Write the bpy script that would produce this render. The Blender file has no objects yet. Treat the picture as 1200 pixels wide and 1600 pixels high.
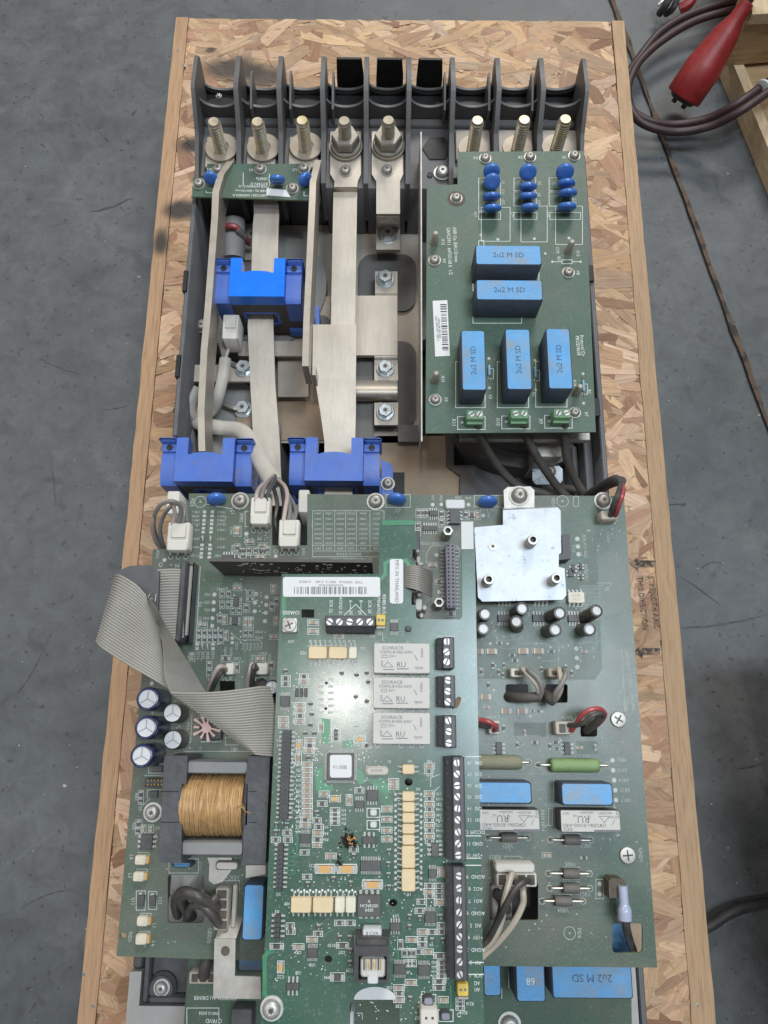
import bpy, bmesh, math, random
from mathutils import Vector, Matrix
from mathutils.geometry import tessellate_polygon
random.seed(7)
SC = bpy.context.scene
COL = SC.collection
rad = math.radians

# ---------------------------------------------------------------- camera
CAM_H, TILT, ROLL, FPX = 0.70, rad(15.1), rad(0.45), 1202.0      # metres above the panel, radians, focal length in photo pixels
cam_data = bpy.data.cameras.new('camera')
cam_data.sensor_fit = 'VERTICAL'
cam_data.sensor_height = 36.0
cam_data.lens = 36.0 * FPX / 1600.0
cam_data.clip_start, cam_data.clip_end = 0.01, 50.0
cam = bpy.data.objects.new('camera', cam_data)
COL.objects.link(cam)
CAM_R = Matrix.Rotation(TILT, 3, 'X') @ Matrix.Rotation(ROLL, 3, 'Z')
cam.matrix_world = Matrix.Translation((0, 0, CAM_H)) @ CAM_R.to_4x4()
SC.camera = cam

# ---------------------------------------------------------------- light: an indoor workshop
world = bpy.data.worlds.new('World')
SC.world = world
world.use_nodes = True
bg = world.node_tree.nodes['Background']
bg.inputs['Color'].default_value = (0.98, 0.99, 1.0, 1)
bg.inputs['Strength'].default_value = 0.235

def area_lamp(name, loc, target, sx, sy, power, color):
    d = bpy.data.lights.new(name, 'AREA')
    d.shape = 'RECTANGLE'
    d.size, d.size_y = sx, sy
    d.energy, d.color = power, color
    o = bpy.data.objects.new(name, d)
    COL.objects.link(o)
    o.location = loc
    o.rotation_euler = (Vector(target) - Vector(loc)).to_track_quat('-Z', 'Y').to_euler()
    return o
area_lamp('ceiling_lamp', (-0.19, 0.10, 4.2), (-0.1, 0.1, 0), 0.18, 0.18, 16, (1.0, 0.97, 0.93))
area_lamp('skylight', (1.06, 0.30, 4.2), (0.3, 0.1, 0), 1.05, 1.45, 84, (0.74, 0.87, 1.0))
area_lamp('door_light', (0.9, 4.6, 4.0), (0.0, 0.3, 0), 1.8, 1.2, 150, (1.0, 0.965, 0.91))
area_lamp('hall_lamp', (-2.6, 1.2, 3.4), (0.0, 0.3, 0), 1.2, 1.2, 22, (1.0, 0.97, 0.93))

vs = SC.view_settings
vs.view_transform = 'Standard'
vs.look = 'None'
vs.exposure = 0.15
vs.gamma = 1.0
vs.use_curve_mapping = False

# ---------------------------------------------------------------- measuring: photo pixel + known height -> place in the room
def P(u, v, z):
    d = CAM_R @ Vector(((u - 600) / FPX, -(v - 800) / FPX, -1.0))
    t = (z - CAM_H) / d.z
    return Vector((d.x * t, d.y * t, z))
def mpp(u, v, z):
    return (P(u + .5, v, z) - P(u - .5, v, z)).length
def R(u0, v0, u1, v1, z):
    um, vm = (u0 + u1) / 2, (v0 + v1) / 2
    a, b = P(u0, vm, z).x, P(u1, vm, z).x
    c, d = P(um, v1, z).y, P(um, v0, z).y
    return min(a, b), min(c, d), max(a, b), max(c, d)

# ---------------------------------------------------------------- materials
MATS = {}
def _n(nt, typ, **kw):
    n = nt.nodes.new(typ)
    for k, v in kw.items():
        if k in n.inputs: n.inputs[k].default_value = v
        else: setattr(n, k, v)
    return n
def mat(name, col, rough=.5, metal=0., var=.12, scale=120., dust=0., dustcol=(.30, .26, .21), dscale=60., bump=0., bscale=400.,
        spec=.5, coat=0., alpha=1., trans=0., rvar=.1, stretch=None, col2=None, c2scale=30., c2lo=.5, c2hi=.6):
    m = bpy.data.materials.new(name)
    m.use_nodes = True
    nt = m.node_tree
    b = nt.nodes['Principled BSDF']
    L = nt.links.new
    geo = _n(nt, 'ShaderNodeNewGeometry')
    pos = geo.outputs['Position']
    if stretch:
        mp = _n(nt, 'ShaderNodeMapping'); mp.inputs['Scale'].default_value = stretch
        L(pos, mp.inputs['Vector']); pos = mp.outputs['Vector']
    n1 = _n(nt, 'ShaderNodeTexNoise', Scale=scale, Detail=5., Roughness=.62)
    L(pos, n1.inputs['Vector'])
    cr = nt.nodes.new('ShaderNodeMix'); cr.data_type = 'RGBA'
    c = Vector(col)
    lo, hi = c * (1 - var), c * (1 + var)
    cr.inputs[6].default_value = (*lo, 1); cr.inputs[7].default_value = (*[min(1, x) for x in hi], 1)
    mr = _n(nt, 'ShaderNodeMapRange'); mr.inputs[1].default_value = .3; mr.inputs[2].default_value = .7
    L(n1.outputs['Fac'], mr.inputs[0]); L(mr.outputs[0], cr.inputs[0])
    out = cr.outputs[2]
    if col2:
        n3 = _n(nt, 'ShaderNodeTexNoise', Scale=c2scale, Detail=4., Roughness=.6); L(pos, n3.inputs['Vector'])
        m3 = _n(nt, 'ShaderNodeMapRange'); m3.inputs[1].default_value = c2lo; m3.inputs[2].default_value = c2hi
        L(n3.outputs['Fac'], m3.inputs[0])
        mx = nt.nodes.new('ShaderNodeMix'); mx.data_type = 'RGBA'
        L(m3.outputs[0], mx.inputs[0]); L(out, mx.inputs[6]); mx.inputs[7].default_value = (*col2, 1)
        out = mx.outputs[2]
    rsock = None
    if dust > 0:
        n2 = _n(nt, 'ShaderNodeTexNoise', Scale=dscale, Detail=8., Roughness=.7); L(geo.outputs['Position'], n2.inputs['Vector'])
        m2 = _n(nt, 'ShaderNodeMapRange'); m2.inputs[1].default_value = .38; m2.inputs[2].default_value = .72
        m2.inputs[3].default_value = dust * .25; m2.inputs[4].default_value = dust
        L(n2.outputs['Fac'], m2.inputs[0])
        mx = nt.nodes.new('ShaderNodeMix'); mx.data_type = 'RGBA'
        L(m2.outputs[0], mx.inputs[0]); L(out, mx.inputs[6]); mx.inputs[7].default_value = (*dustcol, 1)
        out = mx.outputs[2]
        if metal > 0:
            mm = _n(nt, 'ShaderNodeMath', operation='MULTIPLY_ADD'); mm.inputs[1].default_value = -metal * .8; mm.inputs[2].default_value = metal
            L(m2.outputs[0], mm.inputs[0]); L(mm.outputs[0], b.inputs['Metallic'])
    L(out, b.inputs['Base Color'])
    rr = _n(nt, 'ShaderNodeMapRange'); rr.inputs[3].default_value = max(.03, rough - rvar); rr.inputs[4].default_value = min(1, rough + rvar)
    L(n1.outputs['Fac'], rr.inputs[0]); L(rr.outputs[0], b.inputs['Roughness'])
    if not (dust > 0 and metal > 0): b.inputs['Metallic'].default_value = metal
    b.inputs['Specular IOR Level'].default_value = spec
    b.inputs['Coat Weight'].default_value = coat
    b.inputs['Alpha'].default_value = alpha
    b.inputs['Transmission Weight'].default_value = trans
    if bump > 0:
        n4 = _n(nt, 'ShaderNodeTexNoise', Scale=bscale, Detail=4.); L(pos, n4.inputs['Vector'])
        bp = _n(nt, 'ShaderNodeBump', Strength=bump, Distance=.0006); L(n4.outputs['Fac'], bp.inputs['Height'])
        L(bp.outputs['Normal'], b.inputs['Normal'])
    MATS[name] = m
    return m

def pcb(name, base, light, dust, dustcol, rough, pscale=38., spec=.5, rvar=.2, speck=.2, peel=.12, grime=.4):
    """green solder mask: copper pours as angular patches in a second green, dust specks on top"""
    m = bpy.data.materials.new(name); m.use_nodes = True
    nt = m.node_tree; b = nt.nodes['Principled BSDF']; L = nt.links.new
    geo = _n(nt, 'ShaderNodeNewGeometry')
    vo = _n(nt, 'ShaderNodeTexVoronoi', Scale=pscale, distance='CHEBYCHEV'); L(geo.outputs['Position'], vo.inputs['Vector'])
    sep = _n(nt, 'ShaderNodeSeparateColor'); L(vo.outputs['Color'], sep.inputs['Color'])
    m1 = _n(nt, 'ShaderNodeMapRange'); m1.inputs[1].default_value = .35; m1.inputs[2].default_value = .8; m1.inputs[4].default_value = .75
    L(sep.outputs['Red'], m1.inputs[0])
    n0 = _n(nt, 'ShaderNodeTexNoise', Scale=35., Detail=6., Roughness=.65); L(geo.outputs['Position'], n0.inputs['Vector'])
    ad = _n(nt, 'ShaderNodeMath', operation='MULTIPLY'); L(m1.outputs[0], ad.inputs[0]); L(n0.outputs['Fac'], ad.inputs[1])
    mx = nt.nodes.new('ShaderNodeMix'); mx.data_type = 'RGBA'; L(ad.outputs[0], mx.inputs[0])
    mx.inputs[6].default_value = (*base, 1); mx.inputs[7].default_value = (*light, 1)
    # large soft patches of grime
    n2 = _n(nt, 'ShaderNodeTexNoise', Scale=14., Detail=9., Roughness=.72); L(geo.outputs['Position'], n2.inputs['Vector'])
    m2 = _n(nt, 'ShaderNodeMapRange'); m2.inputs[1].default_value = .35; m2.inputs[2].default_value = .75; m2.inputs[3].default_value = dust * .15; m2.inputs[4].default_value = dust
    L(n2.outputs['Fac'], m2.inputs[0])
    mx2 = nt.nodes.new('ShaderNodeMix'); mx2.data_type = 'RGBA'; L(m2.outputs[0], mx2.inputs[0]); L(mx.outputs[2], mx2.inputs[6]); mx2.inputs[7].default_value = (*dustcol, 1)
    # brown grime in clouds
    ng = _n(nt, 'ShaderNodeTexNoise', Scale=19., Detail=10., Roughness=.74, Distortion=.5); L(geo.outputs['Position'], ng.inputs['Vector'])
    mg = _n(nt, 'ShaderNodeMapRange'); mg.inputs[1].default_value = .47; mg.inputs[2].default_value = .70; mg.inputs[4].default_value = grime; L(ng.outputs['Fac'], mg.inputs[0])
    xg = nt.nodes.new('ShaderNodeMix'); xg.data_type = 'RGBA'; L(mg.outputs[0], xg.inputs[0]); L(mx2.outputs[2], xg.inputs[6]); xg.inputs[7].default_value = (.135, .115, .085, 1)
    mx2 = xg
    # fine specks
    n3 = _n(nt, 'ShaderNodeTexNoise', Scale=900., Detail=2.); L(geo.outputs['Position'], n3.inputs['Vector'])
    m3 = _n(nt, 'ShaderNodeMapRange'); m3.inputs[1].default_value = .60; m3.inputs[2].default_value = .72; m3.inputs[4].default_value = min(1, dust * 1.1 + .08)
    L(n3.outputs['Fac'], m3.inputs[0])
    mx3 = nt.nodes.new('ShaderNodeMix'); mx3.data_type = 'RGBA'; L(m3.outputs[0], mx3.inputs[0]); L(mx2.outputs[2], mx3.inputs[6]); mx3.inputs[7].default_value = (*[x * 1.25 for x in dustcol], 1)
    L(mx3.outputs[2], b.inputs['Base Color'])
    rr = _n(nt, 'ShaderNodeMapRange'); rr.inputs[1].default_value = .3; rr.inputs[2].default_value = .75; rr.inputs[3].default_value = rough; rr.inputs[4].default_value = rough + rvar
    L(n2.outputs['Fac'], rr.inputs[0])
    n6 = _n(nt, 'ShaderNodeTexNoise', Scale=2600., Detail=3., Roughness=.7); L(geo.outputs['Position'], n6.inputs['Vector'])
    m6 = _n(nt, 'ShaderNodeMapRange'); m6.inputs[1].default_value = .48; m6.inputs[2].default_value = .66; m6.inputs[4].default_value = speck
    L(n6.outputs['Fac'], m6.inputs[0])
    ra = _n(nt, 'ShaderNodeMath', operation='ADD'); L(rr.outputs[0], ra.inputs[0]); L(m6.outputs[0], ra.inputs[1]); L(ra.outputs[0], b.inputs['Roughness'])
    b.inputs['Specular IOR Level'].default_value = spec
    n4 = _n(nt, 'ShaderNodeTexNoise', Scale=500., Detail=3.); L(geo.outputs['Position'], n4.inputs['Vector'])
    bp = _n(nt, 'ShaderNodeBump', Strength=peel, Distance=.0003); L(n4.outputs['Fac'], bp.inputs['Height']); L(bp.outputs['Normal'], b.inputs['Normal'])
    MATS[name] = m
    return m

DUST = (.27, .235, .19)
pcb('board_green_control', (.022, .098, .063), (.05, .148, .096), .52, (.165, .19, .17), .13, rvar=.12, speck=.06, peel=.0, grime=.30)
pcb('board_green_main', (.036, .088, .058), (.07, .122, .083), .76, (.165, .165, .135), .22, rvar=.16, speck=.32, peel=.08, grime=.72)
pcb('board_green_filter', (.028, .092, .058), (.05, .12, .078), .52, (.145, .16, .13), .36, 24.)
pcb('board_green_driver', (.022, .075, .045), (.05, .12, .07), .45, (.15, .16, .12), .4)
mat('trace_green', (.055, .225, .115), .3, var=.1)
mat('lug_dusty', (.40, .36, .31), .6, .25, var=.15, scale=90, dust=.6, dustcol=(.29, .25, .20), dscale=60)
mat('board_edge', (.20, .24, .12), .7)
mat('print_white', (.72, .74, .70), .6, var=.18, scale=300)
mat('print_faded', (.42, .46, .42), .6, var=.2, scale=300)
mat('pad_tin', (.46, .46, .43), .55, .35, var=.15, scale=500, dust=.25)
mat('chip_brown', (.33, .24, .165), .5, var=.2, scale=700, dust=.2)
mat('chip_black', (.05, .05, .048), .5, var=.25, scale=500, dust=.35, dustcol=(.2, .18, .16))
mat('ic_black', (.055, .055, .055), .48, var=.2, scale=400, dust=.35, dustcol=(.19, .18, .165))
mat('opto_cream', (.70, .55, .33), .5, var=.06, scale=200, dust=.1)
mat('opto_ivory', (.72, .68, .54), .5, var=.08, scale=500, dust=.15)
mat('relay_white', (.54, .52, .48), .45, var=.06, scale=150, dust=.12)
mat('terminal_black', (.045, .045, .05), .42, var=.2, scale=200, dust=.2, dustcol=(.2, .19, .19))
mat('terminal_green', (.13, .32, .15), .45, var=.12, dust=.35)
mat('screw_bright', (.56, .55, .52), .45, .65, var=.1, scale=300, dust=.15)
mat('screw_dull', (.42, .40, .36), .45, .75, var=.2, scale=250, dust=.35)
mat('screw_slot', (.07, .065, .06), .6, .3, dust=.3)
mat('label_white', (.70, .70, .70), .55, var=.03, dust=.06)
mat('label_grey', (.60, .62, .62), .5, var=.04, dust=.1)
mat('ink_black', (.03, .03, .035), .6)
mat('ink_grey', (.17, .17, .18), .6, var=.3, scale=800)
mat('ink_blue', (.05, .09, .16), .6, var=.3, scale=500)
mat('yellow_plastic', (.70, .50, .07), .45, var=.1, dust=.12)
mat('jack_black', (.03, .03, .034), .4, dust=.2)
mat('jack_clear', (.55, .55, .52), .25, var=.1, dust=.2, spec=.6)
mat('gold_pin', (.75, .55, .25), .3, 1.)
mat('tantalum', (.62, .36, .12), .45, var=.1, dust=.1)
mat('crystal_can', (.46, .42, .36), .5, .35, var=.1, dust=.15)
mat('charred', (.018, .015, .012), .9, var=.5, scale=900)
mat('burnt_orange', (.55, .28, .10), .7, var=.4, scale=900)
mat('leaf_brown', (.20, .14, .09), .8, var=.4, scale=600)
mat('connector_white', (.66, .63, .56), .5, var=.07, scale=120, dust=.28, dustcol=(.42, .37, .30))
mat('connector_beige', (.45, .41, .34), .5, var=.12, scale=200, dust=.45)
mat('connector_dark', (.055, .055, .06), .5, var=.2, dust=.35, dustcol=(.16, .155, .15))
mat('connector_violet', (.23, .23, .30), .5, var=.1, dust=.2)
mat('ribbon_grey', (.33, .315, .28), .55, var=.10, scale=60, dust=.38, dustcol=(.30, .26, .21), dscale=25)
mat('ribbon_under', (.075, .075, .08), .6, var=.25, scale=150, dust=.3, dustcol=(.16, .16, .155))
mat('cap_sleeve_blue', (.018, .022, .10), .22, var=.2, dust=.10, spec=.6)
mat('cap_sleeve_black', (.03, .027, .025), .35, var=.3, dust=.35)
mat('cap_can', (.62, .63, .64), .5, .15, var=.05, dust=.08)
mat('cap_stripe', (.55, .68, .85), .4)
mat('film_blue', (.055, .27, .62), .42, var=.10, scale=80, dust=.62, dustcol=(.23, .25, .27), dscale=40)
mat('film_blue_clean', (.055, .31, .66), .42, var=.12, scale=80, dust=.55, dustcol=(.22, .34, .43), dscale=50, col2=(.25, .235, .22), c2scale=55, c2lo=.49, c2hi=.72, bump=.2, bscale=500)
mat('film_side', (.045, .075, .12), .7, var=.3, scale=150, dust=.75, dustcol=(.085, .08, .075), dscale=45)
mat('varistor_blue', (.035, .16, .55), .22, var=.12, scale=200, dust=.30, dustcol=(.16, .17, .2), spec=.6)
mat('resistor_green', (.20, .33, .12), .55, var=.12, scale=250, dust=.30, bump=.4, bscale=900)
mat('resistor_olive', (.24, .25, .15), .7, var=.15, scale=250, dust=.6, bump=.4, bscale=900)
mat('resistor_blue', (.22, .45, .62), .45, var=.1, dust=.3)
mat('lead_wire', (.62, .58, .50), .35, .9, dust=.4)
mat('diode_grey', (.10, .095, .09), .55, var=.25, scale=300, dust=.6, dustcol=(.19, .165, .14))
mat('heat_star', (.52, .36, .34), .5, .25, var=.08)
mat('copper_wire', (.48, .285, .12), .46, .15, var=.2, scale=300, dust=.25, dustcol=(.36, .25, .13))
mat('ferrite', (.045, .048, .055), .48, var=.35, scale=90, dust=.45, dustcol=(.13, .13, .13), bump=.5, bscale=260)
mat('core_bar', (.22, .225, .23), .45, .35, var=.08, scale=200, dust=.35, dustcol=(.26, .25, .23))
mat('plate_zinc', (.50, .53, .56), .46, .34, var=.16, scale=110, dust=.0, col2=(.24, .28, .32), c2scale=240, c2lo=.60, c2hi=.70, bump=.12, bscale=200)
mat('steel_stained', (.52, .50, .46), .42, .7, var=.15, scale=150, dust=.55, dustcol=(.30, .26, .21), dscale=90)
mat('busbar_tin', (.56, .50, .42), .46, .40, var=.10, scale=160, dust=.60, dustcol=(.40, .35, .29), dscale=45, stretch=(1, .12, 1), col2=(.34, .27, .20), c2scale=55, c2lo=.60, c2hi=.78, bump=.15, bscale=500)
mat('busbar_edge', (.47, .42, .355), .42, .6, var=.1, dust=.4, dustcol=(.38, .33, .27))
mat('plate_tan', (.40, .30, .205), .65, 0., var=.14, scale=50, dust=.7, dustcol=(.26, .185, .12), dscale=30)
mat('plate_beige', (.50, .445, .375), .6, .12, var=.12, scale=60, dust=.6, dustcol=(.33, .28, .225), dscale=35)
mat('chassis_grey', (.105, .11, .12), .5, var=.12, scale=80, dust=.42, dustcol=(.17, .155, .14), dscale=40)
mat('housing_grey', (.10, .104, .112), .5, var=.12, scale=90, dust=.6, dustcol=(.135, .115, .095), dscale=35)
mat('housing_black', (.012, .012, .012), .5, var=.3, scale=90, dust=.12, dustcol=(.06, .052, .045), spec=.4)
mat('capacitor_grey', (.27, .27, .265), .6, var=.08, scale=60, dust=.5, dustcol=(.24, .215, .185))
mat('insulator_dark', (.115, .11, .105), .6, var=.15, scale=70, dust=.55, dustcol=(.18, .165, .145))
mat('stud_zinc', (.50, .44, .33), .42, .7, var=.2, scale=220, dust=.25, col2=(.52, .44, .20), c2scale=90, c2lo=.5, c2hi=.65)
mat('stud_dark', (.33, .295, .225), .5, .6, var=.2, scale=220, dust=.4)
mat('washer_brown', (.40, .345, .28), .5, .55, var=.15, scale=120, dust=.45, dustcol=(.30, .25, .19))
mat('nut_steel', (.36, .33, .285), .5, .6, var=.18, scale=150, dust=.4, dustcol=(.29, .25, .2))
mat('bolt_zinc', (.66, .69, .70), .32, .85, var=.1, scale=180, dust=.1, col2=(.10, .42, .40), c2scale=210, c2lo=.60, c2hi=.66)
mat('sensor_blue', (.045, .14, .56), .42, var=.10, scale=70, dust=.55, dustcol=(.15, .20, .42), dscale=55, col2=(.16, .155, .17), c2scale=75, c2lo=.62, c2hi=.78, bump=.25, bscale=600)
mat('sensor_sticker', (.005, .19, .86), .28, var=.04)
mat('sensor_potting', (.105, .098, .09), .75, var=.25, scale=300, dust=.6, dustcol=(.15, .125, .10), bump=.5, bscale=700)
mat('sleeve_white', (.56, .53, .47), .5, var=.08, scale=70, dust=.5, dustcol=(.42, .37, .30), dscale=40)
mat('wire_pink', (.52, .42, .38), .5, var=.1, dust=.4)
mat('wire_grey', (.22, .21, .20), .5, var=.15, dust=.45)
mat('wire_cream', (.52, .46, .37), .45, var=.1, dust=.45, dustcol=(.33, .28, .22))
mat('wire_black', (.035, .034, .034), .38, var=.2, dust=.3)
mat('wire_red', (.42, .035, .045), .35, var=.15, dust=.28)
mat('sleeve_brown', (.085, .075, .066), .6, var=.2, scale=150, dust=.5, dustcol=(.13, .115, .10))
mat('spade_clear', (.40, .44, .58), .25, var=.08, dust=.12, spec=.6)
mat('dirt_brown', (.11, .09, .07), .85, var=.3, scale=300)
mat('ivory_lamp', (.66, .60, .48), .45, var=.12, scale=500, dust=.25)
mat('frame_white', (.40, .39, .37), .5, .2, var=.08, scale=60, dust=.35, dustcol=(.30, .27, .24), dscale=50)

# ---------------------------------------------------------------- mesh builder
_TXT = {}
def text_geo(s):
    if s not in _TXT:
        cu = bpy.data.curves.new('t', 'FONT')
        cu.body = s; cu.size = 1.0; cu.align_x = 'CENTER'; cu.align_y = 'CENTER'; cu.resolution_u = 2
        ob = bpy.data.objects.new('t', cu)
        me = bpy.data.meshes.new_from_object(ob)
        vs_ = [(v.co.x, v.co.y) for v in me.vertices]; fs = [tuple(p.vertices) for p in me.polygons]
        bpy.data.objects.remove(ob); bpy.data.meshes.remove(me); bpy.data.curves.remove(cu)
        _TXT[s] = (vs_, fs)
    return _TXT[s]

ORIGIN = {}                                        # world place of every parent
class MB:
    lift = 0
    def __init__(self): self.v, self.f, self.m = [], [], []
    def add(self, vs_, fs, m=0):
        o = len(self.v)
        self.v += [tuple(p) for p in vs_]
        for f in fs: self.f.append(tuple(i + o for i in f)); self.m.append(m)
        return self
    def box(self, x0, y0, z0, x1, y1, z1, m=0):
        v = [(x0, y0, z0), (x1, y0, z0), (x1, y1, z0), (x0, y1, z0), (x0, y0, z1), (x1, y0, z1), (x1, y1, z1), (x0, y1, z1)]
        return self.add(v, [(3, 2, 1, 0), (4, 5, 6, 7), (0, 1, 5, 4), (1, 2, 6, 5), (2, 3, 7, 6), (3, 0, 4, 7)], m)
    def cbox(self, x0, y0, z0, x1, y1, z1, c=.0004, m=0, mtop=None):
        c = min(c, (x1 - x0) * .45, (y1 - y0) * .45, (z1 - z0) * .45)
        def ring(i, z): return [(x0 + i + c, y0 + i, z), (x1 - i - c, y0 + i, z), (x1 - i, y0 + i + c, z), (x1 - i, y1 - i - c, z), (x1 - i - c, y1 - i, z), (x0 + i + c, y1 - i, z), (x0 + i, y1 - i - c, z), (x0 + i, y0 + i + c, z)]
        v = ring(0, z0) + ring(0, z1 - c) + ring(c * .7, z1)
        f = [tuple(range(7, -1, -1))]
        for k in (0, 8):
            for i in range(8): f.append((k + i, k + (i + 1) % 8, k + 8 + (i + 1) % 8, k + 8 + i))
        self.add(v, f, m)
        self.add(v[16:], [tuple(range(8))], m if mtop is None else mtop)
        return self
    def pbox(self, u0, v0, u1, v1, ztop, zbot, c=.0004, m=0, mtop=None):
        x0, y0, x1, y1 = R(u0, v0, u1, v1, ztop)
        return self.cbox(x0, y0, zbot, x1, y1, ztop, c, m, mtop)
    def plate(self, outer, z0, z1, holes=(), m=0, medge=None):
        """flat sheet from world (x, y) outlines, holes allowed"""
        loops = [list(outer)] + [list(h) for h in holes]
        polys = [[Vector((p[0], p[1], 0)) for p in lp] for lp in loops]
        tris = tessellate_polygon(polys)
        flat = [p for lp in loops for p in lp]
        n = len(flat)
        v = [(p[0], p[1], z1) for p in flat] + [(p[0], p[1], z0) for p in flat]
        ft = []
        for t in tris:
            a, b, c = (flat[i] for i in t)
            if (b[0] - a[0]) * (c[1] - a[1]) - (b[1] - a[1]) * (c[0] - a[0]) < 0: t = (t[0], t[2], t[1])
            ft.append(tuple(t))
        self.add(v, ft + [tuple(i + n for i in reversed(t)) for t in ft], m)
        o = 0; side = []
        for k, lp in enumerate(loops):
            ar = sum(lp[i][0] * lp[(i + 1) % len(lp)][1] - lp[(i + 1) % len(lp)][0] * lp[i][1] for i in range(len(lp)))
            for i in range(len(lp)):
                a, b = o + i, o + (i + 1) % len(lp)
                if (ar > 0) != (k == 0): a, b = b, a
                side.append((b, a, a + n, b + n)) if False else side.append((a, a + n, b + n, b))
            o += len(lp)
        self.add(v, side, m if medge is None else medge)
        return self
    def pplate(self, pts, ztop, zbot, holes=(), m=0, medge=None):
        f = lambda lp: [P(u, v, ztop)[:2] for u, v in lp]
        return self.plate(f(pts), zbot, ztop, [f(h) for h in holes], m, medge)
    def prism(self, pts3, ext, m=0):
        """closed outline of 3-D points pushed along a vector"""
        e = Vector(ext); n = len(pts3)
        a = [Vector(p) for p in pts3]
        v = a + [p + e for p in a]
        nrm = Vector((0, 0, 0))
        for i in range(n): nrm += a[i].cross(a[(i + 1) % n])
        top, bot = tuple(range(n, 2 * n)), tuple(range(n - 1, -1, -1))
        fl = nrm.dot(e) < 0
        f = [top[::-1], bot[::-1]] if fl else [top, bot]
        for i in range(n):
            j = (i + 1) % n
            q = (i, j, j + n, i + n)
            f.append(q[::-1] if fl else q)
        return self.add(v, f, m)
    def lathe(self, prof, c=(0, 0, 0), n=20, m=0, axis=(0, 0, 1), mlist=None, wob=None):
        """profile of (radius, height) about an axis; mlist gives one slot for each band"""
        ax = Vector(axis).normalized()
        ux = ax.orthogonal().normalized() if abs(ax.z) < .999 else Vector((1, 0, 0))
        uy = ax.cross(ux)
        c = Vector(c)
        v = []
        for r, h in prof:
            for i in range(n):
                a = 2 * math.pi * i / n
                rr = r * (wob(i, n) if wob else 1)
                v.append(c + ax * h + ux * (rr * math.cos(a)) + uy * (rr * math.sin(a)))
        for k in range(len(prof) - 1):
            fs = [(k * n + i, k * n + (i + 1) % n, (k + 1) * n + (i + 1) % n, (k + 1) * n + i) for i in range(n)]
            o = len(self.v)
            if k == 0: base = o; self.v += [tuple(p) for p in v]
            for f in fs: self.f.append(tuple(i + base for i in f)); self.m.append(mlist[k] if mlist else m)
        self.f.append(tuple(base + (len(prof) - 1) * n + i for i in range(n))); self.m.append(mlist[-1] if mlist else m)
        self.f.append(tuple(base + i for i in range(n - 1, -1, -1))); self.m.append(mlist[0] if mlist else m)
        return self
    def tube(self, pts, r, n=8, m=0, sub=6, flat=1., closed_end=True):
        """smooth tube through points; r may be a list"""
        q = [Vector(p) for p in pts]
        rs = r if isinstance(r, (list, tuple)) else [r] * len(q)
        path, rad_ = [], []
        for i in range(len(q) - 1):
            p0, p1, p2, p3 = q[max(0, i - 1)], q[i], q[i + 1], q[min(len(q) - 1, i + 2)]
            for k in range(sub):
                t = k / sub
                path.append(.5 * ((2 * p1) + (p2 - p0) * t + (2 * p0 - 5 * p1 + 4 * p2 - p3) * t * t + (3 * p1 - p0 - 3 * p2 + p3) * t ** 3))
                rad_.append(rs[i] * (1 - t) + rs[i + 1] * t)
        path.append(q[-1]); rad_.append(rs[-1])
        d0 = (path[1] - path[0]).normalized()
        side = d0.cross(Vector((0, 0, 1)))
        if side.length < 1e-3: side = Vector((1, 0, 0))
        side.normalize()
        v = []
        for i, p in enumerate(path):
            d = (path[min(i + 1, len(path) - 1)] - path[max(i - 1, 0)])
            if d.length < 1e-9: d = d0
            d.normalize()
            side = (side - d * side.dot(d))
            side = side.normalized() if side.length > 1e-6 else d.orthogonal().normalized()
            up = side.cross(d)
            for k in range(n):
                a = 2 * math.pi * k / n
                v.append(p + side * (rad_[i] * math.cos(a)) + up * (rad_[i] * flat * math.sin(a)))
        f = []
        for i in range(len(path) - 1):
            for k in range(n):
                f.append((i * n + k, (i + 1) * n + k, (i + 1) * n + (k + 1) % n, i * n + (k + 1) % n))
        f.append(tuple(range(n))); f.append(tuple((len(path) - 1) * n + k for k in range(n - 1, -1, -1)))
        return self.add(v, f, m)
    def ptube(self, pts, rpx, n=8, m=0, sub=6, flat=1.):
        """points as (u, v, z), radius in photo pixels there"""
        u, v, z = pts[len(pts) // 2]
        return self.tube([P(*p) for p in pts], rpx * mpp(u, v, z), n, m, sub, flat)
    def text(self, s, u, v, z, hpx, rot=0, m=0, wid=1., size=None):
        vs_, fs = text_geo(s)
        c = P(u, v, z)
        k = size if size else hpx * mpp(u, v, z) / .70
        ca, sa = math.cos(rad(rot)), math.sin(rad(rot))
        return self.add([(c.x + k * (wid * x * ca - y * sa), c.y + k * (wid * x * sa + y * ca), z) for x, y in vs_], fs, m)
    def line(self, pts, z, wpx=1.0, m=0):
        """flat printed line through photo pixels"""
        q = [P(u, v, z) for u, v in pts]
        w = wpx * mpp(*pts[0], z) / 2
        for a, b in zip(q, q[1:]):
            MB.lift = (MB.lift + 1) % 23
            a, b = a + Vector((0, 0, MB.lift * 1.1e-6)), b + Vector((0, 0, MB.lift * 1.1e-6))
            d = (b - a)
            if d.length < 1e-7: continue
            d.normalize()
            s = Vector((-d.y, d.x, 0)) * w
            a2, b2 = a - d * w, b + d * w
            self.add([a2 - s, b2 - s, b2 + s, a2 + s], [(0, 1, 2, 3)], m)
        return self
    def frame(self, u0, v0, u1, v1, z, wpx=.9, m=0):
        return self.line([(u0, v0), (u1, v0), (u1, v1), (u0, v1), (u0, v0)], z, wpx, m)
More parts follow.
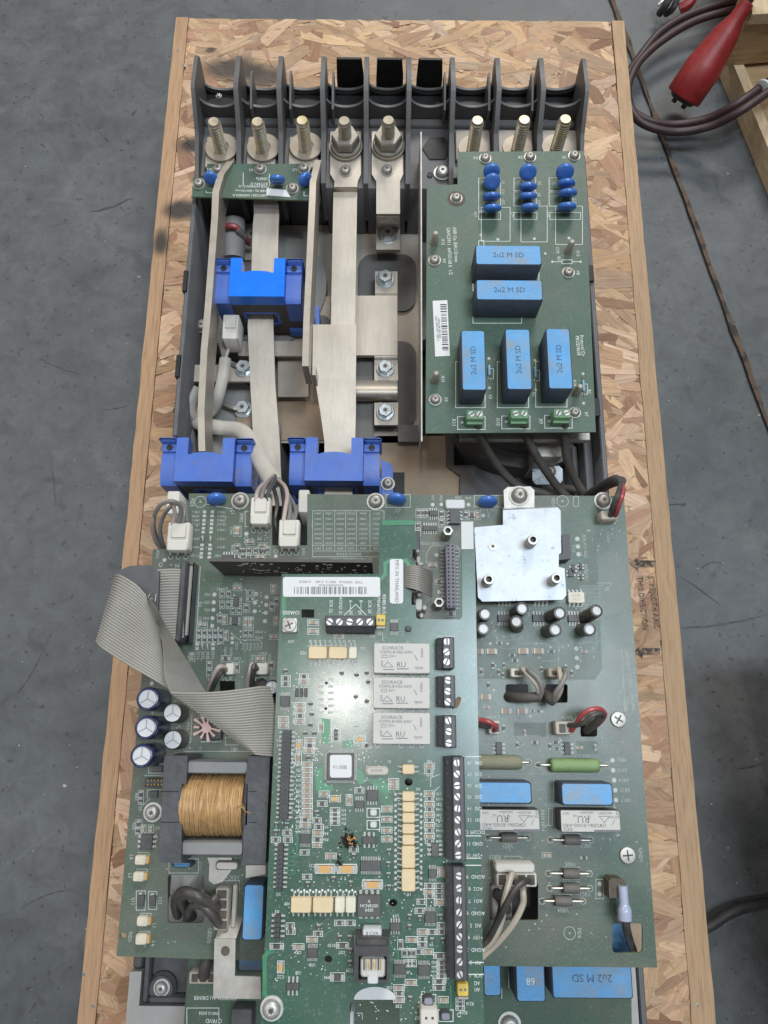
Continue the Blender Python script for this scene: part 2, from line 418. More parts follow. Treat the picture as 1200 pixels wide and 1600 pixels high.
    def dot(self, u, v, z, rpx, m=0, n=10, ring=0):
        c = P(u, v, z); r = rpx * mpp(u, v, z)
        if ring:
            r2 = r - ring * mpp(u, v, z)
            vv = [(c.x + q * math.cos(2 * math.pi * i / n), c.y + q * math.sin(2 * math.pi * i / n), z) for q in (r2, r) for i in range(n)]
            return self.add(vv, [(i, n + i, n + (i + 1) % n, (i + 1) % n) for i in range(n)], m)
        return self.add([(c.x + r * math.cos(2 * math.pi * i / n), c.y + r * math.sin(2 * math.pi * i / n), z) for i in range(n)], [tuple(range(n))], m)
    def mesh(self, name, mats, org=(0, 0, 0), sharp=38):
        me = bpy.data.meshes.new(name)
        me.from_pydata([(x - org[0], y - org[1], z - org[2]) for x, y, z in self.v], [], self.f)
        for m in mats: me.materials.append(MATS[m])
        me.polygons.foreach_set('material_index', self.m)
        me.polygons.foreach_set('use_smooth', [True] * len(self.f))
        me.update()
        me.set_sharp_from_angle(angle=rad(sharp))
        return me
    def build(self, name, mats, parent=None, label=None, kind=None, sharp=38):
        if isinstance(mats, str): mats = [mats]
        xs, ys, zs = zip(*self.v)
        org = ((min(xs) + max(xs)) / 2, (min(ys) + max(ys)) / 2, min(zs))
        o = bpy.data.objects.new(name, self.mesh(name, mats, org, sharp))
        return link(o, org, parent, label, kind)
def link(o, org, parent=None, label=None, kind=None):
    COL.objects.link(o)
    po = ORIGIN[parent.name] if parent else (0, 0, 0)
    o.location = (org[0] - po[0], org[1] - po[1], org[2] - po[2])
    o.parent = parent
    ORIGIN[o.name] = tuple(org)
    if label: o['label'] = label
    if kind: o['kind'] = kind
    return o
def empty(name, org, parent=None):
    o = bpy.data.objects.new(name, None)
    o.empty_display_size = .02
    return link(o, org, parent)
def thing(o, label, cat, group=None):
    o['label'], o['category'] = label, cat
    if group: o['group'] = group
    return o
def put(mesh, name, org, parent, s=1., rz=0., label=None):
    """a copy that shares its mesh"""
    o = bpy.data.objects.new(name, mesh)
    link(o, org, parent, label)
    o.scale = (s, s, s) if not isinstance(s, (tuple, list)) else s
    o.rotation_euler.z = rz
    return o

# shared small hardware, radius 1
def star(i, n): return 1.0 if i % 2 == 0 else .55
_t = MB().lathe([(1.28, 0), (1.28, .14), (1.0, .14)], n=24, m=0)
_t.lathe([(.98, .14), (1.0, .42), (.9, .72), (.62, .93), (.46, .97), (.44, .95)], n=24, m=0)
_t.lathe([(.40, .955), (.40, .962)], n=12, m=1, wob=star)
PAN = _t.mesh('pan_screw', ['screw_dull', 'screw_slot'])
PANB = _t.mesh('pan_screw_bright', ['screw_bright', 'screw_slot'])
_t = MB().lathe([(1.0, 0), (1.0, .22), (.93, .3), (.5, .34)], n=24, m=0)
for a in (0, 90):
    c, s = (.62, .10) if a == 0 else (.10, .62)
    _t.box(-c, -s, .3, c, s, .352, 1)
FLAT = _t.mesh('flat_screw', ['screw_dull', 'screw_slot'])
_t = MB().lathe([(1.3, 0), (1.3, .16), (1.22, .2), (1.22, .3), (1.0, .3)], n=24, m=0)
_t.lathe([(1.05, .3), (1.05, .95), (.93, 1.1), (.5, 1.1)], n=6, m=0)
_t.lathe([(.42, 1.1), (.42, 1.112)], n=12, m=1, wob=star)
HEXB = _t.mesh('hex_bolt', ['bolt_zinc', 'screw_slot'], sharp=25)
_t = MB()
for sgn in (1, -1):
    arc = [(.93 * math.cos(rad(a)), sgn * .93 * math.sin(rad(a))) for a in range(12, 169, 13)]
    _t.plate([(x, y if abs(y) > .15 else sgn * .15) for x, y in arc], .02, .3)
_t.lathe([(.97, 0), (.97, .08)], n=18, m=1)
TSCREW = _t.mesh('terminal_screw', ['screw_bright', 'screw_slot'])
# chip parts: body with two tinned ends, 1 long, .5 wide, .4 high
def chip(bodymat):
    t = MB().box(-.32, -.25, .02, .32, .25, .40, 0).box(-.5, -.25, 0, -.325, .25, .41, 1).box(.325, -.25, 0, .5, .25, .41, 1)
    t.box(-.62, -.22, 0, -.5, .22, .05, 1).box(.5, -.22, 0, .62, .22, .05, 1)
    return t.mesh('chip_part', [bodymat, 'pad_tin'])
CHIP_C, CHIP_R, CHIP_T = chip('chip_brown'), chip('chip_black'), chip('tantalum')
def screw(mesh, name, u, v, z, rpx, parent, label=None):
    p = P(u, v, z)
    return put(mesh, name, p, parent, rpx * mpp(u, v, z), random.uniform(0, 6), label)
# ================================================================ setting
FZ = -0.125
def floor_material():
    m = bpy.data.materials.new('concrete'); m.use_nodes = True
    nt = m.node_tree; b = nt.nodes['Principled BSDF']; L = nt.links.new
    geo = _n(nt, 'ShaderNodeNewGeometry'); pos = geo.outputs['Position']
    n1 = _n(nt, 'ShaderNodeTexNoise', Scale=5., Detail=10., Roughness=.68); L(pos, n1.inputs['Vector'])
    cr = _n(nt, 'ShaderNodeValToRGB'); L(n1.outputs['Fac'], cr.inputs[0])
    e = cr.color_ramp.elements
    e[0].position, e[0].color = .32, (.086, .093, .097, 1)
    e[1].position, e[1].color = .70, (.136, .144, .148, 1)
    n2 = _n(nt, 'ShaderNodeTexNoise', Scale=38., Detail=8., Roughness=.7, Distortion=.6); L(pos, n2.inputs['Vector'])
    m2 = _n(nt, 'ShaderNodeMapRange'); m2.inputs[1].default_value = .35; m2.inputs[2].default_value = .72; m2.inputs[3].default_value = .80; m2.inputs[4].default_value = 1.22
    L(n2.outputs['Fac'], m2.inputs[0])
    mu = _n(nt, 'ShaderNodeVectorMath', operation='SCALE'); L(cr.outputs[0], mu.inputs[0]); L(m2.outputs[0], mu.inputs['Scale'])
    # dark scuffs
    n3 = _n(nt, 'ShaderNodeTexNoise', Scale=16., Detail=5., Roughness=.5, Distortion=1.6); L(pos, n3.inputs['Vector'])
    m3 = _n(nt, 'ShaderNodeMapRange'); m3.inputs[1].default_value = .62; m3.inputs[2].default_value = .70; m3.inputs[4].default_value = .55
    L(n3.outputs['Fac'], m3.inputs[0])
    mx = nt.nodes.new('ShaderNodeMix'); mx.data_type = 'RGBA'; L(m3.outputs[0], mx.inputs[0]); L(mu.outputs[0], mx.inputs[6]); mx.inputs[7].default_value = (.06, .06, .058, 1)
    # pale dust
    n5 = _n(nt, 'ShaderNodeTexNoise', Scale=9., Detail=9., Roughness=.75); L(pos, n5.inputs['Vector'])
    m5 = _n(nt, 'ShaderNodeMapRange'); m5.inputs[1].default_value = .56; m5.inputs[2].default_value = .74; m5.inputs[4].default_value = .38
    L(n5.outputs['Fac'], m5.inputs[0])
    mx5 = nt.nodes.new('ShaderNodeMix'); mx5.data_type = 'RGBA'; L(m5.outputs[0], mx5.inputs[0]); L(mx.outputs[2], mx5.inputs[6]); mx5.inputs[7].default_value = (.24, .235, .22, 1)
    # pits
    vo = _n(nt, 'ShaderNodeTexNoise', Scale=150., Detail=1.); L(pos, vo.inputs['Vector'])
    m4 = _n(nt, 'ShaderNodeMapRange'); m4.inputs[1].default_value = .69; m4.inputs[2].default_value = .74; m4.inputs[4].default_value = .6
    L(vo.outputs['Fac'], m4.inputs[0])
    mx4 = nt.nodes.new('ShaderNodeMix'); mx4.data_type = 'RGBA'; L(m4.outputs[0], mx4.inputs[0]); L(mx5.outputs[2], mx4.inputs[6]); mx4.inputs[7].default_value = (.04, .04, .04, 1)
    L(mx4.outputs[2], b.inputs['Base Color'])
    rr = _n(nt, 'ShaderNodeMapRange'); rr.inputs[3].default_value = .38; rr.inputs[4].default_value = .68; L(n2.outputs['Fac'], rr.inputs[0]); L(rr.outputs[0], b.inputs['Roughness'])
    b.inputs['Specular IOR Level'].default_value = .4
    bp = _n(nt, 'ShaderNodeBump', Strength=.07, Distance=.002); L(n2.outputs['Fac'], bp.inputs['Height']); L(bp.outputs['Normal'], b.inputs['Normal'])
    MATS['concrete'] = m
floor_material()
MB().add([(-6, -6, FZ), (6, -6, FZ), (6, 8, FZ), (-6, 8, FZ)], [(0, 1, 2, 3)]).build('floor', 'concrete', kind='structure')
mat('joint_filler', (.12, .075, .048), .8, var=.35, scale=120, col2=(.035, .028, .024), c2scale=60, c2lo=.5, c2hi=.58)
j = MB()
a, b = P(950, -20, FZ + .004), P(1205, 672, FZ + .004)
dj = (b - a).normalized(); sj = Vector((-dj.y, dj.x, 0))
pts = []
N = 90
ext = (b - a).length
left, right = [], []
for i in range(N + 1):
    t = -0.4 + (ext + 1.2) * i / N
    w = .0030 + .0014 * math.sin(i * 1.7) * random.random() + random.uniform(-.0009, .0009)
    c = a + dj * t + sj * random.uniform(-.0008, .0008)
    left.append(c - sj * w); right.append(c + sj * w)
v = left + right
j.add(v, [(i, i + 1, N + 2 + i, N + 1 + i) for i in range(N)])
j.build('floor_joint', 'joint_filler', kind='structure')

# ---------------------------------------------------------------- OSB platform
def smudges(nt, geo, out):
    L = nt.links.new
    # black spray smudges where the photograph has them
    nz = _n(nt, 'ShaderNodeTexNoise', Scale=34., Detail=5.); L(geo.outputs['Position'], nz.inputs['Vector'])
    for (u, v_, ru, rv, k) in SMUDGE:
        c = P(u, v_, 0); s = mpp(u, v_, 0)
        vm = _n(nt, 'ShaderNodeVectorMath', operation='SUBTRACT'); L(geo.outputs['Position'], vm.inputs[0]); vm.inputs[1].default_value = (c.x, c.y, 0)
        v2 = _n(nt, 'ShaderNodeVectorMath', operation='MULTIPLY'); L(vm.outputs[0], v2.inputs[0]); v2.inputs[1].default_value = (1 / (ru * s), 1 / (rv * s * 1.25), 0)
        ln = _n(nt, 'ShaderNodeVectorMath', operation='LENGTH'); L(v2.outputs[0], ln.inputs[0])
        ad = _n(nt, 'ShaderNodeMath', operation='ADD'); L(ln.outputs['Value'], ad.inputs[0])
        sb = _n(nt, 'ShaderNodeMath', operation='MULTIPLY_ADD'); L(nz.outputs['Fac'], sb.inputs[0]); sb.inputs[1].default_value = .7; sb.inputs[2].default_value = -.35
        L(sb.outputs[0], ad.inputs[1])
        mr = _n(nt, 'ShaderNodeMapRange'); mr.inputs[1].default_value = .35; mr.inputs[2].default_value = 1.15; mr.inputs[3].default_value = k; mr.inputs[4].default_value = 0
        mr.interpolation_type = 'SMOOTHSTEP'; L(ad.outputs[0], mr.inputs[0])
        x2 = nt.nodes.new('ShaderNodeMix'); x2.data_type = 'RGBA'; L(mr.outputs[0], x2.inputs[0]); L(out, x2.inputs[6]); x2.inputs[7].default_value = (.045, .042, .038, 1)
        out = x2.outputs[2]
    return out
def osb_material():
    m = bpy.data.materials.new('osb'); m.use_nodes = True
    nt = m.node_tree; b = nt.nodes['Principled BSDF']; L = nt.links.new
    at = _n(nt, 'ShaderNodeAttribute', attribute_name='strand'); uv = _n(nt, 'ShaderNodeUVMap')
    mp = _n(nt, 'ShaderNodeMapping'); mp.inputs['Scale'].default_value = (28, 420, 1); L(uv.outputs[0], mp.inputs['Vector'])
    n1 = _n(nt, 'ShaderNodeTexNoise', Scale=1., Detail=6., Roughness=.65, Distortion=.4); L(mp.outputs[0], n1.inputs['Vector'])
    m1 = _n(nt, 'ShaderNodeMapRange'); m1.inputs[1].default_value = .25; m1.inputs[2].default_value = .75; m1.inputs[3].default_value = .60; m1.inputs[4].default_value = 1.20
    L(n1.outputs['Fac'], m1.inputs[0])
    sc = _n(nt, 'ShaderNodeVectorMath', operation='SCALE'); L(at.outputs['Color'], sc.inputs[0]); L(m1.outputs[0], sc.inputs['Scale'])
    geo = _n(nt, 'ShaderNodeNewGeometry')
    # dark flecks of bark
    n2 = _n(nt, 'ShaderNodeTexNoise', Scale=1., Detail=7., Roughness=.7)
    mp2 = _n(nt, 'ShaderNodeMapping'); mp2.inputs['Scale'].default_value = (60, 150, 60); L(geo.outputs['Position'], mp2.inputs['Vector']); L(mp2.outputs[0], n2.inputs['Vector'])
    m2 = _n(nt, 'ShaderNodeMapRange'); m2.inputs[1].default_value = .58; m2.inputs[2].default_value = .68; m2.inputs[4].default_value = .8; L(n2.outputs['Fac'], m2.inputs[0])
    mx = nt.nodes.new('ShaderNodeMix'); mx.data_type = 'RGBA'; L(m2.outputs[0], mx.inputs[0]); L(sc.outputs[0], mx.inputs[6]); mx.inputs[7].default_value = (.15, .085, .05, 1)
    ng = _n(nt, 'ShaderNodeTexNoise', Scale=11., Detail=8., Roughness=.7); L(geo.outputs['Position'], ng.inputs['Vector'])
    mg = _n(nt, 'ShaderNodeMapRange'); mg.inputs[1].default_value = .42; mg.inputs[2].default_value = .72; mg.inputs[4].default_value = .42; L(ng.outputs['Fac'], mg.inputs[0])
    xg = nt.nodes.new('ShaderNodeMix'); xg.data_type = 'RGBA'; L(mg.outputs[0], xg.inputs[0]); L(mx.outputs[2], xg.inputs[6]); xg.inputs[7].default_value = (.27, .17, .105, 1)
    out = xg.outputs[2]
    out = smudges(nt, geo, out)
    L(out, b.inputs['Base Color'])
    b.inputs['Roughness'].default_value = .62
    b.inputs['Specular IOR Level'].default_value = .3
    bp = _n(nt, 'ShaderNodeBump', Strength=.35, Distance=.0008); L(n1.outputs['Fac'], bp.inputs['Height']); L(bp.outputs['Normal'], b.inputs['Normal'])
    MATS['osb'] = m
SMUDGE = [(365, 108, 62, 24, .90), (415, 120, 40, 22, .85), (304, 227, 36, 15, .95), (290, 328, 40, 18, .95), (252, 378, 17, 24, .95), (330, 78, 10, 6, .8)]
osb_material()
def wood(name, col, col2, sc):
    m = mat(name, col, .62, var=.16, scale=1., stretch=sc, col2=col2, c2scale=1.6, c2lo=.52, c2hi=.68, bump=.3, bscale=1.2, spec=.3, rvar=.05)
    return m
wood('strip_wood', (.46, .285, .165), (.35, .205, .115), (420, 22, 120))
def strip_smudge():
    nt = MATS['strip_wood'].node_tree; b = nt.nodes['Principled BSDF']
    src = b.inputs['Base Color'].links[0].from_socket
    geo = [n for n in nt.nodes if n.bl_idname == 'ShaderNodeNewGeometry'][0]
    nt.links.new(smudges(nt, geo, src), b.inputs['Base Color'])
strip_smudge()
wood('strip_wood_light', (.46, .305, .18), (.35, .215, .125), (420, 22, 120))
wood('pine', (.50, .345, .185), (.40, .255, .125), (16, 150, 150))
wood('pine_light', (.66, .50, .31), (.55, .39, .22), (150, 16, 150))

X0, X1, Y0, Y1 = -.2415, .2685, -.30, .770
SW = .0142
osb = empty('osb_platform', ((X0 + X1) / 2, (Y0 + Y1) / 2, FZ))
thing(osb, 'strand board panel edged with wooden strips under the opened circuit unit', 'wooden platform')
q = MB().box(X0 + SW + .0005, Y0, -.014, X1 - SW - .0005, Y1, -.0015).build('panel_core', 'strip_wood_light', osb)
def strip(x0, x1, mt, taper=0):
    t = MB(); n = 60
    pa, pb = [], []
    for i in range(n + 1):
        y = Y0 + (Y1 - Y0) * i / n
        pa.append((x0 - taper * (1 - i / n) + random.uniform(-.0005, .0005), y)); pb.append((x1 + random.uniform(-.0004, .0004), y))
    t.plate(pa + pb[::-1], FZ + .002, 0.0010)
    t.build('edge_strip', mt, osb)
strip(X0, X0 + SW, 'strip_wood')
strip(X1 - .0132, X1, 'strip_wood_light', .0065)
MB().cbox(X0 + SW, Y1 - .018, FZ + .002, X1 - SW, Y1 - .0006, -.0145).build('end_board', 'strip_wood', osb)

def strands():
    V, F, C, U = [], [], [], []
    rnd = random.Random(21)
    pal = [(.56, .385, .23), (.61, .43, .265), (.50, .325, .185), (.64, .475, .31), (.54, .36, .205), (.40, .235, .14), (.33, .185, .11), (.47, .295, .175), (.58, .405, .245)]
    wts = [5, 4, 5, 3, 5, 3, 1.8, 4, 4]
    n = 0
    while n < 5200:
        x = rnd.uniform(X0 + SW, X1 - SW); y = rnd.uniform(Y0, Y1)
        if -.118 < x < .128 and -.13 < y < .41: continue
        n += 1
        Ln = rnd.uniform(.025, .086); W = rnd.uniform(.006, .025)
        a = rnd.gauss(0, .42) if rnd.random() < .72 else rnd.uniform(0, math.pi)
        if rnd.random() < .22: Ln *= .45; W *= .4
        ca, sa = math.cos(a), math.sin(a)
        k = [(-Ln / 2, -W / 2 * rnd.uniform(.5, 1)), (0, -W / 2 * rnd.uniform(.85, 1.1)), (Ln / 2, -W / 2 * rnd.uniform(.4, 1)), (Ln / 2 * rnd.uniform(.95, 1.15), W * rnd.uniform(-.2, .2)),
             (Ln / 2 * rnd.uniform(.8, 1), W / 2 * rnd.uniform(.5, 1)), (rnd.uniform(-.2, .2) * Ln, W / 2 * rnd.uniform(.85, 1.1)), (-Ln / 2 * rnd.uniform(.85, 1.05), W / 2 * rnd.uniform(.4, 1)), (-Ln / 2 * rnd.uniform(.98, 1.12), 0)]
        z = n / 5200 * .0012 - .0011
        tx, ty = rnd.uniform(-.008, .008), rnd.uniform(-.022, .022)
        c = rnd.choices(pal, wts)[0]; f = rnd.uniform(.74, 1.30); c = (c[0] * f, c[1] * f * .96, c[2] * f * rnd.uniform(.90, 1.08))
        o = len(V); ou, ov = rnd.uniform(0, 50), rnd.uniform(0, 50)
        pts = []
        for px_, py_ in k:
            X = x + px_ * ca - py_ * sa; Y = y + px_ * sa + py_ * ca
            X = min(max(X, X0 + SW + .0004), X1 - SW - .0004); Y = min(max(Y, Y0), Y1 - .0003)
            V.append((X, Y, z + px_ * tx + py_ * ty)); U.append((ou + px_, ov + py_)); C.append((*c, 1))
        F.append(tuple(range(o, o + 8)))
    me = bpy.data.meshes.new('wood_strands')
    me.from_pydata([(a_ - ORIGIN[osb.name][0], b_ - ORIGIN[osb.name][1], c_) for a_, b_, c_ in V], [], F)
    me.materials.append(MATS['osb'])
    ca_ = me.color_attributes.new('strand', 'FLOAT_COLOR', 'POINT')
    ca_.data.foreach_set('color', [x for c in C for x in c])
    ul = me.uv_layers.new(name='uv')
    ul.data.foreach_set('uv', [x for f in F for i in f for x in U[i]])
    me.update()
    o = bpy.data.objects.new('wood_strands', me)
    link(o, (ORIGIN[osb.name][0], ORIGIN[osb.name][1], 0), osb, kind='stuff')
strands()
# stencilled arrows and lettering
mat('stencil', (.045, .038, .034), .75, var=.4, scale=500, col2=(.30, .19, .12), c2scale=260, c2lo=.47, c2hi=.56)
ZS = .0011
k = MB()
k.text('THIS DIRECTION', 1004, 942, ZS, 9, -88, wid=.86); k.text('STRENGTH AXIS', 1022, 940, ZS, 9, -88, wid=.86)
for (u, v) in ((985, 881), (991, 1018)):
    k.pplate([(u - 0, v), (u + 11, v - 11), (u + 13, v - 6), (u + 40, v - 5), (u + 40, v + 4), (u + 14, v + 4), (u + 13, v + 10)], ZS, ZS - .0001)
k.build('stencil_print', 'stencil', osb)
for (u, v) in ((146, 1571), (132, 1522), (287, 103), (279, 80), (1090, 1570)):
    screw(FLAT, 'nail_head', u, v, .0006, 3.2, osb)

# ---------------------------------------------------------------- pine crate at the right edge
crate = empty('pine_crate', tuple(P(1190, 180, FZ)))
thing(crate, 'raw pine crate corner on the floor beside the red plug', 'wooden crate')
def sheet(name, pts, th, mt):
    t = MB(); t.prism([P(*p) for p in pts], (0, 0, -th)); t.build(name, mt, crate)
def up(name, pts, z0, z1, mt):
    t = MB(); t.plate([P(u, v, z0)[:2] for u, v in pts], z0, z1); fix_(t.build(name, mt, crate))
def fix_(o):
    bm = bmesh.new(); bm.from_mesh(o.data); bmesh.ops.recalc_face_normals(bm, faces=bm.faces); bm.to_mesh(o.data); bm.free(); return o
up('lower_rail', [(1121, 112), (1136, 110), (1262, 424), (1248, 424)], FZ + .001, -.092, 'pine_light')
up('lower_board', [(1138, 109), (1420, 88), (1420, 424), (1264, 424)], FZ + .001, -.098, 'pine')
up('upper_box', [(1131, 103), (1420, 78), (1420, -70), (1172, -70), (1146, 20)], -.0915, -.030, 'pine')
q = P(1131, 103, -.0915)
t = MB(); zt_ = -.016
t.plate([(q.x + .001, q.y - .002), (q.x + .32, q.y + .02), (q.x + .32, q.y + .25), (q.x + .018, q.y + .25)], -.0298, zt_); fix_(t.build('top_board', 'pine_light', crate))
# ---------------------------------------------------------------- red plug, cable, clamp, black cable
mat('plug_red', (.27, .018, .018), .42, var=.18, scale=120, dust=.12, dustcol=(.25, .06, .05), bump=.35, bscale=900)
mat('plug_dark', (.018, .018, .018), .5, dust=.1)
mat('cable_maroon', (.042, .019, .021), .5, var=.2, scale=150, dust=.18, dustcol=(.11, .08, .075))
mat('cable_black', (.014, .014, .015), .55, var=.2, dust=.12)
pa, pb = P(1069, 150, -.094), P(1168, 4, -.012)
ax = (pb - pa); Lp = ax.length
plug = empty('red_plug', (pa.x, pa.y, FZ))
thing(plug, 'red tapered rubber cable plug lying on the concrete floor inside the cable loop', 'plug')
s = mpp(1069, 152, -.092)
t = MB().lathe([(24 * s, .001), (27 * s, -.002), (28.5 * s, 0), (28.3 * s, Lp * .34), (27.4 * s, Lp * .35), (19.5 * s, Lp * .69), (18.3 * s, Lp * .71), (11.8 * s, Lp * .84), (10.3 * s, Lp * 1.0), (8 * s, Lp * 1.01)], pa, 32, axis=ax)
t.build('boot', 'plug_red', plug)
d = ax.normalized()
t = MB().lathe([(16 * s, -.007), (18 * s, -.006), (22 * s, -.0026), (24 * s, -.0022)], pa, 24, axis=ax)
t.build('socket', 'plug_dark', plug)
for sg in (-1, 1):
    sd = d.cross(Vector((0, 0, 1))).normalized()
    t = MB().lathe([(3.5 * s, -.012), (4 * s, -.011), (4 * s, -.005)], pa + sd * (9 * s * sg) , 12, axis=ax); t.build('contact_pin', 'plug_dark', plug)
t = MB().tube([pb - d * .004, pb + d * .03, pb + d * .06 + Vector((.01, 0, .01)), pb + d * .12 + Vector((.03, 0, .0))], .0052, 10); t.build('cord_tail', 'cable_black', plug)
cz = FZ + .030
def loop(off, z):
    c = [(1330, -40), (1230, -8), (1150, 8), (1085, 26), (1035, 55), (1000, 92), (982, 122), (978, 150), (990, 178), (1020, 195), (1060, 200), (1110, 190), (1155, 167), (1200, 136), (1270, 85), (1340, 40)]
    return [P(u + off * 3.0 * (1 if v > 120 else .9), v + off * (5.5 if i not in (5, 6, 7) else 0), z + (.034 if i > 11 else .012 if i == 11 else 0) + .003 * math.sin(i)) for i, (u, v) in enumerate(c)]
cable = empty('maroon_cable', tuple(P(1060, 150, FZ)))
thing(cable, 'coiled dark maroon double cable looped between panel and pine crate', 'cable')
for off in (-1, 1.1):
    MB().tube(loop(off, cz + (.006 if off > 0 else 0)), .0049, 10).build('strand_loop', 'cable_maroon', cable)
zt = P(1193, 139, cz + .037)
dd = (P(1200, 135, cz) - P(1186, 145, cz)).normalized()
MB().lathe([(.0105, -.0016), (.0112, -.0012), (.0112, .0012), (.0105, .0016)], zt, 16, axis=dd).build('cable_tie', 'label_grey', cable)
blk = thing(MB().ptube([(1060, 1470, -.108), (1108, 1447, -.106), (1140, 1427, -.104), (1180, 1414, -.106), (1260, 1400, -.110)], 8.6, 10).build('black_cord', 'cable_black'),
            'short length of black cord crossing the floor right of the panel', 'cord')
cl = empty('spring_clamp', tuple(P(1045, 8, FZ)))
thing(cl, 'black clamp with red grip cut off by the top edge of the picture', 'clamp')
t = MB(); t.ptube([(1030, 22, -.112), (1040, 8, -.098), (1052, -14, -.09)], 5.5, 8); t.build('jaw', 'plug_dark', cl)
t = MB(); t.ptube([(1040, 22, -.116), (1052, 12, -.104), (1062, -14, -.1)], 5, 8); t.build('jaw', 'plug_dark', cl)
t = MB(); t.ptube([(1062, 14, -.112), (1078, 4, -.106), (1090, -20, -.1)], 8, 8); t.build('grip', 'plug_red', cl)
t = MB(); t.ptube([(1028, 8, -.104), (1037, -1, -.1), (1044, -12, -.1)], 3, 8); t.build('spring', 'screw_bright', cl)
# small litter on the floor
g = MB(); rg = random.Random(3)
for (u, v, r) in [(217, 433, 4), (101, 1228, 4), (30, 1165, 2), (1070, 371, 2.5), (1187, 649, 3), (1137, 271, 3), (52, 1330, 2), (1112, 1256, 2), (1138, 1325, 3), (40, 260, 2), (153, 96, 2.5)] + [(rg.uniform(0, 230), rg.uniform(50, 1600), rg.uniform(.8, 1.6)) for _ in range(40)] + [(rg.uniform(1010, 1200), rg.uniform(250, 1600), rg.uniform(.8, 1.6)) for _ in range(50)]:
    c = P(u, v, FZ + .0002); s = mpp(u, v, FZ) * r
    g.add([(c.x + s * rg.uniform(.5, 1.1) * math.cos(a_), c.y + s * rg.uniform(.3, .9) * math.sin(a_), FZ + .0002) for a_ in (0, 1.3, 2.4, 3.6, 5)] + [(c.x, c.y, FZ + s * .6)], [(0, 1, 5), (1, 2, 5), (2, 3, 5), (3, 4, 5), (4, 0, 5)])
mat('grit', (.42, .39, .32), .8, var=.4, scale=90)
go = g.build('floor_grit', 'grit', kind='stuff'); go['label'] = 'scattered pale wood chips and grit on the concrete'; go['category'] = 'debris'

# unseen slab added right of the view to cast the dark floor shadow
bw = [P(1112, 1042, FZ), P(1188, 1420, FZ), P(1250, 1760, FZ)]
mat('blocker_dark', (.05, .05, .055), .5)
far = [(1.1, bw[2].y), (1.1, .75), (.56, .75), (.47, bw[0].y + .012)]
t = MB()
top = [(p.x + .000, p.y + .012, .100) for p in bw] + [(x, y, .100) for x, y in far]
bot = [(p.x + .013, p.y + .012, .000) for p in bw] + [(x, y, .000) for x, y in far]
t.add(top + bot, [tuple(range(7)), tuple(range(7, 14))] + [(i, (i + 1) % 7, 7 + (i + 1) % 7, 7 + i) for i in range(7)])
t.box(.62, -.45, .1002, 1.1, .75, .55)  # taller block, added to dim the right side
blocker = fix_(t.build('shadow_blocker', 'blocker_dark', kind='structure'))

sc_ = MB(); rs_ = random.Random(12)
def scuff(pts, w):
    q = [P(u, v, FZ + .0006) for u, v in pts]; n = len(q); L_, R_ = [], []
    for i, p in enumerate(q):
        d = (q[min(i + 1, n - 1)] - q[max(i - 1, 0)]).normalized(); sd = Vector((-d.y, d.x, 0)) * (w * mpp(*pts[i], FZ) * (math.sin(math.pi * (i + .15) / (n - .7)) * .5 + .05) * rs_.uniform(.5, 1.2))
        L_.append(p - sd); R_.append(p + sd)
    sc_.add(L_ + R_, [(i, i + 1, n + i + 1, n + i) for i in range(n - 1)])
def arcs(u0, v0, u1, v1, b, n=12): return [(u0 + (u1 - u0) * i / n + b * math.sin(math.pi * i / n) * .3 + rs_.uniform(-.6, .6), v0 + (v1 - v0) * i / n + b * math.sin(math.pi * i / n) + rs_.uniform(-.6, .6)) for i in range(n + 1)]
for a in [(140, 331, 204, 309, 3, 4), (1062, 981, 1196, 961, 4, 4), (1065, 790, 1072, 787, 0, 3), (1058, 898, 1125, 945, -3, 1.6), (1095, 890, 1130, 880, -6, 1.6), (155, 205, 172, 222, 1, 3), (205, 180, 214, 170, 0, 3), (1045, 788, 1068, 787, 0, 3), (60, 560, 130, 585, 3, 1.2), (20, 1090, 70, 1010, 6, 1.5), (1150, 1200, 1195, 1190, 3, 1.5), (80, 720, 86, 790, 4, 1.2), (160, 640, 200, 632, 2, 1.4), (30, 1420, 110, 1390, -5, 1.3)]: scuff(arcs(*a[:5]), a[5])
mat('scuff', (.045, .046, .047), .6, var=.3, scale=200, col2=(.09, .092, .092), c2scale=160, c2lo=.42, c2hi=.55)
sc_.build('floor_scuffs', 'scuff', kind='structure')
# ================================================================ the opened drive
drive = empty('drive_unit', (0, .13, 0))
thing(drive, 'opened industrial motor drive with bare circuit boards lying on the strand board panel', 'motor drive')

def solve_z(x, y, v, lo=.05, hi=.30):
    def pv(z):
        q = CAM_R.transposed() @ (Vector((x, y, z)) - Vector((0, 0, CAM_H)))
        return 800 - FPX * q.y / -q.z
    for _ in range(40):
        mid = (lo + hi) / 2
        if pv(mid) > v: lo = mid
        else: hi = mid
    return (lo + hi) / 2
def slab(pairs, th, n_mid=0):
    """strip of metal: pairs of left / right edge points (u, v, z), th thick downwards"""
    t = MB()
    Lp = [P(*a) for a, b in pairs]; Rp = [P(*b) for a, b in pairs]
    n = len(pairs)
    v = Lp + Rp + [p - Vector((0, 0, th)) for p in Lp] + [p - Vector((0, 0, th)) for p in Rp]
    f = []
    for i in range(n - 1):
        f += [(i + 1, n + i + 1, n + i, i)[::-1], (2 * n + i, 3 * n + i, 3 * n + i + 1, 2 * n + i + 1)[::-1], (i, 2 * n + i, 2 * n + i + 1, i + 1), (n + i, n + i + 1, 3 * n + i + 1, 3 * n + i)]
    f += [(0, n, 3 * n, 2 * n), (n - 1, 3 * n - 1, 4 * n - 1, 2 * n - 1)]
    t.add(v, f)
    bm_fix.append(t)
    return t
bm_fix = []
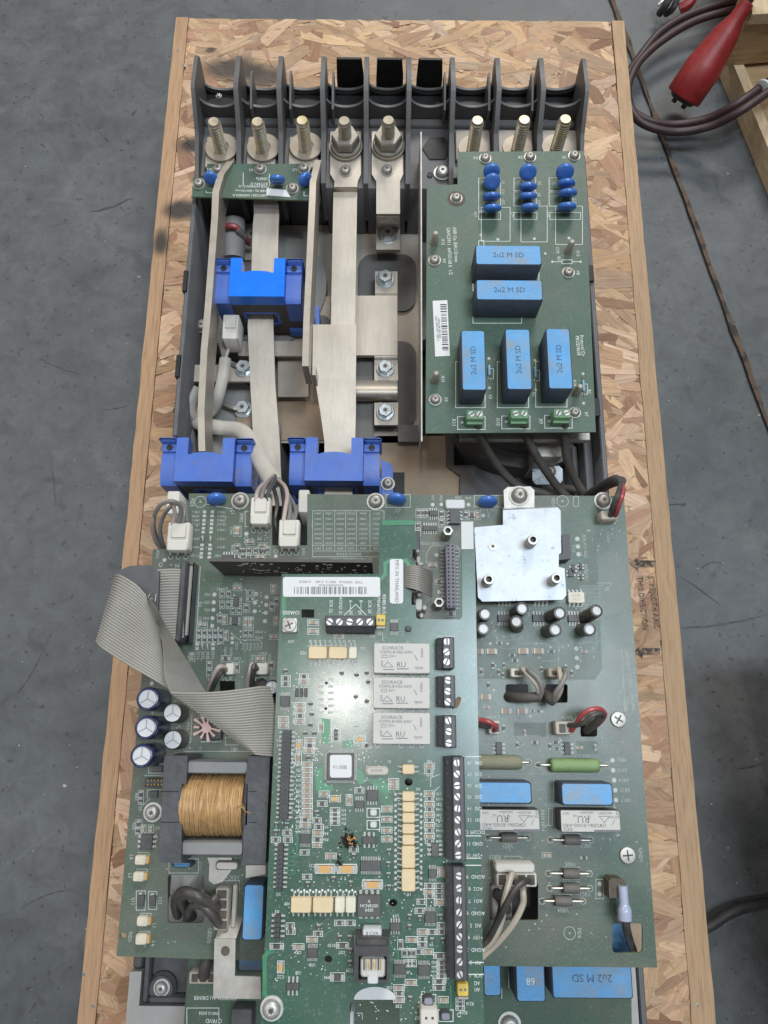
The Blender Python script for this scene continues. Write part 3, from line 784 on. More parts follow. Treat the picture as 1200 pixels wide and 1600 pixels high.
def fix(o):
    bm = bmesh.new(); bm.from_mesh(o.data); bmesh.ops.recalc_face_normals(bm, faces=bm.faces); bm.to_mesh(o.data); bm.free()
    return o
def bar(name, pairs, th, mt='busbar_tin', label=None):
    return fix(slab(pairs, th).build(name, mt, drive, label))

# ---------------------------------------------------------------- chassis body
ch = empty('chassis', (0, .12, 0), drive)
def cb(name, *a, mt='chassis_grey', c=.0012): return MB().cbox(*a, c).build(name, mt, ch)
cb('tray', -.1455, -.2, .004, .1515, .455, .092, mt='housing_black')  # black plastic; its black also stands in for shade in the open recess
cb('side_wall', -.1505, .192, .003, -.1465, .420, .1885)
cb('side_wall', .1525, -.24, .003, .1565, .432, .1885)
cb('side_wall', -.1505, -.24, .003, -.1465, .150, .170)
cb('wall_ledge', -.1462, .192, .095, -.1415, .400, .112)
cb('wall_ledge', .1455, -.1, .1, .1520, .415, .170)
cb('wall_ledge', .1405, .100, .1, .1450, .200, .155)
for (u, v) in ((299, 443), (288, 575)):
    p = P(u, v, .186); cb('wall_clip', p.x - .0055, p.y - .009, .16, p.x - .002, p.y + .009, .190, mt='housing_black', c=.0006)
for (u, v) in ((917, 432), (926, 640)):
    p = P(u, v, .186); cb('wall_clip', p.x - .001, p.y - .007, .16, p.x + .004, p.y + .007, .191, mt='housing_black', c=.0006)

# round capacitor tops in the tray
def capround(u, v, rpx, z, mt='capacitor_grey', ring=True):
    c = P(u, v, z); r = rpx * mpp(u, v, z)
    t = MB().lathe([(r, -.022), (r, -.003), (r * .985, -.0005), (r * .94, 0), (r * .93, -.0012), (r * .2, -.0012)] if ring else [(r, -.022), (r, -.001), (r * .99, 0)], c, 56)
    return t.build('bulk_capacitor', mt, ch)
def capclip(u, v, rpx, z, x0=-.1455, x1=.1435):
    c = P(u, v, z); r = rpx * mpp(u, v, z)
    pts = [(min(max(c.x + r * math.cos(2 * math.pi * i / 72), x0), x1), c.y + r * math.sin(2 * math.pi * i / 72)) for i in range(72)]
    return MB().plate(pts, .0925, z).build('bulk_capacitor', 'capacitor_grey', ch)
capclip(398, 446, 112, .1430)
capround(606, 452, 104, .119, ring=False)
capclip(350, 676, 88, .1390)
c = P(818, 596, .150); r_ = 142 * mpp(818, 596, .150)
rim = []
for i in range(72):
    a_ = 2 * math.pi * i / 72
    rim.append((min(c.x + r_ * math.cos(a_), .1435), c.y + r_ * math.sin(a_)))
t = MB().plate(rim, .10, .150); t.build('fan_housing', 'insulator_dark', ch)
for q_ in (.80, .86):
    arc = [(c.x + r_ * q_ * math.cos(rad(a_)), c.y + r_ * q_ * math.sin(rad(a_)), .1503) for a_ in range(215, 312, 6)]
    MB().tube(arc, .0011, 8, 0, 3).build('fan_rim', 'chassis_grey', ch)
capround(900, 752, 30, .1275)
c = P(901, 751, .129)
MB().lathe([(.0085, 0), (.0085, .0008)], c, 20).build('rubber_grommet', 'housing_black', ch)
# bare metal and tan insulating sheets
def sheet2(name, pts, z, th, mt, holes=()): return MB().pplate(pts, z, z - th, holes).build(name, mt, ch)
sheet2('bus_sheet', [(437, 352), (657, 352), (660, 692), (430, 692), (432, 480)], .1300, .002, 'plate_beige')
sheet2('stained_sheet', [(430, 626), (548, 626), (552, 688), (424, 688)], .1312, .0008, 'plate_tan')
def rrect(u0, v0, u1, v1, r, n=6):
    o = []
    for cu, cv, a0 in ((u1 - r, v0 + r, -90), (u1 - r, v1 - r, 0), (u0 + r, v1 - r, 90), (u0 + r, v0 + r, 180)):
        for i in range(n + 1):
            a = rad(a0 + 90 * i / n); o.append((cu + r * math.cos(a), cv + r * math.sin(a)))
    return o
for q in ((560, 397, 650, 486, 22), (561, 533, 650, 668, 22)):
    sheet2('window_insulator', rrect(*q), .1325, .001, 'insulator_dark')
sheet2('insulator_strip', [(553, 556), (586, 556), (586, 594), (553, 594)], .1400, .004, 'insulator_dark')
sheet2('insulator_strip', [(553, 626), (584, 626), (584, 684), (553, 684)], .1400, .004, 'insulator_dark')
sheet2('insulator_strip', [(622, 664), (654, 664), (654, 690), (622, 690)], .1400, .004, 'insulator_dark')
sheet2('tan_sheet', [(592, 681), (696, 681), (697, 728), (718, 744), (718, 800), (560, 800), (560, 690)], .1300, .002, 'plate_tan')
sheet2('bracket_sheet', [(697, 679), (740, 679), (740, 694), (709, 694), (709, 727), (743, 727), (743, 800), (719, 800), (719, 743), (698, 728)], .1345, .003, 'sleeve_brown')
sheet2('floor_panel', [(743, 680), (936, 680), (940, 800), (743, 800)], .1240, .004, 'chassis_grey')
sheet2('socket_well', [(610, 738), (632, 738), (632, 775), (610, 775)], .1312, .001, 'housing_black')
# steel strip and tabs under the filter board
MB().pbox(719, 668, 922, 687, .196, .190, .0006).build('mounting_strip', 'steel_stained', ch)
MB().pbox(838, 684, 877, 714, .180, .130, .0006).build('mounting_tab', 'steel_stained', ch)
MB().pplate([(832, 733), (837, 728), (874, 728), (879, 733), (879, 751), (873, 757), (838, 757), (832, 751)], .152, .1505).build('mounting_tab', 'plate_zinc', ch)
screw(PAN, 'tab_screw', 858, 738, .152, 10, ch)
# thin upright partition left of the filter board
a, b = P(657, 206, .222), P(659, 691, .205)
t = MB(); t.prism([(a.x, a.y, .222), (a.x, b.y, .207), (a.x, b.y, .178), (a.x, a.y, .178)], (.0009, 0, 0)); fix(t.build('partition_sheet', 'steel_stained', ch))

# bottom end of the unit, seen below the boards
x0, _, x1, _ = R(197, 1590, 998, 1590, .195)
t = MB()
oc = []
for cx, cy, a0 in ((x0 + .012, -.205, 180), (x1 - .012, -.205, 270)):
    for i in range(7): oc.append((cx + .012 * math.cos(rad(a0 + 15 * i)), cy + .012 * math.sin(rad(a0 + 15 * i))))
yt = P(210, 1530, .195).y
xi0, xi1 = P(218, 1560, .195).x, P(981, 1560, .195).x
yb = P(250, 1572, .195).y
t.plate(oc + [(x1, yt + .02), (xi1, yt + .02), (xi1, yb), (xi0, yb), (xi0, yt + .004), (x0, yt + .004)], .003, .195)
t.build('end_frame', 'frame_white', ch)
cb('end_cover', xi0 + .0005, yb + .0005, .1, xi1 - .0005, yt + .12, .186, mt='connector_dark')
cb('end_rail', x0 + .0005, yt + .0045, .05, xi0 - .0008, .0, .192, mt='connector_dark')
cb('end_rib', xi0 + .001, yb + .001, .186, xi0 + .0045, yt + .1, .194, mt='connector_dark', c=.001)
cb('end_rib', xi0 + .0047, yb + .001, .186, xi0 + .035, yb + .0045, .194, mt='connector_dark', c=.001)
p = P(255, 1541, .187)
MB().lathe([(.0085, 0), (.0085, .002), (.0068, .004), (.0068, .005)], p, 24).build('screw_boss', 'connector_dark', ch)
screw(PANB, 'end_screw', 253, 1543, .192, 10, ch)

# ---------------------------------------------------------------- terminal housing
hs = empty('terminal_housing', (0, .44, .1), drive)
FINU = [307, 373, 439, 506, 573, 639, 707, 777, 845, 912]
FX = [P(u, 90, .2205).x for u in FINU]
prof = [(.397, .150), (.3985, .188), (.400, .192), (.436, .2035), (.4375, .205), (.4575, .223), (.461, .2245), (.489, .2215), (.492, .220), (.4935, .216), (.480, .150)]
for i, x in enumerate(FX):
    w = .0030 if i in (0, 9) else .0036
    t = MB(); t.prism([(x - w / 2, y, z) for y, z in prof], (w, 0, 0)); fix(t.build('divider_fin', 'housing_grey', hs))
    if i in (2, 3): dx = .006
    elif i in (6, 7, 8): dx = -.006
    else: dx = 0
    if i == 1: dx = .008
    if dx:
        t = MB(); t.prism([(x + dx, y, z) for y, z in ((.452, .16), (.456, .206), (.480, .213), (.486, .212), (.487, .208), (.478, .16))], (.0016, 0, 0)); fix(t.build('rear_fin', 'housing_grey', hs))
YS1 = P(543, 186, .190).y
YS2 = YS1 + .024
zb_ = P(543, 284, .19).y
for i in range(9):
    xa, xb = FX[i] + .0016, FX[i + 1] - .0016
    xm = (xa + xb) / 2
    # bay floor
    yf = .3985 if 2 < i < 6 else .4085
    t = MB().cbox(xa - .0008, yf, .100, xb + .0008, YS1 + .028, .188, .0006)
    t.build('bay_floor', 'housing_grey', hs)
    # two cradles with a round notch, one behind the other
    for (y, vm, ve, nm, mt) in ((YS1, 168, 152, 'front_cradle', 'housing_grey'), (YS2, 141, 130, 'rear_cradle', 'housing_grey')):
        zm, ze = solve_z(xm, y, vm), solve_z(xm, y, ve)
        pts = [(xa, y, .16)]
        for k in range(13):
            s_ = -1 + 2 * k / 12
            pts.append((xm + s_ * (xb - xa) / 2, y, zm + (ze - zm) * (1 - math.sqrt(max(0, 1 - (s_ * .97) ** 2)))))
        pts.append((xb, y, .16))
        t = MB(); t.prism(pts, (0, .0022, 0)); fix(t.build(nm, mt, hs))
    t = MB().box(xa, YS1 + .0025, .1885, xb, YS2 - .0005, .1895).build('cable_slot', 'housing_black', hs)  # slot bed, with the shade of the gap put into its black
    zm, ze = solve_z(xm, YS2, 146), solve_z(xm, YS2, 135)
    pts = [(xa + .0004, YS2 - .0009, .189)]
    for k in range(13):
        s_ = -1 + 2 * k / 12
        pts.append((xm + s_ * ((xb - xa) / 2 - .0004), YS2 - .0009, zm + (ze - zm) * (1 - math.sqrt(max(0, 1 - (s_ * .97) ** 2)))))
    pts.append((xb - .0004, YS2 - .0009, .189))
    t = MB(); t.prism(pts, (0, .0006, 0)); fix(t.build('slot_back', 'housing_black', hs))  # black sheet: the slot's own black plus its shade as colour
    # step below the front cradle
    t = MB().cbox(xa, YS1 - .007, .188, xb, YS1 - .0002, .1915, .0012); t.build('cradle_step', 'housing_grey', hs)
for (u0, u1) in ((525.5, 565), (589, 628.5), (654, 691.5)):
    y = YS2 + .006
    zt = solve_z(0, y, 93)
    xa, xb = P(u0, 100, zt).x, P(u1, 100, zt).x
    t = MB(); t.prism([(xa - .0008, y, .15), (xb + .0012, y, .15), (xb + .0012, y, zt - .016), (xb, y, zt - .001), (xb - .001, y, zt), (xa + .001, y, zt), (xa, y, zt - .001), (xa - .0008, y, zt - .02)], (0, .002, 0))
    fix(t.build('knockout_cover', 'housing_black', hs))
# pocket with hexagonal hole in the empty bay
c = P(683, 232, .1885)
t = MB().lathe([(.0118, 0), (.0118, .0006)], c, 6); t.build('hex_pocket', 'housing_black', hs)
c = P(672, 273, .1885); MB().lathe([(.0024, 0), (.0024, .0005)], c, 14).build('screw_hole', 'housing_black', hs)
screw(PANB, 'housing_screw', 691, 271, .1885, 10.5, hs)
screw(PAN, 'housing_screw', 852, 190, .1885, 5, hs)
screw(PANB, 'housing_screw', 342, 150, .195, 3.5, hs)

# ---------------------------------------------------------------- terminal studs
def stud(bx, by, h, mt, z=.193, r=.0050):
    c = P(bx, by, z)
    pr = [(r, 0)]
    n = 12
    for k in range(n):
        z0 = h * .93 * k / n; dz = h * .93 / n
        pr += [(r * .76, z0 + dz * .12), (r * .76, z0 + dz * .34), (r * 1.0, z0 + dz * .6), (r * 1.0, z0 + dz * .8)]
    pr += [(r * .86, h * .94), (r * .84, h * .985), (r * .76, h), (r * .3, h * .997)]
    return MB().lathe(pr, c, 18).build('terminal_stud', mt, drive, sharp=12)
def lug(u0, v0, u1, v1, z=.192, mt='lug_dusty'): return MB().pbox(u0, v0, u1, v1, z, z - .003, .0008).build('terminal_lug', mt, drive)
for (u, v, h) in ((346.5, 236, .031), (411.5, 236, .031), (478, 234, .031)):
    stud(u, v, h, 'stud_zinc')
    c = P(u + .5, v - 3, .192)
    MB().lathe([(.0128, 0), (.0130, .0006), (.0130, .0022), (.0126, .0026), (.0058, .0026), (.0056, .001)], c, 36).build('flat_washer', 'washer_brown', drive)
for (u0, u1) in ((321, 367), (386, 431), (451, 497)): lug(u0, 213, u1, 262)
for (u, v, h) in ((739, 234, .031), (808.5, 233, .031), (869.5, 232, .031)):
    stud(u, v, h, 'stud_zinc')
    c = P(u, v - 2, .1925)
    MB().lathe([(.0115, 0), (.0115, .0008), (.0058, .0009)], c, 32).build('flat_washer', 'washer_brown', drive)
for (u0, u1) in ((712, 766), (779, 832), (848, 902)): lug(u0, 203, u1, 250)
for (u, v) in ((540.5, 231), (606.5, 230)):
    stud(u, v, .0285, 'stud_dark')
    c = P(u, v, .192)
    MB().lathe([(.0130, 0), (.0130, .0022), (.0058, .0022)], c, 36).build('flat_washer', 'washer_brown', drive)
    MB().lathe([(.0116, .0023), (.0119, .003), (.0119, .0042), (.0112, .005), (.0060, .005)], c, 36).build('spring_washer', 'nut_steel', drive)
    MB().lathe([(.0098, .005), (.0108, .0062), (.0108, .0125), (.0098, .0138), (.0052, .0138)], c, 6).build('hex_nut', 'nut_steel', drive, sharp=20)

# ---------------------------------------------------------------- busbars
bar('busbar', [((516, 205, .1915), (564, 205, .1915)), ((516, 272, .1915), (564, 272, .1915)), ((523, 283, .1915), (559, 283, .1915)), ((522, 292, .1912), (558, 292, .1912)), ((521, 300, .186), (558, 300, .186)), ((517, 505, .180), (555, 505, .180)), ((516, 520, .178), (555, 520, .178))], .003)
bar('busbar', [((581, 205, .1915), (630, 205, .1915)), ((581, 272, .1915), (630, 272, .1915)), ((588, 283, .1915), (625, 283, .1915)), ((588, 334, .188), (625, 334, .188)), ((588, 341, .180), (625, 341, .180)), ((588, 353, .152), (625, 353, .152)), ((588, 390, .150), (625, 390, .150))], .004)
screw(PAN, 'busbar_screw', 540, 268, .1915, 8, drive); screw(PAN, 'busbar_screw', 605, 267, .1915, 8, drive)
bar('busbar', [((489, 507, .183), (557, 507, .183)), ((488, 586, .183), (556, 586, .183)), ((492, 592, .182), (556, 592, .182)), ((500, 640, .179), (556, 640, .179)), ((507, 690, .174), (555, 690, .174)), ((507, 780, .166), (550, 780, .166))], .004)
bar('busbar', [((395, 305, .187), (431, 305, .187)), ((396, 320, .187), (435, 320, .187)), ((397, 334, .181), (436, 334, .181)), ((395, 352, .180), (435, 352, .180)), ((393, 420, .178), (434, 420, .178)), ((388, 490, .170), (427, 490, .170)), ((387, 512, .168), (427, 512, .168)), ((391, 600, .158), (430, 600, .158)), ((396, 690, .153), (437, 690, .153)), ((400, 790, .150), (441, 790, .150))], .004)
def edgebar(pts, w, depth, mt='busbar_edge'):
    pr = [((u - w / 2, v, z), (u + w / 2, v, z)) for u, v, z in pts]
    return bar('upright_busbar', pr, depth, mt)
edgebar([(360, 252, .199), (345, 272, .204), (337, 300, .208), (335.5, 340, .208), (331, 400, .206), (325, 480, .205), (319, 545, .204), (314, 640, .203), (315.5, 705, .200)], 10.5, .026)
edgebar([(497, 250, .199), (489, 283, .206), (488, 310, .207), (484, 400, .206), (479, 500, .204), (477, 572, .203)], 10, .030)
edgebar([(491.5, 572, .200), (490.5, 586, .200)], 5, .02)
# flat cross bars and tabs between the capacitors
bar('cross_bar', [((287, 570, .157), (286, 596, .157)), ((330, 570, .157), (330, 596, .157)), ((395, 570, .157), (395, 596, .157))][::1], .003)
MB().dot(294, 575, .1573, 3, 0, 14).build('bar_hole', 'housing_black', drive)
bar('cross_bar', [((372, 533, .151), (372, 556, .151)), ((432, 533, .151), (432, 556, .151)), ((480, 533, .151), (480, 556, .151))], .003)
bar('cross_tab', [((374, 540, .149), (394, 540, .149)), ((374, 556, .148), (394, 556, .148)), ((374, 566, .14), (394, 566, .14))], .003)
bar('bus_plate', [((555, 462, .152), (621, 462, .152)), ((555, 555, .152), (621, 555, .152))], .004)
bar('bus_tab', [((586, 424, .146), (621, 424, .146)), ((586, 458, .146), (621, 458, .146)), ((586, 463, .1515), (621, 463, .1515))], .003)
bar('bus_tab', [((585, 555, .1518), (621, 555, .1518)), ((585, 563, .146), (621, 563, .146)), ((585, 594, .146), (622, 594, .146))], .003)
# round-backed bent piece
prs = []
for k in range(11):
    a = math.pi * k / 10
    v = 609.5 - 15.5 * math.cos(a)
    prs.append(((555, v, .146 + .009 * math.sin(a)), (621, v, .146 + .009 * math.sin(a))))
fix(slab(prs, .003).build('bent_bus', 'busbar_edge', drive, sharp=60))
bar('bus_tab', [((585, 629, .146), (622, 629, .146)), ((585, 664, .146), (622, 664, .146))], .003)
bar('bus_tab', [((434, 478, .141), (482, 478, .141)), ((434, 620, .141), (482, 620, .141))], .002, 'plate_beige')
bar('bus_tab', [((494, 463, .141), (516, 463, .141)), ((492, 500, .141), (516, 500, .141))], .002, 'plate_beige')
bar('bus_tab', [((383, 360, .146), (397, 360, .146)), ((381, 406, .146), (397, 406, .146))], .002)
bar('bus_tab', [((370, 628, .142), (396, 628, .142)), ((370, 668, .142), (396, 668, .142))], .002, 'plate_tan')
for (u, v, z) in ((606, 369, .150), (602, 437, .146), (602, 577, .146), (602, 645, .146), (381, 577, .157), (380, 640, .142), (395, 372, .147)):
    screw(HEXB, 'hex_bolt', u, v, z, 11.2, drive)
screw(PAN, 'wall_screw', 315, 510, .152, 9, drive)
for pts in ([(381, 578, .160), (369, 571, .160), (355, 565, .156)], [(380, 641, .146), (365, 637, .147), (350, 631, .145)]):
    MB().ptube(pts, 4.2, 8, flat=.6).build('ring_terminal', 'screw_dull', drive)
# bleeder tube with red heat-shrink at the upper left
MB().ptube([(366, 345, .165), (366, 372, .163), (365, 405, .16)], 17, 20).build('cylinder_part', 'capacitor_grey', drive)
MB().ptube([(346, 358, .17), (357, 353, .176), (368, 354, .176), (376, 362, .172), (384, 372, .165), (389, 380, .158)], 4.2, 8).build('lead_wire', 'wire_red', drive)
MB().ptube([(372, 358, .1755), (380, 367, .169), (387, 377, .160)], 4.6, 8).build('crimp_sleeve', 'screw_dull', drive)

# ---------------------------------------------------------------- current sensors
def sensor(cu, vf, zt, barw, sticker=False, label=None, hbar=.030):
    """blue frame with an open window, potted front; cu = centre, vf = front edge of its top face"""
    c = P(cu, vf, zt); x, y = c.x, c.y
    e = empty('current_sensor', (x, y, zt - .06), drive)
    if label: e['label'] = label
    W, D = .0315, .0315
    t = MB()
    # top face with two rear tabs round the arched window
    pts = [(x - .0200, y), (x + .0200, y), (x + .0200, y + D), (x + .0118, y + D), (x + .0118, y + D * .64)]
    for k in range(1, 10):
        a = math.pi * k / 10
        pts.append((x + .0118 * math.cos(a) * .98, y + D * .58 + .0028 * math.sin(a)))
    pts += [(x - .0118, y + D * .64), (x - .0118, y + D), (x - .0200, y + D)]
    t.plate(pts, zt - .012, zt); t.build('top_cover', 'sensor_sticker' if sticker else 'sensor_blue', e)
    for s in (-1, 1):
        xa, xb = sorted((x + s * .0203, x + s * W))
        t = MB(); t.prism([(xa, y - .0005, zt - .035), (xa, y - .0005, zt - .0095), (xa, y + .004, zt - .0068), (xa, y + D - .009, zt - .0068), (xa, y + D - .009, zt - .035)], (xb - xa, 0, 0)); fix(t.build('side_cheek', 'sensor_blue', e))
        t = MB().cbox(xa + (.0 if s > 0 else -.0015), y + D - .0025, zt - .03, xb + (.0015 if s > 0 else 0), y + D + .0006, zt - .0003, .0012); t.build('ear', 'sensor_blue', e)
        t = MB().cbox(xa, y + D - .0088, zt - .035, xb, y + D - .0027, zt - .0050, .0006); t.build('ear_pocket', 'sensor_blue', e)
        xm = (xa + xb) / 2
        MB().lathe([(.0022, 0), (.0022, .0006)], (xm, y + D - .0056, zt - .0050), 14).build('ear_hole', 'housing_black', e)
    # potted body: front and back ring
    bx = MB()
    hw, hh = barw, .008
    zc = zt - hbar
    zb = zt - .056
    ch_ = .006
    for (ya, yb2) in ((y + .0006, y + .0225),):
        xs = [x - W + .0006, x - hw, x + hw, x + W - .0006]
        bx.box(xs[0], ya, zb, xs[1], yb2, zt - .0122); bx.box(xs[2], ya, zb, xs[3], yb2, zt - .0122)
        bx.box(xs[1], ya, zc + hh, xs[2], yb2, zt - .0122); bx.box(xs[1], ya, zb, xs[2], yb2, zc - hh)
    bx.build('potted_body', 'sensor_potting', e)
    t = MB()
    for (xa, xb, za, zb2) in ((x - hw - .0012, x - hw + .0012, zc - hh, zc + hh), (x + hw - .0012, x + hw + .0012, zc - hh, zc + hh), (x - hw, x + hw, zc + hh - .0008, zc + hh + .0012), (x - hw, x + hw, zc - hh - .0012, zc - hh + .0008)):
        t.box(xa, y + .0002, za, xb, y + .004, zb2)
    t.build('window_lining', 'sensor_blue', e)
    for s in (-1, 1):
        t = MB().cbox(x + s * .026 - .0075, y - .001, zb - .002, x + s * .026 + .0075, y + .018, zb + .009, .001); t.build('foot', 'sensor_blue', e)
    return e
sensor(400, 463, .2035, .0125, True, 'current sensor with a bright blue sticker on the bent busbar', hbar=.033)
sensor(317, 752, .2000, .0100, False, 'current sensor over the upright left busbar')
sensor(521, 751, .1960, .0150, False, 'current sensor around the tapered busbar', hbar=.026)
# side plug bracket of the right sensor
t = MB(); t.pplate([(596, 718), (612, 726), (614, 734), (614, 790), (597, 790)], .150, .138); t.build('sensor_bracket', 'sensor_blue', drive)
screw(PAN, 'bracket_screw', 606, 756, .150, 8.5, drive)
t = MB(); t.pplate([(493, 476), (498, 478), (499, 510), (493, 510)], .172, .14); t.build('sensor_bracket', 'sensor_blue', drive)
capround(502, 505, 14, .148, 'insulator_dark', ring=False)

# ---------------------------------------------------------------- sensor leads and plugs
def plugbody(name, u0, v0, u1, v1, zt, zb, parent, pins=3):
    e = empty(name, tuple(P((u0 + u1) / 2, (v0 + v1) / 2, zb)), parent)
    x0, y0, x1, y1 = R(u0, v0, u1, v1, zt)
    MB().cbox(x0, y0, zb, x1, y1, zt - .0012, .0006).build('shell', 'connector_white', e)
    MB().cbox(x0 + .0025, y0 + (y1 - y0) * .42, zt - .0012, x1 - .0018, y1 - .001, zt, .0004).build('latch', 'connector_white', e)
    t = MB().cbox(x0 + .0006, y0 - .0006, zb - .001, x1 - .0006, y0 + (y1 - y0) * .30, zt - .0004, .0005); t.build('base', 'connector_white', e)
    return e
# left fan-out: white fibreglass sleeve winding between the busbars
MB().ptube([(352, 560, .168), (348, 590, .166), (340, 622, .160), (332, 640, .152), (315, 652, .150), (302, 648, .155), (300, 630, .160), (310, 606, .165)], 9, 10, flat=.75).build('braided_sleeve', 'sleeve_white', drive)
MB().ptube([(302, 640, .152), (312, 660, .152), (340, 668, .158), (372, 672, .168), (392, 690, .180), (405, 715, .195), (418, 738, .21), (428, 756, .220)], 13.5, 12, flat=.62).build('braided_sleeve', 'sleeve_white', drive)
MB().ptube([(345, 535, .17), (349, 548, .168), (352, 562, .168)], 5, 8).build('lead_wire', 'wire_grey', drive)
MB().ptube([(361, 532, .175), (357, 545, .170), (352, 562, .169)], 3, 8).build('lead_wire', 'wire_pink', drive)
plugbody('wire_plug', 347, 490, 372, 528, .186, .165, drive)
for k, (pts, mt) in enumerate([([(276, 640, .14), (286, 660, .145), (292, 690, .15), (294, 730, .15)], 'wire_black'), ([(288, 600, .135), (291, 640, .14), (299, 680, .15), (303, 720, .15)], 'insulator_dark'), ([(296, 470, .14), (289, 530, .14), (284, 600, .14), (281, 690, .14)], 'wire_black'), ([(318, 420, .135), (302, 480, .135), (293, 560, .135)], 'insulator_dark')]):
    MB().ptube(pts, 6.5, 8).build('cable', mt, drive)
# right: grey power cables dropping from the green terminals
for pts in ([(746, 660, .218), (750, 680, .205), (764, 708, .185), (786, 738, .170), (815, 762, .160), (860, 772, .155), (905, 782, .15)], [(818, 660, .218), (824, 684, .200), (838, 712, .188), (856, 740, .176), (874, 764, .165), (900, 790, .16)], [(882, 658, .218), (883, 690, .200), (887, 720, .188), (898, 748, .175), (914, 776, .165), (920, 800, .16)]):
    MB().ptube(pts, 6.6, 10).build('power_cable', 'sleeve_brown', drive)
MB().ptube([(846, 766, .150), (880, 764, .150), (925, 770, .16), (948, 757, .19), (962, 750, .22)], 8, 10).build('power_cable', 'sleeve_brown', drive)
# ================================================================ circuit boards
class Board:
    def __init__(s, name, z, u, v, label=None):
        s.z = z; s.e = empty(name, tuple(P(u, v, z - .0016)), drive)
        if label: s.e['label'] = label
        s.ink, s.pad, s.via = MB(), MB(), MB()
    def sheet(s, pts, holes=(), mt='board_green_main'):
        MB().pplate(pts, s.z, s.z - .0016, holes, 0, 1).build('board_sheet', [mt, 'board_edge'], s.e)
    def done(s, inkmat='print_white'):
        if s.ink.v: s.ink.build('printed_legend', inkmat, s.e, kind='stuff')
        if s.pad.v: s.pad.build('solder_pads', 'pad_tin', s.e, kind='stuff')
    # flat print sits 0.1 mm over the mask, pads at 0.06 mm
    def t(s, txt, u, v, h, rot=0, wid=.9): s.ink.text(txt, u, v, s.z + .00012, h, rot, wid=wid)
    def ln(s, *pts, w=.9): s.ink.line(pts, s.z + .00010, w)
    def fr(s, u0, v0, u1, v1, w=.9): s.ink.frame(u0, v0, u1, v1, s.z + .00010, w)
    def dot(s, u, v, r): s.pad.dot(u, v, s.z + .00007, r)
    def prect(s, u0, v0, u1, v1):
        x0, y0, x1, y1 = R(u0, v0, u1, v1, s.z); s.pad.box(x0, y0, s.z, x1, y1, s.z + .00025)
    def chip(s, u, v, l=10, w=None, vert=False, kind='c', outline=True):
        """chip part l x w photo pixels"""
        w = w or l * .55
        k = mpp(u, v, s.z)
        mesh = {'c': CHIP_C, 'r': CHIP_R, 't': CHIP_T}[kind]
        o = put(mesh, 'chip_capacitor' if kind != 'r' else 'chip_resistor', tuple(P(u, v, s.z)), s.e, (l * k, w * k * 2 * .92, w * k * 1.1), rad(90) if vert else 0)
        if outline:
            a, b = (w / 2 + 1.6, l / 2 + 2.6) if vert else (l / 2 + 2.6, w / 2 + 1.6)
            s.fr(u - a, v - b, u + a, v + b, .8)
    def ic(s, u0, v0, u1, v1, h=.0016, leads='ud', n=4, mt='ic_black', name='chip_package', lp=4., lw=None, txt=None, tcol='print_faded', trot=0, th=4, c=.0003):
        """moulded package with gull-wing leads on two (ud / lr) or four sides"""
        x0, y0, x1, y1 = R(u0, v0, u1, v1, s.z + h)
        k = mpp((u0 + u1) / 2, (v0 + v1) / 2, s.z)
        t = MB().cbox(x0, y0, s.z + .0002, x1, y1, s.z + h, c, 0)
        L = lp * k
        def leadset(horizontal):
            a, b = (x0, x1) if horizontal else (y0, y1)
            st = (b - a) / n; ww = (lw * k if lw else st * .5) / 2
            for i in range(n):
                q = a + st * (i + .5)
                for sgn in (-1, 1):
                    if horizontal:
                        e0 = y0 if sgn < 0 else y1
                        ya, yb = sorted((e0, e0 + sgn * L)); t.box(q - ww, ya, s.z, q + ww, yb, s.z + .0004, 1)
                        ya, yb = sorted((e0, e0 + sgn * L * .45)); t.box(q - ww, ya, s.z + .0004, q + ww, yb, s.z + h * .55, 1)
                    else:
                        e0 = x0 if sgn < 0 else x1
                        xa, xb = sorted((e0, e0 + sgn * L)); t.box(xa, q - ww, s.z, xb, q + ww, s.z + .0004, 1)
                        xa, xb = sorted((e0, e0 + sgn * L * .45)); t.box(xa, q - ww, s.z + .0004, xb, q + ww, s.z + h * .55, 1)
        if 'u' in leads: leadset(True)
        if 'l' in leads: leadset(False)
        if txt:
            for i, tx in enumerate(txt):
                t.text(tx, (u0 + u1) / 2, (v0 + v1) / 2 + (i - (len(txt) - 1) / 2) * th * 1.5 * (1 if trot == 0 else -1), s.z + h + .00008, th, trot, 2)
        return t.build(name, [mt, 'pad_tin', tcol], s.e)
    def screw(s, mesh, u, v, r, name='board_screw'): return screw(mesh, name, u, v, s.z, r, s.e)
    def sot(s, u, v, k=5, vert=False):
        p, q = (k * .55, k) if vert else (k, k * .55)
        x0, y0, x1, y1 = R(u - p, v - q, u + p, v + q, s.z)
        t = MB().cbox(x0, y0, s.z, x1, y1, s.z + .0011, .0002)
        m_ = mpp(u, v, s.z)
        for (a, b) in (((-.5, 1.5), (.5, 1.5), (0, -1.5)) if not vert else ((1.5, -.5), (1.5, .5), (-1.5, 0))):
            cx, cy = (x0 + x1) / 2 + a * p * m_ * .9, (y0 + y1) / 2 + b * q * m_ * .9
            t.box(cx - 1.4 * m_, cy - 1.4 * m_, s.z, cx + 1.4 * m_, cy + 1.4 * m_, s.z + .0003, 1)
        t.build('transistor', ['ic_black', 'pad_tin'], s.e)

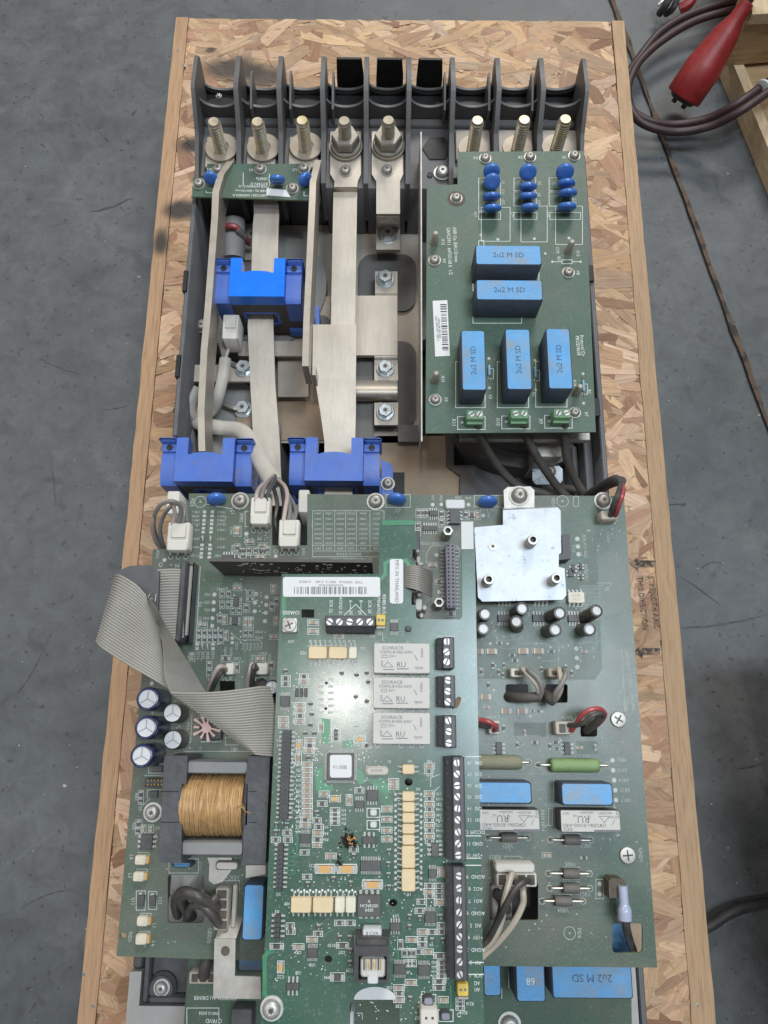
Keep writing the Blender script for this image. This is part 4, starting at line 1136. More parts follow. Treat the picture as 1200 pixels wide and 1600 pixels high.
def box_cap(bd, u0, v0, u1, v1, h, txt=None, rot=0, name='film_capacitor', mt='film_blue', side='film_side', th=9, hang=0., ink='ink_blue'):
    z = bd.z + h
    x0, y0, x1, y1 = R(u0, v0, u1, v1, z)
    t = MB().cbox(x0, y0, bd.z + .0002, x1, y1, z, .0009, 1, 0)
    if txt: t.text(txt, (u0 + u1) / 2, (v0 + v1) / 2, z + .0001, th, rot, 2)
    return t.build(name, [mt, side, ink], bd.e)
def lettered(t, lines, z):
    for (txt, u, v, h, rot) in lines: t.text(txt, u, v, z + .0001, h, rot, 1)

# ---------------------------------------------------------------- filter board
fb = Board('filter_board', .215, 790, 460)
fb.sheet([(715, 237), (912, 236), (915, 300), (931, 675), (665, 677), (667, 290), (715, 288)], mt='board_green_filter')
for i, (u, v, r) in enumerate([(758, 248, 7.5), (828, 246, 7.5), (897, 244, 7.5), (679, 407, 7.8), (888, 426, 7.8), (680, 625, 7.8), (898, 645, 7.5)]): fb.screw(PAN, u, v, r)
fb.pad.dot(713, 311, fb.z + .00007, 15, ring=0)
fb.pad.v.clear(); fb.pad.f.clear(); fb.pad.m.clear()
c = P(713, 311, fb.z); MB().lathe([(.0066, 0), (.0066, .00008)], c, 24).build('dirt_ring', 'dirt_brown', fb.e)
fb.screw(PAN, 713, 310, 7.5)
# blue disc varistors standing on edge
def disc(bd, u, v, wpx, tilt, hmm, thick=.0042, yaw=0):
    """upright disc, wpx wide, base centre near (u, v)"""
    c = P(u, v, bd.z); r = wpx * mpp(u, v, bd.z) / 2
    ax = Vector((math.sin(rad(yaw)), -math.cos(rad(tilt)), math.sin(rad(tilt))))
    t = MB().lathe([(r * .4, -thick / 2), (r * .8, -thick * .46), (r * .96, -thick * .28), (r, 0), (r * .96, thick * .28), (r * .8, thick * .46), (r * .4, thick / 2)], c + Vector((0, 0, r * .98 + .0012)), 28, axis=ax)
    for s_ in (-1, 1): t.box(c.x + s_ * r * .5 - .0003, c.y - .0003, bd.z, c.x + s_ * r * .5 + .0003, c.y + .0003, bd.z + r * .6, 1)
    t.build('disc_varistor', ['varistor_blue', 'lead_wire'], bd.e, sharp=70)
for (u, v, w, tl) in [(766, 282, 26, 18), (767, 298, 26, 30), (766, 322, 28, -20), (767, 340, 28, -22), (822, 284, 27, 25), (822, 307, 28, -20), (822, 321, 28, -28), (824, 339, 28, -20), (879, 284, 28, 22), (881, 302, 28, -15), (883, 317, 29, -20), (882, 338, 29, -20)]:
    disc(fb, u, v - 4, w, tl, 0)
for (u0, v0, u1, v1) in [(748, 278, 782, 330), (748, 332, 782, 343), (803, 278, 837, 298), (803, 300, 838, 322), (803, 332, 839, 343), (858, 278, 892, 298), (858, 300, 895, 322), (859, 332, 907, 343), (752, 324, 797, 377), (814, 322, 855, 378), (868, 322, 910, 382)]: fb.fr(u0, v0, u1, v1, .8)
for (u0, v0, u1, v1, tx, ro) in [(743, 383, 846, 414, '2u2 M SD', 0), (744, 437, 848, 469, '2u2 M SD', 0), (721, 516, 759, 610, '2u2 M SD', 90), (790.5, 514, 830, 609, '2u2 M SD', 90), (855, 513, 893, 608, '2u2 M SD', 90)]:
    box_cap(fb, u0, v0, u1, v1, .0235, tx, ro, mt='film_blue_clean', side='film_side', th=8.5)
for (u0, v0, u1, v1) in [(739, 413, 842, 454), (739, 464, 815, 505), (712, 565, 758, 637), (777, 565, 826, 637), (837, 565, 886, 636)]: fb.fr(u0, v0, u1, v1, 1)
# small resistors and standing pins
for (u, v) in [(764, 580), (836, 583), (911, 604)]:
    c = P(u, v, fb.z); k_ = mpp(u, v, fb.z)
    t = MB().lathe([(1.6 * k_, -9 * k_), (2.4 * k_, -7.5 * k_), (2.0 * k_, 0), (2.4 * k_, 7.5 * k_), (1.6 * k_, 9 * k_)], c + Vector((0, 0, 3 * k_)), 12, axis=(0, 1, 0))
    t.lathe([(.5 * k_, -17 * k_), (.5 * k_, 17 * k_)], c + Vector((0, 0, 2.6 * k_)), 6, 1, axis=(0, 1, 0)); t.build('axial_resistor', ['resistor_blue', 'lead_wire'], fb.e)
    fb.fr(u - 1, v - 4, u + 7, v + 12, .8); fb.dot(u, v - 20, 2.4); fb.dot(u + 1, v + 26, 2.4)
for (u, v) in [(679, 380), (888, 393), (680, 595), (900, 615)]:
    c = P(u, v, fb.z); MB().lathe([(.0028, 0), (.0026, .004), (.0022, .011), (.0014, .0125)], c, 12).build('plastic_post', 'connector_beige', fb.e)
for (u0, v0, u1, v1) in [(729, 640, 756, 655), (798, 639, 826, 654), (865, 638, 892, 653)]:
    z = fb.z + .0105
    x0, y0, x1, y1 = R(u0, v0, u1, v1, z)
    t = MB().cbox(x0, y0, fb.z, x1, y1, z, .0006, 0)
    t.box(x0 + .0006, y0 - .0018, fb.z, x1 - .0006, y0 + .0004, z - .0045, 0)
    t.build('green_terminal', ['terminal_green'], fb.e)
    for f in (.28, .74): put(TSCREW, 'terminal_screw', (x0 + (x1 - x0) * f, (y0 + y1) / 2, z), fb.e, .0021, random.uniform(.3, 1.2))
    fb.fr(u0 - 14, v0 + 11, u1 + 2, v1 + 16, 1); fb.dot(u0 - 7, v0 + 20, 2.5); fb.t('X11' if u0 < 740 else 'X10' if u0 < 810 else 'X9', u0 - 20, v0 + 20, 6, -90)
# bar-code label
p0 = P(689.5, 513, fb.z)
lb = MB().pplate([(676, 470), (699, 469), (703, 556), (680, 557)], fb.z + .0002, fb.z + .00005)
rb_ = random.Random(5); v = 476
while v < 549:
    h_ = rb_.choice((.8, 1.2, 1.9)); lb.line([(688.5 + (v - 470) * .045, v), (696.5 + (v - 470) * .045, v)], fb.z + .0003, h_, 1); v += h_ + rb_.choice((.9, 1.4, 2.2))
lb.text('Type GRFC5911 REV E', 683, 513, fb.z + .0003, 3.2, -87, 1); lb.text('64733168 SER 0430', 686.6, 513, fb.z + .0003, 3, -87, 1)
lb.build('barcode_label', ['label_white', 'ink_black'], fb.e)
fb.t('ABB Oy, BAU Drives', 711.5, 382, 5.6, -88); fb.t('GRFC5911  64733168 E  1/2', 702, 392, 5.6, -88)
fb.t('Protocol Oy', 910, 540, 5.6, -88); fb.t('PROD4658', 903, 540, 5.6, -88)
for (tx, u, v) in [('X15', 692, 378), ('X4', 694, 407), ('X13', 692, 592), ('X5', 697, 624), ('X12', 903, 396), ('X8', 903, 426), ('X7', 916, 647), ('X14', 898, 598), ('R1', 921, 612), ('R3', 766, 620), ('R2', 834, 616), ('C10', 871, 391), ('R3', 873, 404)]: fb.t(tx, u, v, 5, -88)
for (tx, u, v) in [('X3', 743, 247), ('X2', 813, 246), ('X1', 882, 246)]: fb.t(tx, u, v, 5)
fb.ln((863, 409), (877, 409)); fb.fr(878, 406, 894, 412); fb.ln((895, 409), (907, 409)); fb.dot(863, 409, 2); fb.dot(907, 409, 2)
fb.fr(748, 376, 756, 396); fb.dot(751, 367, 2); fb.dot(778, 374, 2.4); fb.dot(835, 373, 2.4); fb.dot(889, 372, 2.4); fb.dot(852, 396, 2)
for (tx, u, v) in [('C1', 786, 285), ('C11', 786, 300), ('C12', 786, 316), ('C17', 743, 335), ('C2', 843, 286), ('C8', 842, 304), ('C13', 842, 316), ('C16', 801, 335), ('C5', 897, 284), ('C9', 898, 300), ('C10', 898, 314), ('C15', 857, 335)]: fb.t(tx, u, v, 4.2, -88)
fb.done()

# ---------------------------------------------------------------- small varistor board at the upper left
sb = Board('varistor_board', .1975, 390, 285)
sb.sheet([(301, 277), (321, 277), (324, 256), (484, 256), (484, 313), (300, 307)], mt='board_green_filter')
for (u, v) in ((341, 265), (407, 265), (475, 264), (311, 288), (457, 295)): sb.screw(PAN, u, v, 7.8)
disc(sb, 332, 287, 22, 20, 0, .004); disc(sb, 435, 290, 24, -18, 0, .0045); disc(sb, 478, 290, 24, 10, 0, .0045, 60)
MB().pplate([(417, 294), (448, 297), (454, 308), (416, 305)], sb.z + .0003, sb.z + .00005).build('torn_label', 'label_white', sb.e)
sb.t('RT194V-0', 405, 287, 5, 180); sb.t('C/0437a', 411, 279, 5, 180); sb.t('NRFC5851 64700853 A', 390, 305, 4.2, 180); sb.t('ABB Oy / BAU Drives', 392, 298, 4.2, 180); sb.t('PCB 64700853 E 1/2', 395, 291, 4.2, 180)
sb.ln((380, 270), (380, 290)); sb.ln((421, 272), (421, 290), (417, 296)); sb.ln((322, 298), (322, 301), (344, 302)); sb.ln((475, 300), (475, 306), (482, 306))
for (tx, u, v) in (('W1', 328, 264), ('V1', 392, 265), ('U1', 460, 265)): sb.t(tx, u, v, 5, 180)
sb.done()

# ---------------------------------------------------------------- gate driver board under the main board (lower end)
gb = Board('driver_board', .228, 640, 1550)
gb.sheet([(297, 1470), (985, 1470), (988, 1640), (284, 1640)], mt='board_green_driver')
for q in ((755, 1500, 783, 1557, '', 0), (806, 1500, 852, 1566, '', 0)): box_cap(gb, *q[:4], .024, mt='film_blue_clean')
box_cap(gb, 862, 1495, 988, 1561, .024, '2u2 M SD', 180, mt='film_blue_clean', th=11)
gb.ink.text('68', 829, 1533, gb.z + .0242, 10, 180)
gb.screw(PANB, 796, 1600, 14)
gb.t('RINT5521 AU DRIVER', 336, 1559, 5.5, 180); gb.t('94V-0 0434', 326, 1583, 5, 180); gb.t('C FRVD', 334, 1595, 6, 180)
gb.fr(292, 1575, 342, 1625); gb.ln((558, 1583), (566, 1583), (566, 1592))
gb.ln((784, 1545), (784, 1560)); gb.ln((795, 1515), (795, 1543))
t = MB().pbox(295, 1518, 337, 1538, gb.z + .010, gb.z, .0006, 0); t.build('driver_connector', ['connector_beige'], gb.e)
for k in range(3):
    MB().pbox(299 + k * 13, 1522, 309 + k * 13, 1535, gb.z + .0103, gb.z + .0095, .0003).build('socket_hole', 'dirt_brown', gb.e)
MB().ptube([(330, 1480, .24), (322, 1505, .246), (318, 1525, .240)], 9, 10).build('wire_bundle', 'sleeve_brown', gb.e)
MB().pbox(360, 1576, 393, 1640, gb.z + .012, gb.z, .0006).build('driver_relay', 'connector_dark', gb.e)
box_cap(gb, 372, 1492, 412, 1518, .020, mt='film_blue_clean')
gb.done()
# ---------------------------------------------------------------- main board
mb = Board('main_board', .270, 620, 1130)
def rh(u0, v0, u1, v1, r=3): return rrect(u0, v0, u1, v1, r, 2)
def ch_(u, v, r, n=14): return [(u + r * math.cos(2 * math.pi * i / n), v + r * math.sin(2 * math.pi * i / n)) for i in range(n)]
mb.sheet([(295, 771), (425, 771.5), (425, 852), (480, 852), (480, 772), (975, 775), (1027, 1512), (600, 1508), (182, 1494), (197, 1320), (222, 1050), (239, 858), (296, 858)],
         [rh(790, 1069, 825, 1097), rh(852, 1069, 887, 1098), rh(907, 1133, 933, 1151), rh(765, 1379, 841, 1438), rh(957, 1443, 1004, 1489, 5), rh(262, 1367, 319, 1442, 4), rh(343, 1064, 367, 1080, 1), rh(397, 1064, 424, 1080, 1), ch_(192, 1462, 5)])
Z = mb.z
pr_ = MB()
for q in ([(880, 800), (905, 800), (917, 824), (932, 838), (941, 1045), (930, 1062), (830, 1062), (745, 1060), (745, 945), (884, 941)], [(803, 1129), (853, 1129), (853, 1152), (835, 1148), (803, 1150)], [(900, 1158), (932, 1158), (936, 1164), (934, 1178), (902, 1178)], [(846, 1322), (880, 1324), (930, 1330), (932, 1352), (880, 1352), (840, 1350)], [(858, 1420), (955, 1418), (955, 1440), (880, 1441)], [(250, 1460), (330, 1478), (330, 1492), (240, 1489)]): pr_.pplate(q, Z + .00004, Z + .00001)
pcb('board_green_pour', (.050, .105, .075), (.075, .125, .09), .6, (.16, .155, .125), .30)
pr_.build('copper_areas', 'board_green_pour', mb.e, kind='stuff')
for (u, v, r, m_) in [(375.5, 783, 11, PAN), (587, 784, 11, PAN), (942, 783, 11, PAN), (965.6, 1124, 12, FLAT), (980, 1336, 12.5, FLAT), (239, 1269, 11.5, PANB)]: mb.screw(m_, u, v, r)
# flat-lying blue discs along the upper edge
for (u, v, a) in [(338, 780, 8), (620, 780, -8), (762, 784, 0)]:
    c = P(u, v, Z + .004); k_ = mpp(u, v, Z)
    t = MB().lathe([(5 * k_, -6.2 * k_), (12 * k_, -5 * k_), (15 * k_, -1.5 * k_), (15 * k_, 1.5 * k_), (12 * k_, 5 * k_), (5 * k_, 6.2 * k_)], c, 24, axis=(math.sin(rad(a)), -math.cos(rad(a)), .25)); t.build('disc_capacitor', 'varistor_blue', mb.e, sharp=70)
mb.ln((323, 788), (362, 795), (365, 790)); mb.fr(603, 773, 641, 793); mb.fr(741, 774, 790, 792); mb.t('C1', 363, 800, 5, -90); mb.t('C3', 622, 797, 5, 180); mb.t('C4', 770, 796, 5, 180)
# fiducials
for (u, v, tx) in [(313, 784, 'FID5'), (879, 783, 'FID1'), (890, 1458, 'FID6')]:
    mb.ink.dot(u, v, Z + .0001, 9.5, n=24, ring=.9); mb.dot(u, v, 1.6)
mb.t('FID5', 300, 785, 5.5, -90); mb.t('FID1', 864, 785, 5.5, -90); mb.t('FID6', 905, 1458, 6, -90); mb.fr(896, 776, 904, 791)
# solder-jumper rows
rows = [(800, '178A-2'), (806.5, '143A-2'), (813, '248A-2'), (819, '221A-2'), (828, '124A-4'), (842, '137A-4'), (855, '180A-4'), (868, 'NOT USED')]
for v, tx in rows:
    mb.t(tx, 306, v, 3.6, 180, .85); mb.t(tx, 346, v, 3.6, 180, .85)
for v in (800, 806.2, 813.2, 819, 825.6, 831.6, 851.7, 858, 864.8, 870.8):
    for u in (320 - (v - 800) * .08, 332 - (v - 800) * .07): mb.prect(u - 2.6, v - 2.1, u + 2.6, v + 2.1)
for u in (317, 329): MB().ptube([(u, 837.5, Z + .0004), (u, 842, Z + .0012), (u, 846.5, Z + .0004)], 1.6, 6).build('solder_bridge', 'pad_tin', mb.e)
# table of switch settings
cols = [488.5, 505, 523, 540, 557, 578, 600]; rws = [798, 806.5, 814.5, 822.5, 830, 837, 844.5, 852, 861, 870]
mb.fr(488.5, 798, 600, 870, .8)
for c_ in cols[1:-1]: mb.ln((c_, 798), (c_, 861), w=.7)
for v in rws[7:9]: mb.ln((488.5, v), (600, v), w=.7)
st = ['OPEN', 'SHORT']; rt = random.Random(2)
for i, v in enumerate(rws[:7]):
    for k_ in range(5): mb.t(st[rt.random() < .5], (cols[k_] + cols[k_ + 1]) / 2, v + 4, 3.2, 180, .9)
    mb.t(['248A-2', '221A-2', '178A-2', '143A-2', '180A-4', '137A-4', '124A-4'][i], 588, v + 4, 3.2, 180, .85)
for k_, tx in enumerate(['S973', 'S977', 'S976', 'S975', 'S974', 'TYPE']): mb.t(tx, (cols[k_] + cols[k_ + 1]) / 2, 856.5, 4, 180, .9)
mb.t('SWITCH STATUS', 545, 865.5, 4, 180); mb.t('SEE CODE SCALING 973-977', 550, 874, 4, 180)
# white wire plugs on the upper edge
def board_plug(u0, v0, u1, v1, h):
    plugbody('wire_plug', u0, v0, u1, v1, Z + h, Z + .0015, drive)
    w = u1 - u0
    for f in (.16, .5, .84):
        u = u0 + w * f
        MB().ptube([(u, v1 - 3, Z + .005), (u + .5, v1 + 7, Z + .0045), (u + .8, v1 + 12, Z + .0003)], 1.8, 6).build('plug_pin', 'pad_tin', mb.e)
        mb.ink.dot(u + 1, v1 + 12.5, Z + .0001, 3.6, n=14, ring=.8)
board_plug(390.5, 776, 421, 817, .011); board_plug(435, 811, 467, 852, .010); board_plug(260, 815, 295, 858, .011)
for (u, v, tx) in [(385, 841, 'O'), (394.5, 841, '+'), (405.5, 841, 'M'), (417, 841, '-'), (251, 882, 'O'), (267, 882, '+'), (277, 883, 'M'), (431, 861, 'O')]: mb.t(tx, u, v, 7, 180)
mb.t('X902', 377, 809, 5.5, -90); mb.t('X901', 474, 862, 4.5, -90); mb.t('X903', 246, 866, 5, -90); mb.dot(385, 834, 3.4); mb.dot(431, 869, 3.2); mb.dot(257, 875, 3.2)
mb.ln((388, 799), (383, 799), (383, 823), (388, 823))
# lower sockets of the two sensors that stick up beside the board
for (u0, v0, u1, v1) in ((260, 767, 280, 803), (466, 765, 483, 801)): MB().pbox(u0, v0, u1, v1, .206, .17, .0008).build('sensor_socket', 'connector_white', drive)
# twisted leads of the plugs
for pts, mt in [([(270, 820, .279), (273, 800, .284), (268, 786, .288), (256, 784, .289), (243, 800, .285), (238, 822, .276), (243, 845, .262), (252, 858, .25)], 'wire_pink'),
                ([(278, 820, .279), (283, 795, .286), (270, 783, .293), (250, 790, .290), (240, 812, .280), (245, 840, .262), (258, 856, .25)], 'wire_grey'),
                ([(285, 820, .279), (288, 800, .282), (282, 786, .275), (262, 796, .268), (250, 825, .260), (256, 856, .25)], 'wire_grey')]:
    MB().ptube(pts, 3.4, 8).build('lead_wire', mt, drive)
for pts, mt in [([(400, 782, .280), (402, 770, .276), (408, 760, .26), (420, 750, .235), (428, 742, .22)], 'wire_pink'), ([(408, 782, .280), (411, 768, .274), (417, 756, .25), (428, 744, .22)], 'wire_grey'), ([(416, 782, .280), (420, 768, .27), (426, 756, .25), (430, 744, .22)], 'wire_black'),
                ([(443, 815, .278), (446, 795, .274), (449, 775, .266), (445, 760, .25), (434, 750, .225)], 'wire_pink'), ([(451, 815, .278), (453, 796, .27), (448, 775, .255), (436, 755, .225)], 'wire_grey'), ([(459, 815, .278), (462, 798, .265), (452, 776, .24), (436, 756, .22)], 'wire_grey'),
                ([(425, 755, .225), (433, 785, .235), (430, 815, .24), (436, 850, .235)], 'wire_black'), ([(440, 760, .22), (444, 790, .22), (440, 830, .23)], 'wire_black'), ([(466, 790, .2), (458, 810, .205), (462, 835, .21)], 'wire_grey')]:
    MB().ptube(pts, 3.4, 8).build('lead_wire', mt, drive)
# upright plug-in card
h_ = .040
a, b = P(350, 899, Z), P(583, 899, Z)
card = MB().box(a.x, a.y, Z, b.x, a.y + .0016, Z + h_)
rc_ = random.Random(8)
for k_ in range(70):
    x = rc_.uniform(a.x + .004, b.x - .003); zz = Z + rc_.uniform(.008, h_ - .004)
    w_, q_ = rc_.choice(((.0012, .0004), (.0005, .0012), (.0007, .0007), (.002, .0003)))
    card.box(x, a.y - .0004, zz, x + w_, a.y + .0002, zz + q_, 1)
fix(card.build('upright_card', ['sleeve_brown', 'pad_tin'], mb.e))
mb.ic(347, 866.5, 364, 875, h=.0015, leads='u', n=4, lp=5, name='jumper_block', mt='connector_dark')
# dense parts between plugs and card
for (u, v, l, w, ve, kd) in [(371, 830, 11, 8, True, 'c'), (371, 857, 9, 5, True, 'r'), (391, 847, 9, 5, False, 'c'), (410, 852, 9, 5, False, 'c'), (389, 861, 8, 5, True, 'r'), (400, 861, 8, 5, True, 'r'), (407, 870, 9, 5, False, 'c'), (380, 870, 8, 5, True, 'r'), (388, 871, 7, 4, True, 'r'), (370, 870, 7, 5, False, 'r'), (418, 860, 8, 5, True, 'r')]: mb.chip(u, v, l, w, ve, kd)
mb.sot(379, 861, 4); mb.sot(411, 861, 4)
mb.t('C943', 361, 829, 4.5, -90); mb.t('R165', 363, 857, 4.5, -90)
# region right of the ribbon socket
for (u, v, l, w, ve, kd) in [(371, 919, 9, 5, False, 'c'), (347, 928, 7, 4, True, 'r'), (357, 928, 7, 4, True, 'r'), (347, 945, 7, 4, True, 'r'), (357, 945, 7, 4, True, 'r'), (364, 954, 7, 4, True, 'r'), (374, 954, 7, 4, True, 'r'), (385, 950, 8, 5, True, 'r'), (344, 966, 8, 5, True, 'r'), (351, 968, 10, 5, True, 'c'), (384, 972, 11, 5.5, True, 'c'), (392, 972, 11, 5.5, True, 'c'), (384, 989, 8, 5, True, 'r'), (392, 989, 8, 5, True, 'r'), (317, 976, 9, 5, False, 'c'), (353, 993, 11, 5, True, 'c'), (391, 926, 7, 4, False, 'r'), (391, 936, 7, 4, False, 'r'), (427, 920, 9, 5, True, 'c'), (432, 970, 9, 5, True, 'c'), (428, 995, 9, 5, False, 'c'), (432, 940, 8, 4.5, True, 'r'), (425, 948, 8, 4.5, True, 'r'), (353, 1029, 10, 6, False, 'r'), (407, 1029, 10, 6, False, 'c'), (300, 1026, 9, 6, True, 'c'), (327, 1040, 8, 5, True, 'r'), (327, 1051, 8, 5, True, 'r'), (369, 1043, 10, 7, True, 'r'), (424, 1040, 9, 5, True, 'r')] + [(311 + 8.5 * i, v, 7, 4.5, True, 'r') for i in range(5) for v in (989, 1000)]: mb.chip(u, v, l, w, ve, kd)
mb.ic(364.5, 933, 373, 947, leads='l', n=4, lp=4, name='chip_package'); mb.ic(362, 964, 371, 976, leads='l', n=4, lp=4, name='chip_package')
for (u, v) in [(335, 929), (334, 941), (333.5, 953), (332, 966), (331.5, 978), (400, 928), (398.5, 941.5), (398, 955), (416.5, 933), (416, 945), (415, 957.5), (414, 970.5)]: mb.dot(u, v, 3.3)
for (u, v) in [(354, 919), (383, 922), (409, 941), (406, 955), (362, 990), (376, 986.5), (376, 995), (342, 1006), (376, 1004), (341, 981), (366, 930), (344, 957)]: mb.dot(u, v, 1.5)
for u in (308, 333): mb.prect(u - 2.6, 1004, u + 2.6, 1009); mb.prect(u - 2.6, 1011, u + 2.6, 1016)
for v in (997, 1004): mb.prect(360.5, v - 2.4, 365.5, v + 2.4)
for u in (317, 325): MB().ptube([(u, 1004, Z + .0004), (u - .8, 1009.5, Z + .0012), (u, 1015, Z + .0004)], 1.6, 6).build('solder_bridge', 'pad_tin', mb.e)
for (tx, u, v, h, r) in [('S974', 309, 1024, 5, -90), ('S976', 316, 1024, 5, -90), ('S975', 324, 1024, 5, -90), ('S977', 332, 1024, 5, -90), ('S973', 369, 1009, 5, -90), ('C307', 371, 1029, 5, 180), ('C607', 410, 1021, 5, 180), ('ENW', 361, 1018, 4.5, -90), ('GNW', 352, 1018, 4.5, -90), ('ENL', 394, 1028, 4.5, -90), ('GNL', 421, 1027, 4.5, -90), ('X30', 355, 1059, 8, 180), ('X60', 407, 1061, 8, 180), ('09', 328, 1061, 5.5, 180), ('08', 426, 1060, 5.5, 180), ('C975', 312, 970, 5, -90), ('X4', 312, 944, 5.5, -90), ('X53', 324, 929, 4.5, 180), ('X53', 324, 941, 4.5, 180), ('X56', 324, 953, 4.5, 180), ('X55', 322, 966, 4.5, 180), ('R992', 345, 920, 4.5, 180), ('C929', 371, 912, 4.5, 180), ('R980', 405, 987, 4.5, 180), ('R990', 405, 996, 4.5, 180)]: mb.t(tx, u, v, h, r)
for i, tx in enumerate(['R976', 'R974', 'R975', 'R977', 'R973', 'C925']): mb.t(tx, 380 + i * 5.6, 1010, 4, -90)
mb.ln((362, 990), (374, 1000), (405, 1000), (410, 1005))
# fine parallel tracks near the socket, same mask over copper
tr = MB()
for k_ in range(9): tr.line([(312 + k_ * 2.0, 930 + k_ * 3), (312 + k_ * 2.0, 905 + k_ * 1.5), (325 + k_ * 2, 893 + k_ * 2.2), (352 + k_ * 4, 893 + k_ * 2.2)], Z + .00005, .55)
for k_ in range(7): tr.line([(900 - k_ * 2.2, 1186), (930 - k_ * 2.2, 1216 - k_)], Z + .00005, .5); tr.line([(835, 1222 + k_ * 5), (850 + k_, 1222 + k_ * 5)], Z + .00005, .6)
for k_ in range(26): tr.line([(905 + (k_ % 2), 915 + k_ * 2.1), (938, 915 + k_ * 2.1)], Z + .00005, .5)
tr.build('copper_tracks', 'board_green_control', mb.e, kind='stuff')
# lead plugs X30 / X60
for (u0, u1, v0, v1) in ((352, 365, 1036, 1054), (400, 418, 1036, 1054)):
    MB().pbox(u0, v0, u1, v1, Z + .008, Z, .0005).build('pin_socket', 'connector_white', mb.e)
    MB().pbox(u0 - 5, 1041, u0 + 2, 1049, Z + .0085, Z + .003, .0005).build('crimp_contact', 'sleeve_brown', mb.e)
for pts, mt in [([(354, 1044, .277), (343, 1042, .281), (336, 1052, .280), (330, 1066, .276), (324, 1080, .27)], 'wire_pink'), ([(354, 1047, .276), (346, 1050, .284), (338, 1062, .282), (330, 1080, .272)], 'wire_black'), ([(400, 1044, .277), (394, 1038, .282), (391, 1050, .282), (387, 1066, .276), (388, 1082, .27)], 'wire_pink'), ([(402, 1046, .277), (397, 1040, .285), (395, 1055, .283), (392, 1075, .272)], 'wire_black')]:
    MB().ptube(pts, 4, 8).build('lead_wire', mt, drive)
MB().ptube([(404, 1066, .268), (412, 1078, .278), (420, 1096, .282), (432, 1125, .284)], 11, 10, flat=.6).build('wire_sleeve', 'wire_black', drive)
# ribbon socket
a0 = R(278, 876, 287, 1003, Z + .017)
MB().cbox(a0[0], a0[1], Z, a0[2], a0[3], Z + .017, .0008).build('ribbon_socket', 'connector_dark', mb.e)
MB().pbox(288, 878, 291.5, 1000, Z + .013, Z, .0005).build('socket_strain_bar', 'connector_dark', mb.e)
MB().pbox(291.5, 884, 296.5, 993, Z + .011, Z, .0003).build('ribbon_end', 'ribbon_grey', mb.e)
MB().pbox(296.8, 878, 300, 1005, Z + .009, Z, .0005).build('socket_base', 'connector_dark', mb.e)
mb.ln((313, 885), (306, 1010), w=1)
# electrolytic capacitors
def can(bd, tu, tv, rpx, h, name, sleeve, ring=.80, vent=True, base=None, dark=None):
    top = P(tu, tv, bd.z + h); r = rpx * mpp(tu, tv, bd.z + h)
    bot = base if base else Vector((top.x, top.y, bd.z))
    ax = top - bot; Lh = ax.length
    t = MB().lathe([(r * .97, 0), (r, .0006), (r, Lh * .90), (r * .985, Lh * .975), (r * .92, Lh), (r * ring, Lh + .0001), (r * ring * .98, Lh - .0004), (r * .1, Lh - .0004)], bot, 28, axis=ax, mlist=[0, 0, 0, 0, 0, 1, 1, 1])
    if vent:
        for a_ in (90, 210, 330):
            p2 = [(0, -.02), (.92, -.02), (.92, .02), (0, .02)]
            ca, sa = math.cos(rad(a_)), math.sin(rad(a_))
            t.add([(top.x + r * ring * (x * ca - y * sa * 1.5), top.y + r * ring * (x * sa + y * ca * 1.5), top.z + .0000) for x, y in p2], [(0, 1, 2, 3)], 2)
        for i in range(5):
            a_ = rad(-112 + i * 9)
            t.add([(top.x + r * q_ * math.cos(a_ + da), top.y + r * q_ * math.sin(a_ + da), top.z + .00025 - (.0012 if q_ > .98 else 0)) for q_, da in ((.84, -.05), (.99, -.05), (.99, .05), (.84, .05))], [(0, 1, 2, 3)], 3)
    return t.build(name, [sleeve, 'cap_can', 'ink_grey', 'cap_stripe'], bd.e)
for (u, v) in ((230.5, 1092), (228, 1137), (221, 1181)): can(mb, u, v, 18.2, .0245, 'electrolytic_capacitor', 'cap_sleeve_blue', .76)
for (u, v) in ((269.5, 1114), (270, 1156)): can(mb, u, v, 15, .0150, 'electrolytic_capacitor', 'cap_sleeve_black', .88)
for (u, v) in ((425, 1074),): can(mb, u, v, 12, .020, 'electrolytic_capacitor', 'cap_sleeve_blue', .8)
for (tx, u, v) in [('+', 238, 1115, ), ('-', 274, 1094), ('+', 283, 1094), ('+', 280, 1136)]: mb.t(tx, u, v, 8)
mb.t('21', 237, 1062, 5, 180); mb.dot(237, 1068, 3.2)
# pressed star heat sink on its transistor
MB().pbox(316, 1122, 346, 1156, Z + .006, Z, .0005).build('transistor_body', 'connector_dark', mb.e)
sp = []
cu, cv, zz = 322, 1137, Z + .0105
for i in range(9):
    a_ = rad(75 + i * 34)
    for da, rr in ((-6, 9), (-7, 24 if i % 2 == 0 else 20), (5, 25 if i % 2 == 0 else 21), (10, 9)):
        sp.append((cu + rr * math.cos(a_ + rad(da)) * .95, cv - rr * math.sin(a_ + rad(da)) * .9))
t = MB().pplate(sp, zz, zz - .0012, m=0); t.dot(313.5, 1137, zz + .0001, 2.4, 1)
t.build('star_heatsink', ['heat_star', 'housing_black'], mb.e)
mb.ln((300, 1116), (298, 1158)); mb.ln((314, 1159), (345, 1159), (347, 1148), w=1.6); mb.t('VX1', 294, 1134, 5, -90); mb.t('C8', 296, 1157, 5, -90); mb.fr(352, 1152, 372, 1164); mb.t('V81', 366, 1170, 5.5, 180); mb.ln((287, 1174), (420, 1174)); mb.t('T1', 312, 1170, 5, -90)
